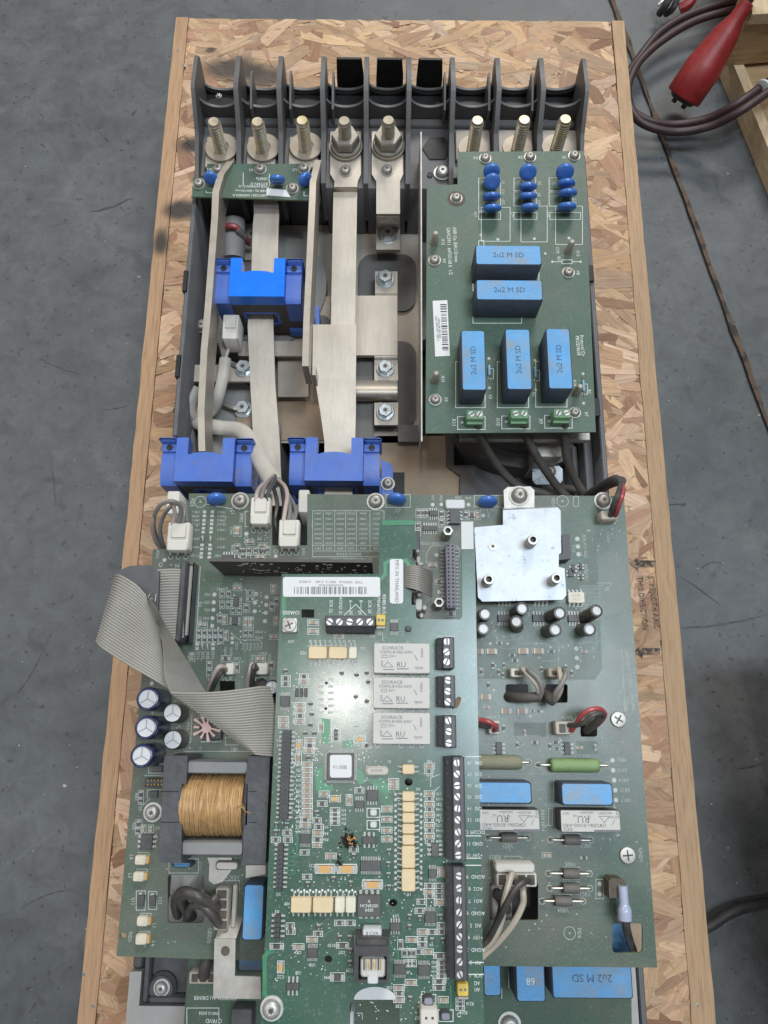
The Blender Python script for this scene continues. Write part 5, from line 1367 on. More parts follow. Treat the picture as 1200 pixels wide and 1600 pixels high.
# transformer
tf = empty('transformer', tuple(P(335, 1265, Z)), drive)
zt = Z + .034
def tb(name, u0, v0, u1, v1, z1, z0, mt, c=.0008): return MB().pbox(u0, v0, u1, v1, z1, z0, c).build(name, mt, tf)
for sd, (pa, pb2) in enumerate((((257, 1182, 292, 1216), (250, 1216, 284, 1300)), ((388, 1182, 422, 1216), (386, 1216, 418, 1300)))):
    pts = [(257, 1181), (293, 1181), (291, 1224), (284, 1225), (280, 1288), (284, 1289), (283, 1350), (247, 1347), (252, 1270)] if sd == 0 else [(388, 1181), (422, 1182), (418, 1270), (415, 1351), (379, 1351), (381, 1290), (386, 1289), (387, 1225), (383, 1224)]
    MB().pplate(pts, zt, zt - .030).build('core_half', 'ferrite', tf)
    for vv in (1236, 1284):
        q_ = (251, vv, 280, vv + 1.6) if sd == 0 else (388, vv, 400, vv + 1.6)
        MB().pbox(*q_, zt + .0001, zt - .0004, .0001).build('core_crack', 'housing_black', tf)
tb('clamp_bar', 291, 1189, 388, 1209, zt - .003, Z + .01, 'core_bar'); tb('clamp_bar', 282, 1315, 380, 1337, zt - .003, Z + .01, 'core_bar')
# bobbin flanges and the winding itself: round turns laid side by side
ca, cb2 = P(288, 1258, zt - .011), P(383, 1258, zt - .011)
ym = ca.y
rw = .0142
for x in (ca.x - .0012, cb2.x + .0002):
    t = MB(); t.prism([(x, ym - .016, Z + .001), (x, ym + .016, Z + .001), (x, ym + .016, zt - .006), (x, ym - .016, zt - .006)], (.0012, 0, 0)); fix(t.build('bobbin_flange', 'connector_dark', tf))
MB().lathe([(rw - .0003, 0), (rw - .0003, cb2.x - ca.x)], (ca.x, ym, zt - .0135), 40, axis=(1, 0, 0)).build('winding_layer', 'copper_wire', tf)
wt = MB(); rw_ = random.Random(4)
nt_ = 46; stp = (cb2.x - ca.x - .001) / nt_
pts = []
for k_ in range(nt_):
    x0_ = ca.x + .0008 + k_ * stp
    sk = rw_.uniform(-.0006, .0006) + (.0016 * math.sin(k_ * .55) if 12 < k_ < 38 else 0)
    ring = []
    for i in range(29):
        a_ = 2 * math.pi * i / 28
        ring.append((x0_ + sk * math.cos(a_) + rw_.uniform(-.0001, .0001), ym + rw * math.cos(a_), zt - .0135 + rw * math.sin(a_)))
    wt.tube(ring, .00042, 5, 0, 1)
wt.build('winding_turns', 'copper_wire', tf, kind='stuff')
for pts in ([(300, 1298, .295), (306, 1306, .285), (311, 1312, .275)], [(370, 1262, .305), (376, 1260, .308), (384, 1268, .307), (391, 1270, .306)], [(378, 1256, .305), (382, 1264, .309), (383, 1274, .306)]): MB().ptube(pts, .9, 6).build('loose_wire', 'copper_wire', tf)
for i in range(3):
    u = 323 + i * 22; mb.chip(u, 1305, 13, 7, False, 'c', False)
mb.fr(316, 1298, 382, 1309); mb.t('R8', 316, 1302, 5, -90)
# small parts at the left edge
MB().pbox(226, 1216, 256, 1230, Z + .006, Z, .0004).build('pin_header', 'connector_dark', mb.e)
for i in range(5):
    for v in (1219.5, 1226): MB().pbox(229.5 + i * 5.4, v - 1.2, 232.3 + i * 5.4, v + 1.2, Z + .009, Z + .005, .0002).build('header_pin', 'gold_pin', mb.e)
for (u, v, l, w, ve, kd) in [(220, 1242, 9, 5, True, 'r'), (220, 1251, 6, 5, True, 'r'), (217, 1288, 9, 6, True, 'r'), (216, 1298, 7, 6, True, 'r'), (224, 1295, 7, 5, True, 'c'), (236, 1295, 7, 5, True, 'c')]: mb.chip(u, v, l, w, ve, kd)
MB().pbox(238, 1196, 254, 1206, Z + .002, Z, .0003).build('chip_package', 'ic_black', mb.e); MB().pbox(234, 1236, 246, 1246, Z + .002, Z, .0003).build('chip_package', 'ic_black', mb.e)
mb.fr(232, 1194, 256, 1208); mb.ln((230, 1248), (230, 1234), (256, 1234)); mb.ln((224, 1258), (234, 1248)); mb.ln((226, 1212), (256, 1212))
mb.ic(219, 1304, 238, 1327, h=.0022, leads='l', n=3, lp=5, name='power_transistor')
for (tx, u, v) in [('R64', 213, 1245), ('V20', 219, 1261), ('R65', 209, 1291), ('L4', 205, 1339), ('L3', 203, 1368), ('V12', 208, 1408), ('V23', 250, 1407), ('L2', 241, 1446), ('L1', 240, 1474), ('FID3', 203, 1464)]: mb.t(tx, u, v, 5.5, -90)
mb.t('63', 246, 1294, 5.5, 180); mb.t('C11', 312, 1353, 5.5, -90)
for (u0, v0, u1, v1) in ((210, 1337, 228, 1352), (207, 1363, 225, 1378), (213, 1432, 231, 1448), (211, 1460, 229, 1477)):
    x0, y0, x1, y1 = R(u0, v0, u1, v1, Z + .004)
    t = MB().cbox(x0, y0, Z, x1, y1, Z + .004, .0006); t.cbox(x0 + .0012, y0 + .0012, Z + .004, x1 - .0012, y1 - .0012, Z + .0042, .0001); t.build('indicator_lamp', 'ivory_lamp', mb.e)
    MB().pbox(u1 + .3, v0 + 1, u1 + 4.5, v1 - 2, Z + .0028, Z, .0003).build('lamp_terminal', 'tantalum', mb.e)
    mb.ln((u0 + 6, v0 - 5), (u1 + 5, v0 - 5), (u1 + 5.5, v1 - 4))
for (u0, v0, u1, v1) in ((214, 1399, 225, 1416), (233, 1400, 243, 1415)):
    MB().pbox(u0, v0, u1, v1, Z + .0022, Z, .0003).build('diode_package', 'ic_black', mb.e); mb.fr(u0 - 1, v0 - 7, u1 + 2, v1 + 6, 1.2); mb.prect((u0 + u1) / 2 - 2.5, v0 - 4.5, (u0 + u1) / 2 + 2.5, v0 - .5)
# film capacitor C11, terminal pad, link connector
box_cap(mb, 268, 1347, 300, 1356, .008, mt='film_blue_clean'); mb.fr(264, 1342, 310, 1364, 1)
MB().pplate([(324, 1340), (362, 1340), (363, 1358), (348, 1378), (334, 1382), (326, 1376), (327, 1350)], Z + .0015, Z + .0002).build('earth_pad', 'steel_stained', mb.e)
MB().pbox(337, 1346, 372, 1360, Z + .006, Z + .0015, .0008).build('clip_part', 'steel_stained', mb.e)
mb.t('UDC+', 363, 1371, 6, 180); mb.ln((347, 1376), (374, 1376), (374, 1392))
MB().pbox(335, 1387, 357, 1454, Z + .009, Z, .0006).build('link_connector', 'connector_beige', mb.e)
for i in range(4): MB().pbox(339, 1391 + i * 16, 354, 1404 + i * 16, Z + .0093, Z + .0085, .0003).build('connector_hole', 'dirt_brown', mb.e)
MB().pbox(362, 1382, 369, 1450, Z + .006, Z, .0005).build('connector_latch', 'connector_beige', mb.e)
mb.ln((379, 1396), (381, 1396), (380, 1424)); mb.t('UDU2', 327, 1462, 6, -90)
for pts, r in [([(300, 1432, .25), (288, 1416, .262), (283, 1402, .274), (296, 1396, .284), (314, 1404, .286), (328, 1410, .284), (338, 1402, .282)], 9), ([(278, 1430, .25), (274, 1408, .268), (285, 1393, .284), (305, 1398, .288), (322, 1408, .286), (340, 1420, .281)], 8), ([(292, 1436, .25), (300, 1416, .276), (316, 1415, .284), (330, 1428, .284), (342, 1444, .281)], 7)]:
    MB().ptube(pts, r, 10).build('wire_bundle', 'wire_black', drive)
MB().pbox(266, 1362, 322, 1400, .2400, .236, .0008).build('lower_shield', 'relay_white', drive)
MB().pbox(262, 1400, 322, 1450, .2385, .236, .0008).build('lower_shield', 'relay_white', drive)
box_cap(mb, 379, 1381, 412, 1470, .018, mt='film_blue_clean', side='film_side')
MB().pplate([(384, 1352), (415, 1352), (415, 1366), (384, 1372)], Z + .0012, Z + .0001).build('earth_pad', 'steel_stained', mb.e)
# bent bracket
MB().pplate([(335, 1467), (368, 1467), (367, 1525), (407, 1526), (408, 1561), (333, 1560)], Z + .010, Z + .0085).build('bent_bracket', 'steel_stained', drive)
t = MB(); q1, q2 = P(336, 1466, Z + .010), P(368, 1466, Z + .010); t.prism([(q1.x, q1.y - .0016, Z + .0098), (q2.x, q1.y - .0016, Z + .0098), (q2.x + .002, q1.y + .007, Z + .001), (q1.x + .001, q1.y + .007, Z + .001)], (0, .0012, -.0006)); fix(t.build('bracket_bend', 'steel_stained', drive))
MB().dot(352, 1486, Z + .0102, 7, 0, 14).build('bracket_stain', 'dirt_brown', drive)

# ---------------------------------------------------------------- right-hand half of the main board
# zinc shield plate with stand-offs
zp = Z + .012
sh = empty('shield_plate', tuple(P(812, 860, zp - .002)), drive)
MB().pplate([(786, 797), (872, 793), (876, 798), (877, 864), (873, 866), (873, 886), (882, 888), (885, 930), (879, 937), (754, 940), (747, 933), (741, 824), (786, 820)], zp, zp - .0015).build('plate_sheet', 'plate_zinc', sh)
MB().pplate([(787, 766), (793, 761), (829, 760), (835, 766), (835, 795), (788, 796)], zp - .004, zp - .0055).build('fixing_tab', 'steel_stained', sh)
t = MB(); a, b = P(787, 796, zp), P(873, 793.5, zp); t.prism([(a.x, a.y, zp), (b.x, b.y, zp), (b.x, b.y + .002, zp - .0042), (a.x, a.y + .002, zp - .0042)], (0, 0, -.0014)); fix(t.build('plate_bend', 'plate_zinc', sh))
screw(PAN, 'tab_screw', 811, 775, zp - .004, 12.5, sh)
def standoff(u, v, rpx, h, z0, par, n=24, mt='screw_dull'):
    top = P(u, v, z0 + h); r = rpx * mpp(u, v, z0 + h)
    MB().lathe([(r, -h), (r, -.0006), (r * .92, 0), (r * .56, .0001), (r * .52, -.0006), (r * .5, -.003)], top, n, mlist=[0, 0, 1, 2, 2, 2]).build('standoff', [mt, 'screw_bright', 'screw_slot'], par)
for (u, v) in ((833, 843), (764, 905), (870, 903)): standoff(u, v, 8.6, .011, zp, sh)
c = P(770, 854, zp); k_ = mpp(770, 854, zp)
MB().lathe([(6.5 * k_, 0), (6.3 * k_, .0005), (2.5 * k_, .0006), (2 * k_, .0001)], c, 20, mlist=[0, 0, 1, 1]).build('rivet', ['screw_bright', 'screw_slot'], sh)
MB().pplate([(878, 835), (890, 834), (892, 873), (873, 875), (873, 866), (879, 865)], Z + .012, Z).build('relay_body', 'connector_dark', mb.e)
# folding-module area seen through the control board slot
mb.ic(671, 797.5, 684, 806, leads='u', n=4, lp=5); mb.ic(703, 795, 719, 818, h=.0035, leads='l', n=4, lp=4, name='dip_package')
MB().pbox(696, 780, 727, 795, Z + .003, Z, .0008).build('crystal_can', 'label_grey', mb.e)
mb.ic(661, 821, 683, 829, leads='u', n=6, lp=5)
for (u, v, l, w, ve, kd) in [(654, 802, 9, 5, True, 'r'), (661, 802, 9, 5, True, 'r'), (667, 802, 9, 5, True, 'r'), (690, 804, 9, 6, True, 'r'), (690, 817, 8, 5, True, 'r'), (728, 805, 9, 6, True, 'r'), (746, 805, 9, 6, True, 'c'), (737, 805, 10, 7, False, 'r'), (653, 822, 8, 5, True, 'r'), (653, 832, 7, 4, True, 'r'), (676, 883, 10, 6, False, 'c'), (686, 909, 9, 5, False, 'r'), (704, 959, 10, 5, False, 'r')]: mb.chip(u, v, l, w, ve, kd)
for (u, v) in [(676, 788.5), (689.5, 788), (732, 788.5), (755, 805.5), (682, 867), (686, 925)]: mb.dot(u, v, 3)
for (tx, u, v, r) in [('X41', 676, 778, -90), ('X42', 689, 778, -90), ('X43', 716, 777, 180), ('X44', 732, 778, 180), ('X46', 763, 804, -90), ('R155', 756, 796, 180)]: mb.t(tx, u, v, 4.5, r)
mb.t('FOLDING MODULE', 674, 849, 4.5, 180); mb.ln((666, 880), (666, 866), (674, 853), (692, 853)); mb.ln((700, 852), (714, 853), (719, 860), (717, 870), (711, 873)); mb.ln((677, 958), (670, 950), (671, 945), (692, 932), (691, 920))
x0, y0, x1, y1 = R(697, 850, 712, 950, Z + .009)
t = MB().cbox(x0, y0, Z + .001, x1, y1, Z + .009, .0004, 0)
for i in range(17):
    y = y1 - (y1 - y0) * (i + .5) / 17
    for f in (.27, .73): t.box(x0 + (x1 - x0) * f - .0005, y - .0005, Z + .009, x0 + (x1 - x0) * f + .0005, y + .0005, Z + .00905, 1)
    for sg in (-1, 1):
        e0 = x0 if sg < 0 else x1; xa, xb = sorted((e0, e0 + sg * .0026)); t.box(xa, y - .0002, Z + .0005, xb, y + .0002, Z + .0009, 2)
t.build('card_header', ['connector_violet', 'housing_black', 'pad_tin'], mb.e)
for (u, v) in ((700, 829), (686, 941)): standoff(u, v, 8.6, .014, Z, mb.e, 6, 'screw_dull')
# rows of driver parts
mb.ic(888, 925, 913.5, 942, h=.0035, leads='u', n=4, lp=5, mt='opto_ivory', name='optocoupler', txt=['HCPL', '3120'], th=4)
mb.ic(778, 928, 800, 940, h=.0035, leads='u', n=4, lp=6, mt='opto_ivory', name='optocoupler'); mb.ic(834, 928, 858, 940, h=.0035, leads='u', n=4, lp=6, mt='opto_ivory', name='optocoupler')
for (u0, u1) in ((778, 796), (832.5, 851.5), (888, 906)): mb.ic(u0, 960.5, u1, 971.5, leads='u', n=4, lp=6)
for (u, v, du, dv) in [(758, 959, 0, 0), (755.5, 982, 0, 0), (816, 950.5, -2, 2), (807, 971, 8, 3), (875, 957.5, -6, 2), (868, 984, -4, -2), (932.5, 954, -8, 6), (921.5, 983.5, -2, -4)]:
    tp = P(u, v, Z + .0155)
    bs = P(u, v, Z + .0155); bs.z = Z
    bs.x += du * mpp(u, v, Z); bs.y -= dv * mpp(u, v, Z)
    can(mb, u, v, 10.5, .0155, 'electrolytic_capacitor', 'cap_sleeve_black', .66, False, bs)
for (u, v, l, w) in [(747, 1018, 14, 9), (767.5, 1018, 15, 9), (816.5, 1017.5, 15, 9.5), (840.5, 1017.5, 15, 9.5), (790, 1111, 15, 9), (815, 1111, 15, 9), (758, 1089, 15, 9)]: mb.chip(u, v, l, w, False, 'c', False)
for (u, v, l, w, ve) in [(780, 1005, 8, 4, False), (861, 1018, 10, 4, False), (804, 1032, 9, 5, False), (787, 1040, 7, 4, True), (779, 1050, 8, 4, True), (786, 1055, 7, 4, True), (884, 1043, 7, 4, True), (893, 1052, 8, 4, True), (763, 1071, 9, 4, True), (787, 1138, 9, 4, True), (872, 1136, 9, 4, True), (832, 1111, 6, 3, False), (841, 1111, 6, 3, False), (808, 1164, 8, 4, True), (859, 1166, 8, 4, True), (868, 1160, 10, 4, False)]: mb.chip(u, v, l, w, ve, 'r', False)
for (u, v) in [(902, 842), (903, 854), (904, 866), (900.5, 1013.5), (901.5, 1028), (902, 1042), (957, 1188), (958, 1203.5), (959.5, 1219), (961.5, 1234.5), (962.5, 1250)]: mb.dot(u, v, 3.6)
for (u, v) in [(766, 1005.5), (793, 1005.5), (860, 1011), (772, 1078), (847, 1112), (829, 1119), (816, 1163), (876, 1157)]: mb.dot(u, v, 2)
for (u0, v0, u1, v1) in ((893, 882, 899, 895), (888, 890, 897, 901), (905, 880, 910, 890), (906, 896, 910, 906)): mb.ic(u0, v0, u1, v1, h=.001, leads='l', n=2, lp=3, name='transistor')
for (u0, u1) in ((775, 785), (882, 892)): mb.ic(u0, 1160, u1, 1179, h=.002, leads='l', n=3, lp=5, name='power_transistor')
for (tx, u, v, h, r) in [('X16 X12 X22', 914, 853, 5, -90), ('R912 C912', 916, 895, 4.5, -90), ('FAN1', 950, 840, 5.5, -90), ('X10', 808, 1063, 6, 180), ('GATE', 772, 1152, 5.5, 180), ('CATH', 771, 1120, 5.5, 180), ('GATH', 886, 1121, 5, 180), ('V822', 763, 1166, 5.5, -90), ('T152', 896, 857, 5, -90), ('V821', 793, 1322, 6.5, 180), ('V811', 915, 1321, 6, 180), ('X803', 774, 1339, 7, 180), ('V805', 891, 1350, 6, 180), ('V803', 914, 1397, 6.5, 180), ('V804', 880, 1422, 6.5, 180), ('X804', 946, 1389, 6, -90), ('GND1', 1001, 1336, 6, -90), ('X814', 975, 1219, 5.5, 180), ('X813', 977, 1234, 5.5, 180), ('X817', 978, 1250, 5.5, 180), ('X806', 972, 1187, 5, 180), ('X818', 973, 1203, 5, 180), ('R814 V814', 848, 1282, 5.5, -90), ('DIRECTION OF WAVE SOLDERING', 984, 1063, 4.6, -87), ('RJ', 949, 920, 6, -90), ('X15', 935, 812, 5.5, -90)]: mb.t(tx, u, v, h, r)
mb.t('+', 957, 827, 8); mb.t('-', 941, 827, 8); mb.ln((971, 1014), (977, 1112), w=.8); mb.ln((977, 1112), (973, 1096), w=.8); mb.ln((977, 1112), (981, 1096), w=.8); mb.ln((932, 911), (955, 911), (955, 914), w=.8)
for i, (u0, v0, u1, v1) in enumerate(((946, 1362, 953, 1362),)): pass
mb.fr(931, 1374, 943, 1404); mb.dot(937, 1381, 3.4); mb.dot(937, 1397, 3.4)
mb.ln((751, 1210), (930, 1208), w=.5)
# axial parts
def axial(u0, v0, u1, v1, h, mt, l0, l1, name, round_=True):
    a, b = P(u0, (v0 + v1) / 2, Z + h), P(u1, (v0 + v1) / 2, Z + h)
    r = (v1 - v0) / 2 * mpp(u0, v0, Z + h); w = b.x - a.x
    t = MB()
    if round_: t.lathe([(r * .7, 0), (r * .93, w * .025), (r, w * .07), (r, w * .93), (r * .93, w * .975), (r * .7, w)], a, 22, 0, (1, 0, 0))
    else: t.lathe([(r * .9, 0), (r, .0006), (r, w - .0006), (r * .9, w)], a, 16, 0, (1, 0, 0))
    e0, e1 = P(l0, (v0 + v1) / 2, Z), P(l1, (v0 + v1) / 2, Z)
    t.tube([(a.x + .001, a.y, a.z), (e0.x + .0012, a.y, a.z), (e0.x, a.y, a.z - .0008), (e0.x - .0003, a.y, Z)], .00062, 7, 1, 4)
    t.tube([(b.x - .001, a.y, a.z), (e1.x - .0012, a.y, a.z), (e1.x, a.y, a.z - .0008), (e1.x + .0003, a.y, Z)], .00062, 7, 1, 4)
    mb.ink.dot(l0, (v0 + v1) / 2, Z + .0001, 5, n=14, ring=1); mb.ink.dot(l1, (v0 + v1) / 2, Z + .0001, 5, n=14, ring=1)
    t.build(name, [mt, 'lead_wire'], mb.e, sharp=60)
axial(735, 1180, 815, 1201.5, .0045, 'resistor_olive', 720, 826, 'power_resistor'); axial(860, 1185, 936, 1206, .0045, 'resistor_green', 841, 949, 'power_resistor')
for (u0, v0, u1, v1, l0, l1) in [(783, 1301.5, 807.5, 1316, 762, 825), (882, 1304.5, 906.5, 1320.5, 860, 923), (880, 1357, 905, 1373, 857, 921), (880, 1380, 905, 1396, 859, 922), (867, 1400, 893, 1416, 847, 911)]:
    axial(u0, v0, u1, v1, .0032, 'diode_grey', l0, l1, 'axial_diode', False); mb.ln((u0 - 1, v0 - 2), (u1 + 1, v0 - 2)); mb.ln((u0, v1 + 1), (u1, v1 + 1))
for (u0, v0, u1, v1) in ((735, 1221, 831, 1256), (877, 1223, 958, 1259)): box_cap(mb, u0, v0, u1, v1, .0150, mt='film_blue_clean', side='film_side')
mb.ln((865, 1218), (864, 1252)); mb.fr(857, 1263, 863, 1290)
for (u0, v0, u1, v1) in ((733, 1264.5, 843.5, 1298), (876, 1265.5, 969.5, 1300.5)):
    z = Z + .0125; x0, y0, x1, y1 = R(u0, v0, u1, v1, z)
    t = MB().cbox(x0, y0, Z, x1, y1, z, .0004, 2, 0)
    du = u1 - 93
    lettered(t, [('V23061-B1005-A401', du + 33, v0 + 24, 5.2, 180), ('0423', du + 11, v0 + 30, 5, 180), ('RU', du + 35, v0 + 14, 10.5, 180), ('US', du + 22, v0 + 9, 3.5, 180), ('C', du + 44, v0 + 11, 5, 180), ('6A/250V~', du + 68, v0 + 5, 4, 180), ('10A/240V~', du + 40, v0 + 4, 3.6, 180), ('12V', du + 66, v0 + 24, 5, 180), ('VDE IEC', du + 84, v0 + 11, 3.6, 180), ('tyco', du + 8, v0 + 6, 4, 180)], z)
    t.line([(du + 60, v0 + 10), (du + 76, v0 + 10), (du + 68, v0 + 20), (du + 60, v0 + 10)], z + .0001, .8, 1); t.line([(du + 54, v0 + 33), (du + 91, v0 + 33)], z + .0001, 3.4, 1); t.line([(du + 80, v0 + 24), (du + 84, v0 + 16)], z + .0001, .8, 1)
    t.dot(u1 - 4, v0 + 5, z + .0001, 2.8, 1, 12, 1)
    t.build('power_relay', ['relay_white', 'ink_grey', 'connector_dark'], mb.e)
# plugs with leads dropping through the cut-outs
def pin_sock(u0, v0, u1, v1, mt='connector_white', h=.008):
    MB().pbox(u0, v0, u1, v1, Z + h, Z, .0005).build('pin_socket', mt, mb.e)
    MB().pbox(u0 + 6, v0 + 4, u0 + 16, v1 - 3, Z + h + .0003, Z + h - .0005, .0003).build('socket_mouth', 'sleeve_brown', mb.e)
pin_sock(798, 1044, 822, 1058); pin_sock(857, 1044, 880, 1058, 'connector_beige'); pin_sock(868, 1127, 896, 1148, 'connector_beige'); pin_sock(764, 1126, 781, 1147)
for pts, mt, r in [([(815, 1050, .279), (816, 1045, .284), (826, 1056, .286), (838, 1070, .286), (842, 1082, .284)], 'wire_cream', 4), ([(818, 1050, .280), (826, 1048, .287), (840, 1060, .288), (846, 1076, .286), (843, 1090, .282)], 'wire_grey', 4.4),
                   ([(874, 1050, .279), (873, 1045, .285), (876, 1060, .287), (876, 1078, .286), (868, 1092, .282), (860, 1096, .279)], 'wire_cream', 4.2), ([(878, 1046, .280), (884, 1052, .287), (878, 1068, .289), (868, 1084, .287), (866, 1094, .283)], 'wire_grey', 4.4),
                   ([(893, 1142, .279), (901, 1130, .284), (909, 1118, .288), (922, 1109, .290), (937, 1108, .289), (945, 1116, .286), (938, 1128, .280), (922, 1140, .270)], 'wire_red', 4), ([(889, 1133, .279), (902, 1133, .285), (915, 1127, .289), (928, 1117, .291), (942, 1115, .288), (938, 1128, .279), (918, 1144, .265)], 'wire_black', 4),
                   ([(772, 1141, .279), (774, 1135, .283), (764, 1128, .285), (750, 1125, .284), (735, 1124, .282)], 'wire_red', 4.2), ([(766, 1136, .280), (754, 1134, .282), (738, 1133, .28)], 'wire_black', 3.6)]:
    MB().ptube(pts, r, 8).build('lead_wire', mt, drive)
MB().ptube([(786, 1088, .262), (800, 1089, .274), (820, 1090, .280), (843, 1089, .282)], 8, 12).build('heat_shrink', 'sleeve_brown', drive)
MB().ptube([(850, 1082, .268), (858, 1090, .280), (866, 1096, .283)], 8.5, 12).build('heat_shrink', 'sleeve_brown', drive)
MB().ptube([(942, 1116, .284), (932, 1128, .279), (916, 1142, .268)], 6.5, 10).build('heat_shrink', 'sleeve_brown', drive)
# power-supply plug and its wires
MB().pbox(774, 1349, 836, 1364, Z + .012, Z, .0008).build('supply_plug', 'connector_white', mb.e)
MB().pbox(776, 1364, 839, 1386, Z + .011, Z, .0006).build('supply_socket', 'connector_white', mb.e)
for i in range(4): MB().pbox(779 + i * 15, 1367, 791 + i * 15, 1383, Z + .0113, Z + .0105, .0003).build('connector_hole', 'dirt_brown', mb.e)
mb.ln((770, 1372), (770, 1347), (788, 1347)); mb.fr(788, 1338, 813, 1347)
for pts, mt in [([(806, 1374, .281), (800, 1366, .288), (794, 1384, .291), (788, 1408, .290), (784, 1436, .287), (772, 1466, .284), (752, 1488, .28)], 'wire_cream'), ([(830, 1378, .281), (822, 1376, .290), (806, 1388, .293), (792, 1412, .292), (778, 1440, .288), (764, 1466, .284), (750, 1482, .28)], 'wire_black'), ([(818, 1380, .281), (817, 1392, .288), (817, 1412, .287), (804, 1440, .286), (784, 1466, .283), (768, 1482, .281), (748, 1500, .28)], 'wire_cream'), ([(790, 1384, .279), (786, 1402, .285), (780, 1430, .281), (768, 1458, .279), (748, 1478, .277)], 'sleeve_brown')]:
    MB().ptube(pts, 5.2, 8).build('lead_wire', mt, drive)
MB().pbox(768, 1382, 800, 1440, .248, .236, .001).build('lower_connector', 'connector_beige', drive)
MB().ptube([(775, 1395, .25), (786, 1405, .252), (792, 1425, .25)], 8, 8).build('lead_wire', 'sleeve_brown', drive)
# spade terminal
MB().pplate([(951, 1377), (956, 1372), (972, 1373), (979, 1382), (979, 1400), (952, 1404)], Z + .010, Z).build('spade_block', 'dirt_brown', mb.e)
t = MB(); t.tube([P(973, 1384, Z + .0118), P(974, 1398, Z + .0118), P(975, 1412, Z + .0115), P(976, 1422, Z + .0112), P(976.5, 1437, Z + .0108)], [7.2 * mpp(973, 1384, Z)] * 3 + [10.5 * mpp(973, 1384, Z)] * 2, 14, 0, 4); t.build('spade_sleeve', 'spade_clear', drive)
MB().ptube([(977, 1432, Z + .011), (979, 1450, Z + .008), (984, 1470, Z - .006), (990, 1486, Z - .022)], 6.2, 10).build('lead_wire', 'wire_black', drive)
box_cap(gb, 955, 1436, 984, 1496, .018, mt='film_blue_clean')
MB().pbox(984, 1440, 1006, 1492, .236, .20, .001).build('lower_block', 'plate_tan', drive)
MB().pbox(842, 1360, 770, 1440, .232, .229, .0004).build('lower_block', 'connector_dark', drive)
# fan plug with its leads
MB().pbox(939, 798, 966, 812, Z + .009, Z, .0006).build('fan_plug', 'connector_beige', mb.e); mb.fr(938, 812, 962, 818)
for pts, mt in [([(954, 805, .279), (958, 790, .288), (966, 772, .292), (969, 758, .286), (962, 752, .270), (945, 760, .25), (925, 772, .22)], 'wire_black'), ([(961, 805, .279), (966, 790, .288), (972, 772, .291), (972, 760, .284), (963, 756, .265), (940, 766, .24)], 'wire_red')]:
    MB().ptube(pts, 4.4, 8).build('lead_wire', mt, drive)
MB().ptube([(972, 752, .282), (958, 750, .272), (940, 760, .25), (918, 774, .22)], 7, 10).build('heat_shrink', 'sleeve_brown', drive)
# more tracks and plated holes
tk2 = MB(); r2 = random.Random(31)
CUT = [(785, 1064, 892, 1102), (902, 1128, 938, 1156), (760, 1374, 846, 1443), (952, 1438, 1009, 1494), (257, 1362, 324, 1447), (338, 1060, 428, 1085), (420, 765, 485, 856)]
def clear_(u, v): return 780 < v < 1484 and u > (302 if v < 866 else 192 + (1494 - v) * .088) and u < 966 + (v - 775) * .0706 and not any(a <= u <= c and b <= v <= d for a, b, c, d in CUT)
def run(u, v, n, w):
    pts = [(u, v)]
    d = r2.choice(((1, 0), (0, 1), (-1, 0), (0, -1)))
    for k in range(n):
        l_ = r2.uniform(8, 34)
        q = (pts[-1][0] + d[0] * l_, pts[-1][1] + d[1] * l_)
        if not clear_(*q) or not clear_((q[0] * .75 + pts[-1][0] * .25), (q[1] * .75 + pts[-1][1] * .25)) or not clear_((q[0] + pts[-1][0]) / 2, (q[1] + pts[-1][1]) / 2): break
        pts.append(q)
        t_ = r2.choice((1, -1)); c_ = r2.uniform(4, 8)
        e_ = (d[1] * t_, d[0] * t_)
        q = (pts[-1][0] + (d[0] + e_[0]) * c_, pts[-1][1] + (d[1] + e_[1]) * c_)
        if not clear_(*q): break
        pts.append(q); d = e_ if r2.random() < .6 else d
    if len(pts) > 1: tk2.line(pts, Z + .00005, w)
    if len(pts) > 1:
        for e_ in (pts[0], pts[-1]): mb.dot(e_[0], e_[1], r2.uniform(.8, 1.3))
for (u0, v0, u1, v1, n_) in ((750, 1150, 975, 1480, 60), (750, 950, 925, 1050, 30), (215, 1300, 330, 1480, 26), (300, 900, 425, 1050, 24), (300, 790, 415, 860, 14), (235, 1040, 400, 1175, 18), (900, 800, 960, 900, 12)):
    for k in range(n_):
        u, v = r2.uniform(u0, u1), r2.uniform(v0, v1)
        if clear_(u, v): run(u, v, 3, r2.choice((.7, .7, 1.0, 1.6)))
pcb('board_green_track', (.055, .135, .09), (.085, .165, .11), .55, (.16, .165, .13), .25)
tk2.build('copper_tracks', 'board_green_track', mb.e, kind='stuff')
for (u, v, l, w, ve) in [(770, 1040, 8, 4, True), (912, 1018, 9, 5, False), (846, 1046, 7, 4, True), (835, 1160, 9, 5, False), (930, 1168, 8, 4, True), (752, 1050, 8, 4, True), (800, 1024, 9, 4, False), (760, 1105, 8, 4, False), (870, 1170, 7, 4, False), (905, 1168, 9, 5, False), (820, 1145, 8, 4, True), (854, 1336, 9, 5, False), (912, 1340, 9, 5, False)]: mb.chip(u, v, l, w, ve, r2.choice('cr'), r2.random() < .5)
mb.done('print_faded')
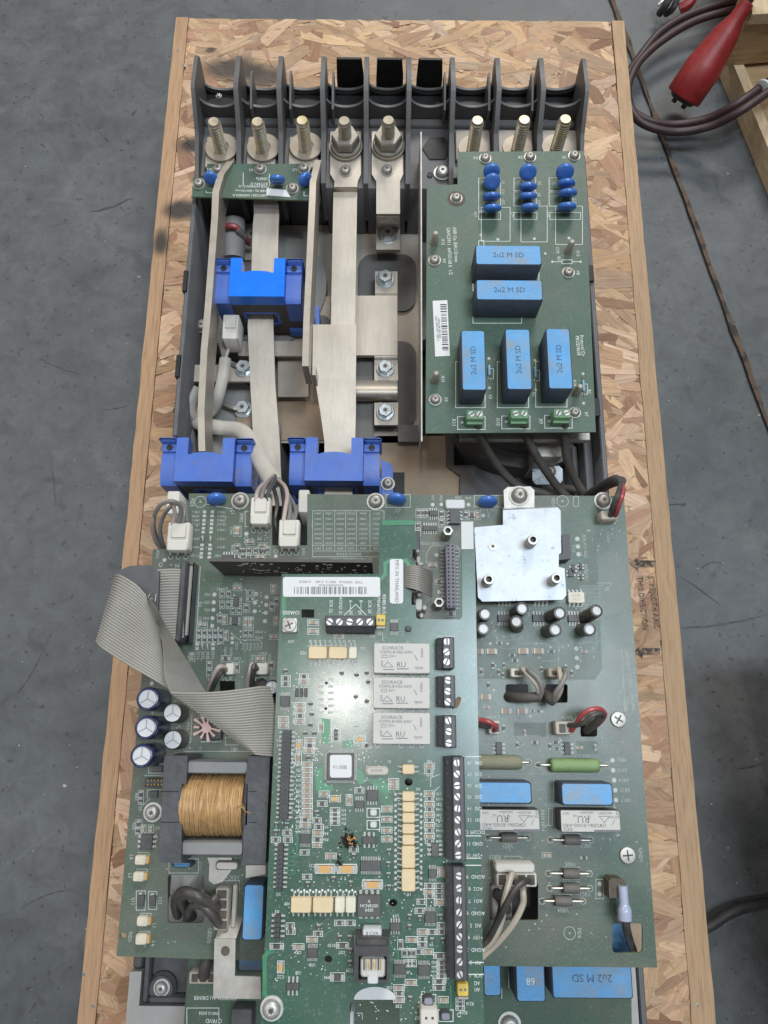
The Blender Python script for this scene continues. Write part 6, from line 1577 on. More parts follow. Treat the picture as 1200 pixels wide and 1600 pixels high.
# ---------------------------------------------------------------- grey ribbon cable
def ribbon(name, pairs, ncond, mt, parent, th=.0009, sub=10, sag=None):
    """flat cable: pairs of edge points (u, v, z); each conductor is a rounded ridge"""
    A = [P(*a) for a, b in pairs]; B = [P(*b) for a, b in pairs]
    def cr(q, i, t):
        p0, p1, p2, p3 = q[max(0, i - 1)], q[i], q[i + 1], q[min(len(q) - 1, i + 2)]
        return .5 * ((2 * p1) + (p2 - p0) * t + (2 * p0 - 5 * p1 + 4 * p2 - p3) * t * t + (3 * p1 - p0 - 3 * p2 + p3) * t ** 3)
    rows = []
    for i in range(len(pairs) - 1):
        for k in range(sub): rows.append((cr(A, i, k / sub), cr(B, i, k / sub)))
    rows.append((A[-1], B[-1]))
    prof = []
    for c in range(ncond):
        for q, h in ((.04, -.55), (.22, .65), (.5, 1.), (.78, .65), (.96, -.55)): prof.append(((c + q) / ncond, h))
    m = len(prof)
    v, f = [], []
    for j, (a, b) in enumerate(rows):
        a2, b2 = rows[min(j + 1, len(rows) - 1)]; a1, b1 = rows[max(j - 1, 0)]
        nrm = ((a2 + b2) - (a1 + b1)).cross(b - a)
        nrm = nrm.normalized() if nrm.length > 1e-12 else Vector((0, 0, 1))
        if nrm.z < 0: nrm = -nrm
        for s, h in prof: v.append(a.lerp(b, s) + nrm * (h * th * .42))
        for s, h in prof: v.append(a.lerp(b, s) - nrm * (th * .4 + h * th * .42))
    W = 2 * m
    for j in range(len(rows) - 1):
        for i in range(m - 1):
            f.append((j * W + i, j * W + i + 1, (j + 1) * W + i + 1, (j + 1) * W + i))
            f.append((j * W + m + i, (j + 1) * W + m + i, (j + 1) * W + m + i + 1, j * W + m + i + 1))
        f.append((j * W, (j + 1) * W, (j + 1) * W + m, j * W + m)); f.append((j * W + m - 1, j * W + W - 1, (j + 1) * W + W - 1, (j + 1) * W + m - 1))
    o = MB().add(v, f).build(name, mt, parent, sharp=80)
    return fix(o)
rc = empty('ribbon_cable', tuple(P(270, 1000, Z)), drive)
rc['label'] = 'wide grey ribbon cable folded over the left edge of the main board'
ribbon('socket_run', [((287, 889, .2840), (287, 997, .2840)), ((268, 888, .2850), (268, 1000, .2850)), ((240, 890, .288), (240, 1000, .288)), ((205, 893, .292), (205, 1000, .292)), ((182, 897, .298), (170, 1005, .298))], 26, 'ribbon_grey', rc, .0011)
MB().pplate([(182, 893), (203, 884), (236, 883), (246, 891), (249, 893), (247, 960), (240, 1000), (200, 960)], .3030, .3010).build('backing_strip', 'ribbon_under', rc)
MB().text('V-1', 236, 934, .3033, 12, -2, wid=.9).build('rating_print', 'print_faded', rc)
ribbon('folded_run', [((181, 897, .303), (150, 1003, .300)), ((190, 899, .310), (160, 1014, .306)), ((214, 914, .314), (200, 1040, .310)), ((232, 936, .316), (235, 1060, .312)), ((244, 954, .315), (262, 1076, .311))], 26, 'ribbon_grey', rc, .0011)
ribbon('twisted_run', [((228, 929, .3185), (232, 942, .3190)), ((244, 950, .3195), (240, 962, .3195)), ((262, 982, .319), (252, 995, .3215)), ((285, 1020, .316), (256, 1030, .3215)), ((308, 1058, .309), (258, 1062, .3200)), ((322, 1082, .304), (270, 1086, .3170)), ((330, 1096, .301), (292, 1100, .314))], 22, 'ribbon_grey', rc, .0011)
ribbon('crossing_run', [((266, 1081, .3205), (398, 1179, .3120)), ((300, 1082, .3235), (402, 1180, .3140)), ((345, 1080, .3240), (410, 1181, .3130)), ((385, 1075, .3210), (420, 1182, .3110)), ((406, 1072, .3170), (431, 1183, .3085)), ((422, 1072, .312), (446, 1184, .306))], 26, 'ribbon_grey', rc, .0011)
MB().pplate([(405, 1075), (414, 1074), (432, 1105), (432, 1128), (424, 1110)], .309, .3075).build('cable_backing', 'ribbon_under', rc)

# ---------------------------------------------------------------- control board, on top
cbd = Board('control_board', .315, 590, 1250)
Z3 = cbd.z
cbd.sheet([(440, 897), (592, 897), (593, 812), (648, 812), (650, 858), (643, 859), (643, 877), (650, 877), (650, 925), (643, 925), (643, 945), (650, 945), (650, 964), (653, 967), (718, 968), (722, 964), (722, 905), (720, 815), (741, 815), (757, 1625), (625, 1625), (624, 1566), (618, 1562), (553, 1562), (546, 1570), (545, 1625), (407, 1625)],
          [rh(471, 952, 491, 965, 1), ch_(638.5, 1222, 6.3), ch_(614.5, 1411, 6.3), ch_(513, 1499, 6.3), ch_(510, 1067, 2.4, 10), ch_(509, 1107, 2.4, 10), ch_(637, 983, 5, 12)], mt='board_green_control')
def term(u0, v0, u1, v1, screws, face='l', h=.0105, step=9):
    """screw terminal block: raised screw deck plus lower wire-entry face"""
    z = Z3 + h
    x0, y0, x1, y1 = R(u0, v0, u1, v1, z)
    k = mpp(u0, v0, z)
    t = MB()
    if face == 'l':
        xs = x0 + step * k
        t.cbox(xs, y0, Z3, x1, y1, z, .0005); t.prism([(x0, y0 + .0003, Z3), (x0, y0 + .0003, z - .004), (xs - .0001, y0 + .0003, z - .0012), (xs - .0001, y0 + .0003, Z3)], (0, y1 - y0 - .0006, 0))
        t.cbox(x1 - .0024, y0 + .0002, z, x1 - .0006, y1 - .0002, z + .0005, .0003)
    else:
        ys = y0 + step * k
        t.cbox(x0, ys, Z3, x1, y1, z, .0005); t.prism([(x0 + .0003, y0, Z3), (x0 + .0003, y0, z - .004), (x0 + .0003, ys - .0001, z - .0012), (x0 + .0003, ys - .0001, Z3)], (x1 - x0 - .0006, 0, 0))
    n = len(screws)
    fix(t.build('terminal_block', ['terminal_black'], cbd.e))
    for u, v in screws:
        p = P(u, v, z + .0002)
        put(TSCREW, 'terminal_screw', (p.x, p.y, z - .0002), cbd.e, 5.6 * mpp(u, v, z), random.uniform(0, 3.1))
        t = MB()
        if face == 'l': t.cbox(x0 + .0004, p.y - .0009, z - .0032, x0 + .0016, p.y + .0009, z - .0026, .0001)
        else: t.cbox(p.x - .001, y0 + .0003, z - .0036, p.x + .001, y0 + .0012, z - .0030, .0001)
        t.build('wire_entry', 'housing_black', cbd.e)
term(507.5, 962, 586.5, 987, [(515, 971.5), (530.3, 971.7), (546.2, 971.7), (562, 971.7), (577.8, 971.7)], 'd', step=8)
term(683, 995, 710, 1045, [(698.5, 1002.5), (698, 1018.7), (698, 1034)]); term(684, 1055, 711.5, 1105, [(700.5, 1063), (699.8, 1080), (700, 1096.5)]); term(684.5, 1117, 713, 1169, [(701, 1126), (701.3, 1143), (701.5, 1161)])
s5 = [1192, 1209.5, 1227.5, 1245, 1263.3, 1281, 1300, 1318, 1336.3]; s6 = [1368.7, 1387.8, 1406.7, 1425.8, 1445, 1463.8, 1483, 1503, 1523]
term(697, 1182, 727, 1346, [(714 + i * .3, v) for i, v in enumerate(s5)], step=10.5); term(698.5, 1354, 730, 1533, [(717.3 + i * .2, v) for i, v in enumerate(s6)], step=10.5)
for tx, v in zip(['DI6  18', 'DI5  17', 'DI4  16', 'DI3  15', 'DI2  14', 'DI1  13', 'DCOM 12', 'GND 11', '+24V 10'], s5): cbd.t(tx, 741.5, v, 5.3, 180, .98)
for tx, v in zip(['AGND  9', 'AO2  8', 'AO1  7', 'AGND  6', 'AI2  5', '+10V  4', 'AGND  3', 'AI1  2', 'SCR  1'], s6): cbd.t(tx, 743, v + 1, 5.4, 180, .95)
cbd.t('AI2', 745, 1536, 5.2, 180); cbd.t('AI1', 745, 1546, 5.2, 180)
for v in (1182, 1309, 1341, 1352, 1505, 1523.5):
    if v in (1505, 1523.5): cbd.ln((733, v - 1), (755, v - 1), w=1.5)
    else: cbd.ln((728, v - 3 if v == 1309 else v), (751, v - 3 if v == 1309 else v), w=1.4)
cbd.ln((696.5, 1182), (698, 1347)); cbd.ln((698, 1353), (700, 1530)); cbd.ln((683, 994), (710, 994), w=.7); cbd.ln((684, 1116), (713, 1116), w=.7)
# relays
for (u0, v0, u1, v1) in ((584, 1005, 672, 1052), (583, 1058.5, 672, 1107), (582.5, 1113.5, 672.5, 1163)):
    z = Z3 + .0095; x0, y0, x1, y1 = R(u0, v0, u1, v1, z)
    t = MB().cbox(x0, y0, Z3 + .0006, x1, y1, z, .0004, 0)
    lettered(t, [('SCHRACK', u0 + 30, v0 + 7.5, 5.2, 0), ('V23092-B1005-A301', u0 + 35, v0 + 14, 4.4, 0), ('5V=', u0 + 29, v0 + 20.5, 4.4, 0), ('RU', u0 + 43, v0 + 34, 8, 0), ('tyco', u0 + 71, v0 + 38, 5.2, 0), ('0420', u0 + 13, v0 + 32, 3.4, 90), ('E60063', u0 + 75.5, v0 + 15, 3.4, 90)], z)
    t.line([(u0 + 15, v0 + 37), (u0 + 22, v0 + 29), (u0 + 30, v0 + 37), (u0 + 15, v0 + 37)], z + .0001, .8, 1); t.frame(u0 + 13, v0 + 18.5, u0 + 21, v0 + 22.5, z + .0001, .7, 1); t.line([(u0 + 15, v0 + 41), (u0 + 31, v0 + 41)], z + .0001, 1.2, 1); t.line([(u0 + 37, v0 + 40), (u0 + 54, v0 + 40)], z + .0001, 1.2, 1); t.line([(u0 + 64, v0 + 19), (u0 + 68, v0 + 27)], z + .0001, .9, 1)
    t.build('signal_relay', ['relay_white', 'ink_grey'], cbd.e)
    for u in (u0 + 7, u0 + 44, u0 + 61, u0 + 77): cbd.ink.dot(u, v1 + 2, Z3 + .0001, 3.6, n=12, ring=.9); MB().pbox(u - 2, v1 - 3, u + 2, v1 + 1, Z3 + .003, Z3, .0003).build('relay_pin', 'pad_tin', cbd.e)
# optocouplers
def opto(u0, v0, u1, v1, lr, n, mt='opto_cream'): cbd.ic(u0, v0, u1, v1, h=.0032, leads='l' if lr else 'u', n=n, lp=6.5, lw=2.2, mt=mt, name='optocoupler', c=.0005)
opto(481.5, 1010, 511, 1029.5, False, 4); opto(513.5, 1010, 542.5, 1029.5, False, 4); opto(545, 1010, 558, 1029.5, False, 2, 'opto_ivory')
opto(628.5, 1194.5, 648, 1210, True, 2)
for (a, b) in ((1237, 1252.2), (1253.5, 1269), (1270.3, 1286), (1287.5, 1303.2), (1304.7, 1320.5)): opto(628.3, a, 648.5, b, True, 2)
opto(627.5, 1322, 649, 1356.8, True, 4); opto(627.3, 1358.3, 649.2, 1393.5, True, 4)
opto(454, 1402, 486.3, 1427, False, 4); opto(488.3, 1402, 520.5, 1427, False, 4); opto(523, 1402, 538.7, 1427, False, 2, 'opto_ivory'); opto(539.8, 1402, 556, 1427, False, 2, 'opto_ivory')
cbd.ic(558.5, 1398, 595, 1433, h=.0036, leads='u', n=4, lp=4.5, name='optocoupler', mt='ic_black', txt=['A', 'HCNR200', '0430'], tcol='print_white', th=4.6)
for i in range(22):
    u = 456.5 + i * 4.7
    if u < 557: cbd.ink.dot(u, 1391 + (i % 2) * 2.5, Z3 + .0001, 1.8, n=8)
for i in range(10): cbd.ink.dot(485 + i * 7.6, 1002, Z3 + .0001, 2.0, n=8, ring=.7); cbd.ink.dot(485 + i * 7.6, 1038.5, Z3 + .0001, 2.0, n=8, ring=.7)
for i in range(18):
    v = 1241 + i * 8.75
    for u in (618, 658): cbd.pad.dot(u, v, Z3 + .0006, 2.3)
# controller and its sticker
cbd.ic(511, 1177, 553, 1219, h=.0022, leads='ul', n=25, lp=4.5, name='controller_chip')
MB().pplate(rrect(515.5, 1179.5, 549.5, 1215, 4, 4), Z3 + .0024, Z3 + .00215).build('chip_label', 'label_white', cbd.e)
MB().text('V1.00B', 531, 1199, Z3 + .0025, 5.4).build('chip_print', 'ink_grey', cbd.e)
x = rrect(571, 1197, 607, 1211, 7, 5)
MB().pplate(x, Z3 + .0008, Z3, m=0).pplate(rrect(573.5, 1199, 604.5, 1209.5, 5, 5), Z3 + .0036, Z3 + .0008).text('8.25200', 589, 1204, Z3 + .0037, 4, 0, 1).build('crystal_can', ['crystal_can', 'ink_grey'], cbd.e)
# packages
for a in [(573, 1234.5, 590, 1252, 'u', 4), (554.5, 1251, 568.5, 1263, 'u', 4), (563.5, 1345, 595, 1361, 'u', 12), (469, 1303, 484.5, 1318, 'u', 8), (480, 1482, 496, 1497, 'u', 8), (664, 1424.5, 680.5, 1442, 'u', 8), (615.5, 1507, 634, 1523, 'u', 8), (653.5, 1508.5, 671.5, 1525, 'u', 8), (609.5, 1442, 625.5, 1455, 'u', 4), (670, 1358.5, 682, 1372, 'u', 5), (437.5, 1087.5, 452.5, 1104, 'u', 8), (609.5, 973, 622, 986, 'u', 4)]:
    cbd.ic(*a[:4], h=.0016, leads=a[4], n=a[5], lp=5.5)
for u in (461, 468, 475): cbd.ic(u, 1075, u + 5, 1089, h=.0014, leads='u', n=1, lp=3, name='diode_package')
cbd.ic(566, 1307, 587.5, 1319, h=.0017, leads='u', n=3, lp=6, lw=3, name='regulator'); cbd.ic(447.5, 1536, 467, 1548, h=.0017, leads='u', n=3, lp=8, lw=3, name='regulator'); cbd.ic(674, 1317.5, 686, 1339, h=.0017, leads='l', n=3, lp=6, name='regulator')
# jack with its clear insert
e = empty('jack', tuple(P(581, 1500, Z3)), drive)
z = Z3 + .013
x0, y0, x1, y1 = R(553.5, 1464, 608, 1535, z)
o0 = R(560, 1494, 604, 1531, z)
t = MB().plate([(x0, y0), (x1, y0), (x1, y1), (x0, y1)], Z3, z, [[(o0[0], o0[1]), (o0[2], o0[1]), (o0[2], o0[3]), (o0[0], o0[3])]]); t.build('jack_shell', 'jack_black', e)
MB().box(o0[0] + .0003, o0[1] + .0003, Z3 + .0005, o0[2] - .0003, o0[3] - .0003, z - .006).build('jack_well', 'sleeve_brown', e)
MB().pbox(563, 1497, 602, 1528, z - .0008, z - .0055, .0008).build('clear_insert', 'jack_clear', e)
for i in range(8): MB().pbox(568 + i * 3.7, 1498, 569.8 + i * 3.7, 1516, z - .0002, z - .0008, .0001).build('contact', 'gold_pin' if i % 3 else 'housing_black', e)
MB().pbox(574, 1478, 590, 1493, z - .0015, z - .006, .0005).build('latch', 'wire_grey', e); MB().pbox(556, 1466, 606, 1478, z + .0006, z - .001, .0005).build('hood', 'jack_black', e)
MB().pbox(574, 1524, 591, 1538, z + .0005, z - .004, .0005).build('latch_tip', 'label_grey', e)
MB().pbox(566.5, 1452, 596.5, 1465, Z3 + .010, Z3 + .002, .0006).text('8 CVA', 581.5, 1458.5, Z3 + .0102, 5, 0, 1).build('jack_tag', ['label_grey', 'ink_grey'], e)
# yellow switches
for (u0, v0, u1, v1) in ((587.5, 960, 602.5, 977.5), (715, 1536.5, 732, 1557)):
    t = MB().pbox(u0, v0, u1, v1, Z3 + .0055, Z3 + .0003, .0004)
    for k in (.3, .7): t.dot(u0 + (u1 - u0) * k, (v0 + v1) / 2, Z3 + .0056, 2.2, 1, 8)
    t.build('dip_switch', ['yellow_plastic', 'ink_grey'], cbd.e); MB().pbox(u0, v1 + .5, u1, v1 + 5, Z3 + .003, Z3, .0003).build('switch_leads', 'pad_tin', cbd.e)
# earth clamp and fixing screws
MB().pbox(440.5, 965, 465, 988.5, Z3 + .003, Z3, .0006).build('clamp_plate', 'screw_bright', cbd.e)
p = P(452, 976.5, Z3 + .003)
o = put(FLAT, 'clamp_screw', tuple(p), cbd.e, 11 * mpp(452, 976, Z3), .4)
cbd.screw(PANB, 425, 1575, 14.2, 'corner_screw')
cbd.screw(PANB, 654, 983, 4.5, 'board_screw') if False else None
MB().lathe([(.0016, 0), (.0016, .0022), (.001, .0026)], P(638, 983, Z3 - .001), 12).build('post_tip', 'connector_dark', cbd.e)
# board-to-board headers at the left edge
def header(u0, v0, u1, v1, n):
    x0, y0, x1, y1 = R(u0, v0, u1, v1, Z3 + .004)
    t = MB().cbox(x0 + .0012, y0, Z3, x1 - .0012, y1, Z3 + .004, .0003, 0)
    for i in range(n):
        y = y1 - (y1 - y0) * (i + .5) / n; s_ = (y1 - y0) / n * .30
        t.box(x0 - .0006, y - s_ * .7, Z3, x0 + .0014, y + s_ * .7, Z3 + .0005, 1); t.box(x1 - .0014, y - s_ * .7, Z3, x1 + .0006, y + s_ * .7, Z3 + .0005, 1)
        for f in (.36, .64): t.box(x0 + (x1 - x0) * f - .0004, y - .0004, Z3 + .004, x0 + (x1 - x0) * f + .0004, y + .0004, Z3 + .0056, 0)
    t.build('pin_header', ['connector_dark', 'pad_tin'], cbd.e)
header(434.5, 1141, 456, 1282, 20); header(428.5, 1318.5, 446, 1392, 10); header(424.5, 1430, 441.5, 1470, 5)
# two columns of solder pads under an unfitted part
for i in range(6):
    for u in (501.5, 517): cbd.pad.dot(u, 0, 0, 0) if False else cbd.prect(u - 4, 1062 + i * 10.2 - 2, u + 4, 1062 + i * 10.2 + 2)
# chip parts, position by position
C = []
def col(u, v0, n, st, l=11, w=6, ve=False, kd='c'): C.extend((u, v0 + i * st, l, w, ve, kd) for i in range(n))
for a in [(489.5, 973, 12, 6, False, 'c'), (489.5, 986.5, 12, 6, False, 'c'), (530, 993, 9, 5, False, 'c'), (446.5, 1060, 9, 5.5, False, 'r'), (446.5, 1068.5, 9, 5.5, False, 'r'), (475, 1057, 9, 5, False, 'r'), (475, 1064.5, 11, 5.5, False, 'c'), (469, 1102, 11, 5.5, False, 'c'), (469, 1109.5, 11, 5.5, False, 'c'), (469, 1118.5, 9, 5, False, 'r'), (468.5, 1127, 11, 6, False, 'c'), (443, 1124, 11, 6, False, 'c'), (443, 1133, 11, 6, False, 'c'), (501.5, 1136, 10, 5, True, 'c'), (484, 1157, 11, 6, False, 'c'), (484, 1165, 11, 6, False, 'r'), (483, 1173, 11, 6, False, 'c'), (467.5, 1165, 13, 6, True, 't'), (466.5, 1185, 12, 6, True, 'c'),
          (525, 1142, 9, 5, False, 'r'), (525, 1148, 9, 5, False, 'r'), (525, 1154, 9, 5, False, 'r'), (562, 1155, 13, 7, False, 't'), (573, 1165, 9, 5, False, 'r'), (561.5, 1235, 9, 5, False, 'r'), (506.5, 1240.5, 11, 6, False, 'c'), (523.5, 1248, 12, 7, False, 't'), (503.5, 1255.5, 10, 5.5, False, 'r'), (545.5, 1250, 12, 6, True, 'c'), (615, 1221, 11, 6, False, 'c'), (615, 1229, 11, 6, False, 'c'),
          (671, 1197, 11, 6, False, 'c'), (670, 1205, 8, 4, False, 'r'), (604.5, 1264, 11, 6, False, 'c'), (604.5, 1280, 11, 6, False, 'c'), (604.5, 1297, 11, 6, False, 'c'), (604.5, 1311, 11, 6, False, 'c'), (477, 1281, 10, 5, False, 'r'), (477, 1289, 12, 6, False, 'c'), (495, 1282, 9, 5, False, 'r'), (498, 1292, 9, 5, False, 'r'), (497, 1301, 12, 6, False, 'c'), (496, 1312, 11, 6, False, 'r'), (495.5, 1320, 9, 5, False, 'c'), (517, 1337.5, 12, 6, False, 'c'), (476, 1332, 9, 5, False, 'r'), (449, 1301, 9, 5, False, 'r'), (450, 1312, 9, 5, False, 'r'), (431, 1312, 9, 5, False, 'r'), (480, 1370, 9, 5, False, 'r'), (553, 1327, 9, 5, False, 'r'),
          (453.5, 1447, 8, 7, False, 'r'), (454.5, 1455, 8, 7, False, 'r'), (466.5, 1479, 12, 6, False, 'c'), (432.5, 1478.5, 16, 6, False, 'r'), (487.5, 1467.5, 12, 6, False, 'c'), (497, 1459, 9, 5, False, 'r'), (530.5, 1442, 10, 5.5, False, 'r'), (547.5, 1442, 10, 5.5, False, 'r'), (535, 1477, 14, 6, False, 'r'), (438.7, 1511, 14, 7, True, 't'), (527.5, 1526.5, 17, 10, False, 'r'),
          (656, 1423, 10, 5, False, 'r'), (660.5, 1456, 12, 6, False, 'c'), (675, 1456, 10, 5, False, 'r'), (690, 1446, 9, 5, False, 'r'), (690, 1456, 9, 5, False, 'r'), (643, 1468, 12, 6, False, 'c'), (660, 1467, 9, 5, False, 'r'), (660, 1476, 9, 5, False, 'r'), (625.5, 1476, 11, 5, True, 'r'), (654, 1487, 9, 5, False, 'r'), (669, 1487, 11, 6, False, 'c'), (687, 1493, 14, 6, False, 'r'), (642, 1535, 13, 6.5, False, 'c'), (623.5, 1543, 12, 6, False, 'c'), (623.5, 1552, 10, 5, False, 'r'), (623.5, 1562, 12, 6, False, 'c'), (692.5, 1562, 11, 7, False, 'c'), (686, 1533, 14, 6, False, 'r'), (686, 1543, 14, 6, False, 'r'), (719, 1562, 8, 4, False, 'r'), (719, 1569, 8, 4, False, 'r'), (719, 1575, 8, 4, False, 'r')]: C.append(a)
col(480, 1195, 11, 8.05, 11, 5.5); col(523.5, 1266, 4, 6.6, 10, 4.5, kd='r'); col(671, 1240, 5, 16.6, 11, 5.5); col(671, 1248, 5, 16.6, 8, 4, kd='r'); col(690, 1504, 5, 7, 9, 5, kd='r'); col(671, 1384, 3, 8, 10, 5, kd='r'); col(686, 1384, 4, 8.2, 10, 5, kd='r'); col(659, 1409, 1, 8, 10, 5, kd='r'); col(687, 1410, 1, 8, 12, 6); col(691, 1359, 2, 7, 10, 5)
C += [(670, 1393, 12, 6, False, 'c'), (634 - 2, 1489, 9, 4.5, True, 'r'), (640, 1489, 9, 4.5, True, 'r'), (646, 1489, 9, 4.5, True, 'r'), (635, 1505, 6, 4, True, 'r'), (641, 1505, 6, 4, True, 'r'), (647, 1505, 6, 4, True, 'r')]
for a in C: cbd.chip(*a)
for (u, v) in [(446, 1049), (485, 1100), (487, 1116), (485, 1133), (477, 1146), (491, 1146), (482, 1184), (495, 1270), (448, 1289), (432, 1288), (431, 1300), (521, 1373), (548, 1380), (481, 1381), (553, 1337), (534, 1052), (557, 1055), (573, 1052), (575, 1066), (608, 1330), (607, 1350), (607, 1367), (608, 1386), (498, 1448), (531, 1465), (547, 1465), (547, 1485), (547, 1504), (640, 1432, ), (656, 1434), (640, 1448), (689, 1432), (675, 1469), (692, 1469), (641, 1560), (573, 1096), (556, 1089)]: cbd.sot(u, v, 3.4)
# tantalum blocks in their outlines
for (u, v, l, w) in [(508, 1357.5, 27, 11), (542, 1357.5, 27, 11), (582, 1382, 27, 10)]: cbd.chip(u, v, l, w, False, 't', False); cbd.fr(u - 15, v - 7, u + 15, v + 7, 1.4)
for (u, v) in [(583.5, 1270), (583.5, 1289)]:
    cbd.fr(u - 10, v - 7, u + 10, v + 7, 1.1); MB().pbox(u - 5.5, v - 5, u + 5.5, v + 5, Z3 + .002, Z3, .0005).build('indicator_lamp', 'label_grey', cbd.e)
for (u0, v0, u1, v1) in ((662, 1558, 677, 1571), (689, 1582, 704, 1595)):
    MB().pbox(u0, v0, u1, v1, Z3 + .005, Z3, .0005, 0, 1).build('inductor', ['connector_dark', 'connector_violet'], cbd.e); cbd.fr(u0 - 4, v0 - 4, u1 + 4, v1 + 1, 1.2)
t = MB().pbox(657, 1577, 685, 1625, Z3 + .009, Z3, .0006); t.build('pin_socket', 'connector_white', cbd.e)
for u in (666, 676): MB().dot(u, 1591, Z3 + .0091, 2.2, 0, 10).build('socket_mouth', 'sleeve_brown', cbd.e)
# wide green tracks
tk = MB()
tk.line([(427, 1486), (419, 1488), (413.5, 1495), (413.5, 1552), (418, 1562)], Z3 + .00006, 6.5); tk.line([(443.5, 934), (443.5, 962)], Z3 + .00006, 6); tk.line([(597, 903), (602, 897), (602, 880), (610, 875), (634, 876), (640, 884)], Z3 + .00006, 5.5); tk.line([(674, 1142), (684, 1131)], Z3 + .00006, 5); tk.line([(674, 1010), (684, 1001)], Z3 + .00006, 4); tk.line([(674, 1080), (684, 1070)], Z3 + .00006, 4)
rk = random.Random(6)
for k in range(6):
    tk.line([(448, 1325 + k * 7), (458 + (k % 2) * 3, 1325 + k * 7), (458 + (k % 2) * 3, 1330 + k * 7), (450, 1332 + k * 7)], Z3 + .00006, .9)
for k in range(7): tk.line([(572 + k * 4, 1215 + k * 1), (584 + k * 3, 1222 + k * 2), (594 + k * 3, 1235 + k * 3), (594 + k * 3, 1250 + k * 3)], Z3 + .00006, .9)
for k in range(5): tk.line([(562 + k * 4.5, 1436), (572 + k * 5, 1446), (590 + k * 3, 1450)], Z3 + .00006, .8)
for pts in ([(554, 1135), (560, 1135)], [(505, 1470), (508, 1460), (520, 1452)], [(540, 1527), (553, 1527)], [(440, 1515), (450, 1516), (450, 1526)], [(635, 1540), (628, 1550)], [(684, 1572), (697, 1560)], [(704, 1540), (705, 1580)], [(500, 1400), (500, 1394)], [(456, 1338), (464, 1338), (464, 1280)], [(516, 1345), (516, 1350)], [(610, 1476), (622, 1490), (622, 1500)], [(640, 1470), (640, 1480)]): tk.line(pts, Z3 + .00006, 1.6)
tk.build('copper_tracks', 'trace_green', cbd.e, kind='stuff')
# bright copper areas under the mask beside the controller
ca_ = MB()
for q in ([(492, 1205), (505, 1196), (505, 1225), (520, 1228), (520, 1236), (494, 1236)], [(557, 1200), (566, 1205), (572, 1222), (562, 1226), (557, 1218)], [(575, 1218), (600, 1216), (612, 1240), (600, 1238), (585, 1228)], [(502, 1122), (516, 1124), (516, 1165), (503, 1160)], [(535, 1158), (552, 1156), (552, 1168), (536, 1168)]): ca_.pplate(q, Z3 + .00005, Z3 + .00002)
ca_.build('copper_areas', 'trace_green', cbd.e, kind='stuff')
# half-round bare pad over the slot
hp = [(586 + 33 * math.cos(rad(a_)), 1562 - 20 * math.sin(rad(a_))) for a_ in range(0, 181, 12)]
MB().pplate(hp, Z3 + .0002, Z3 + .00003).build('bare_pad', 'label_grey', cbd.e)
MB().pbox(546, 1580, 552, 1625, Z3 - .004, Z3 - .02, .0005).build('slot_post', 'label_grey', cbd.e)
# slot hardware at the upper edge
for (u0, v0, u1, v1, h) in ((650, 858, 656, 864, 0), (651, 868, 657, 881, -.002), (652, 878, 662, 884, -.002), (652, 922, 659, 932, -.002), (649, 935, 660, 954, 0), (660, 945, 667, 954, -.003), (655, 957, 662, 966, -.003)): MB().pbox(u0, v0, u1, v1, Z3 + h, Z3 - .020, .0006).build('retainer_clip', 'frame_white', drive)
MB().pbox(647, 830, 656, 862, Z3 - .012, Z3 - .030, .0006).build('retainer_body', 'connector_dark', drive)
MB().pbox(645, 925, 656, 968, Z3 - .012, Z3 - .030, .0006).build('retainer_body', 'connector_dark', drive)
ribbon('jumper_ribbon', [((634, 884, Z3 + .001), (634, 918, Z3 + .001)), ((643, 883, Z3 + .004), (643, 920, Z3 + .004)), ((656, 884, Z3 + .004), (656, 924, Z3 + .004)), ((668, 888, Z3 - .004), (668, 930, Z3 - .004)), ((676, 892, Z3 - .018), (675, 933, Z3 - .018))], 11, 'ribbon_grey', drive, .0011)
for i in range(10): MB().ptube([(634, 886 + i * 3.4, Z3 + .0005), (638, 886 + i * 3.4, Z3 + .0012), (643, 886 + i * 3.4, Z3 + .003)], 1.1, 5).build('jumper_pin', 'gold_pin', cbd.e)
MB().pplate([(596, 813), (647, 813), (648, 820), (597, 821)], Z3 + .0003, Z3 + .00005).build('green_tape', 'trace_green', cbd.e)
MB().pplate([(720.5, 815), (739.5, 815), (740, 858), (721, 858)], Z3 + .0003, Z3 + .00005).build('blank_label', 'label_grey', cbd.e)
# labels
lb = MB().pplate(rrect(442, 901.5, 594, 932.5, 4, 4), Z3 + .0002, Z3 + .00005)
rb_ = random.Random(11); u = 460
while u < 572:
    w_ = rb_.choice((.8, 1.1, 1.8)); lb.line([(u, 917.5), (u, 927.5)], Z3 + .0003, w_, 1); u += w_ + rb_.choice((.9, 1.4, 2.4, 3))
lb.text('TYPE : OMIO-01   REV:12  31481    5100533', 517, 909, Z3 + .0003, 3.8, 180, 1); lb.text('3AUA0000005100533', 517, 914.3, Z3 + .0003, 3, 180, 1)
lb.build('barcode_label', ['label_white', 'ink_grey'], cbd.e)
lb = MB().pplate(rrect(609, 873.5, 630, 943, 4, 4), Z3 + .0002, Z3 + .00005); lb.text('MFG IN THAILAND', 620, 908, Z3 + .0003, 5.6, -90, 1); lb.build('origin_label', ['label_white', 'ink_grey'], cbd.e)
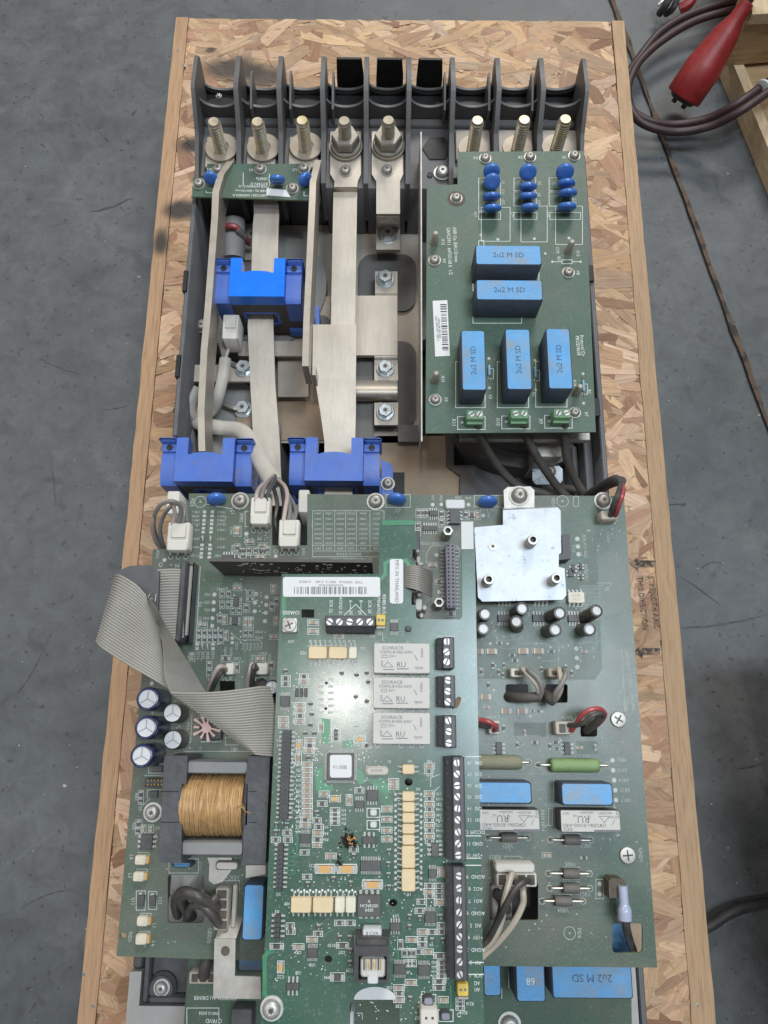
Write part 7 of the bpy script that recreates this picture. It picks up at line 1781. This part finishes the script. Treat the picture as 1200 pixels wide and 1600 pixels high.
for (tx, u, v, h, r) in [('SCR 32.', 517, 948, 5.2, -90), ('AGND 31', 532, 947, 5.2, -90), ('A', 547.5, 939.5, 5.2, -90), ('30', 548, 957, 5.2, -90), ('B', 564, 939.5, 5.2, -90), ('29', 562, 957, 5.2, -90), ('SCR 28', 577.5, 948, 5.2, -90), ('RS485 BUS', 600, 944, 5.2, -90), ('TERMINATION', 591.5, 944, 5, -90), ('CHASSIS', 455, 957, 5.6, 180), ('V23', 474, 1020, 5, 180), ('V21', 567, 1013, 4.5, 180), ('G10', 455, 1002, 4.5, 180), ('X24', 582, 994, 4, 180), ('S2', 593, 990, 5, -90), ('B1', 608, 1190, 4.5, 180), ('H1', 640, 1189, 4.5, 180), ('C83', 671, 1190, 4, 180), ('R191', 671, 1211, 4, 180), ('H5', 448.5, 1412, 5, 180), ('X5', 435, 1397, 5, 180), ('X5', 433, 1424.5, 5, 180), ('C31', 487, 1352.5, 4.5, 180), ('C22', 438.5, 1526, 5, 180), ('U8', 465.5, 1520, 5, 180), ('R94', 511, 1527, 4.5, 180), ('D29', 546, 1516, 5, 180), ('U13', 618.5, 1431, 4.5, 180), ('V4', 674, 1476, 4.5, 180), ('U5', 638, 1519, 4.5, 180), ('C85', 617 - 9, 1543, 4.5, 180), ('C30', 623, 1572, 4.5, 180), ('X7', 652, 1590, 5, 180), ('L3', 717, 1586, 5.5, -90), ('L2', 661, 1551, 5, 180), ('R216', 734, 1568, 4.5, 180), ('R218', 724, 1582, 4.5, 180), ('H7', 638.5, 1397, 4.5, 180), ('H2', 653, 1233, 4, 180), ('D27', 534, 1488, 4.5, 180), ('R120', 518, 1477, 4.5, 180), ('C82', 466, 1488, 4.5, 180), ('U18', 488, 1507.5, 4.5, 180)]: cbd.t(tx, u, v, h, r)
for i in range(14): cbd.t('C%d' % rk.randrange(10, 99), 466.5, 1195 + i * 8.05, 3.8, 180)
for i in range(5): cbd.t('C%d' % rk.randrange(60, 90), 686, 1240 + i * 16.6, 3.8, 180); cbd.t('R%d' % rk.randrange(160, 199), 686, 1248 + i * 16.6, 3.6, 180)
for i in range(4): cbd.t('R%d' % (72 + i), 537, 1266 + i * 6.6, 3.6, 180); cbd.t('R%d' % (222 + i), 679, 1504 + i * 7, 3.6, 180)
for i in range(3): cbd.t('R%d' % rk.randrange(40, 99), 509, 1292 + i * 10, 4, 180); cbd.t('C%d' % rk.randrange(40, 99), 462 - 3, 1102 + i * 12, 3.8, -90)
cbd.ln((538, 961), (556, 944), (572, 961), w=.9); cbd.ln((547.5, 942), (547.5, 952), w=.7); cbd.ln((564, 942), (564, 950), w=.7); cbd.ln((508, 990), (586, 990), w=.9); cbd.ln((481, 1009), (543, 1009), w=.7); cbd.ln((454, 1401), (556, 1401), w=.7); cbd.ln((598, 988), (598, 1001), w=.8); cbd.ln((673, 1229), (673, 1215), (687, 1210), w=.8); cbd.ln((680, 1235), (687, 1229), w=.8); cbd.ln((428, 1318), (446, 1318), w=.9); cbd.ln((425, 1428.5), (441, 1428.5), w=.9); cbd.ln((554, 1462), (554, 1534), w=.8)
# vias: tiny tinned dots, scattered where the board is busy
for k in range(620):
    u, v = rk.uniform(430, 695), rk.uniform(1050, 1595)
    if u > 600 and v < 1230: continue
    if u < 430 + (1600 - v) * 0: continue
    if u < 560 and 1535 < v: continue
    cbd.ink.dot(u, v, Z3 + .00009, rk.uniform(.6, 1.15), n=6)
for k in range(110):
    u, v = 455 + rk.gauss(0, 8), rk.uniform(1140, 1300); cbd.ink.dot(u, v, Z3 + .00009, rk.uniform(.7, 1.3), n=6)
for k in range(70):
    a_, r_ = rk.uniform(0, 6.28), rk.uniform(33, 52); cbd.ink.dot(531 + r_ * math.cos(a_), 1198 + r_ * math.sin(a_), Z3 + .00009, rk.uniform(.7, 1.2), n=6)
# burnt-out part and its shreds
e = empty('burnt_part', tuple(P(546, 1313, Z3)), drive)
e['label'] = 'blackened burst component in the middle of the control board'
t = MB(); rb_ = random.Random(9)
for k in range(60):
    a_, r_ = rb_.uniform(0, 6.28), abs(rb_.gauss(0, 7)); u, v = 546 + r_ * math.cos(a_), 1313 + r_ * math.sin(a_) * 1.2
    p = P(u, v, Z3 + rb_.uniform(.0002, .002)); s_ = rb_.uniform(.0004, .0013)
    t.add([p + Vector((rb_.uniform(-s_, s_), rb_.uniform(-s_, s_), rb_.uniform(-s_, s_) * .6)) for _ in range(4)], [(0, 1, 2), (0, 2, 3), (0, 3, 1), (1, 3, 2)])
t.build('charred_shreds', 'charred', e, kind='stuff')
ch2 = []
for i in range(18):
    a_ = 2 * math.pi * i / 18; r_ = rb_.uniform(8, 14); ch2.append((545 + r_ * math.cos(a_), 1313 + r_ * math.sin(a_) * 1.1))
MB().pplate(ch2, Z3 + .00015, Z3 + .00012).build('scorch_mark', 'charred', e)
t = MB()
for k in range(16):
    p = P(550 + rb_.gauss(0, 4), 1312 + rb_.gauss(0, 4), Z3 + .0022); s_ = .0010
    t.add([p + Vector((rb_.uniform(-s_, s_), rb_.uniform(-s_, s_), rb_.uniform(-s_, s_) * .6)) for _ in range(4)], [(0, 1, 2), (0, 2, 3), (0, 3, 1), (1, 3, 2)])
t.build('exposed_core', 'burnt_orange', e, kind='stuff')
t = MB()
for k in range(14):
    p = P(532 + rb_.gauss(0, 3), 1347 + rb_.gauss(0, 4), Z3 + .001); s_ = .0011
    t.add([p + Vector((rb_.uniform(-s_, s_), rb_.uniform(-s_, s_), rb_.uniform(-s_, s_) * .6)) for _ in range(4)], [(0, 1, 2), (0, 2, 3), (0, 3, 1), (1, 3, 2)])
t.build('charred_shreds', 'charred', e, kind='stuff')
# dry leaf scrap by the terminals
lf = MB(); q = [(712, 1094), (717, 1088), (721, 1091), (719, 1099), (714, 1106), (708, 1108), (706, 1104)]
lf.prism([P(u, v, Z3 + .001 + .001 * (i % 2)) for i, (u, v) in enumerate(q)], (0, 0, .0006))
thing(fix(lf.build('leaf_scrap', 'leaf_brown')), 'small brown dry scrap beside a three way black terminal block', 'debris')
cbd.done()
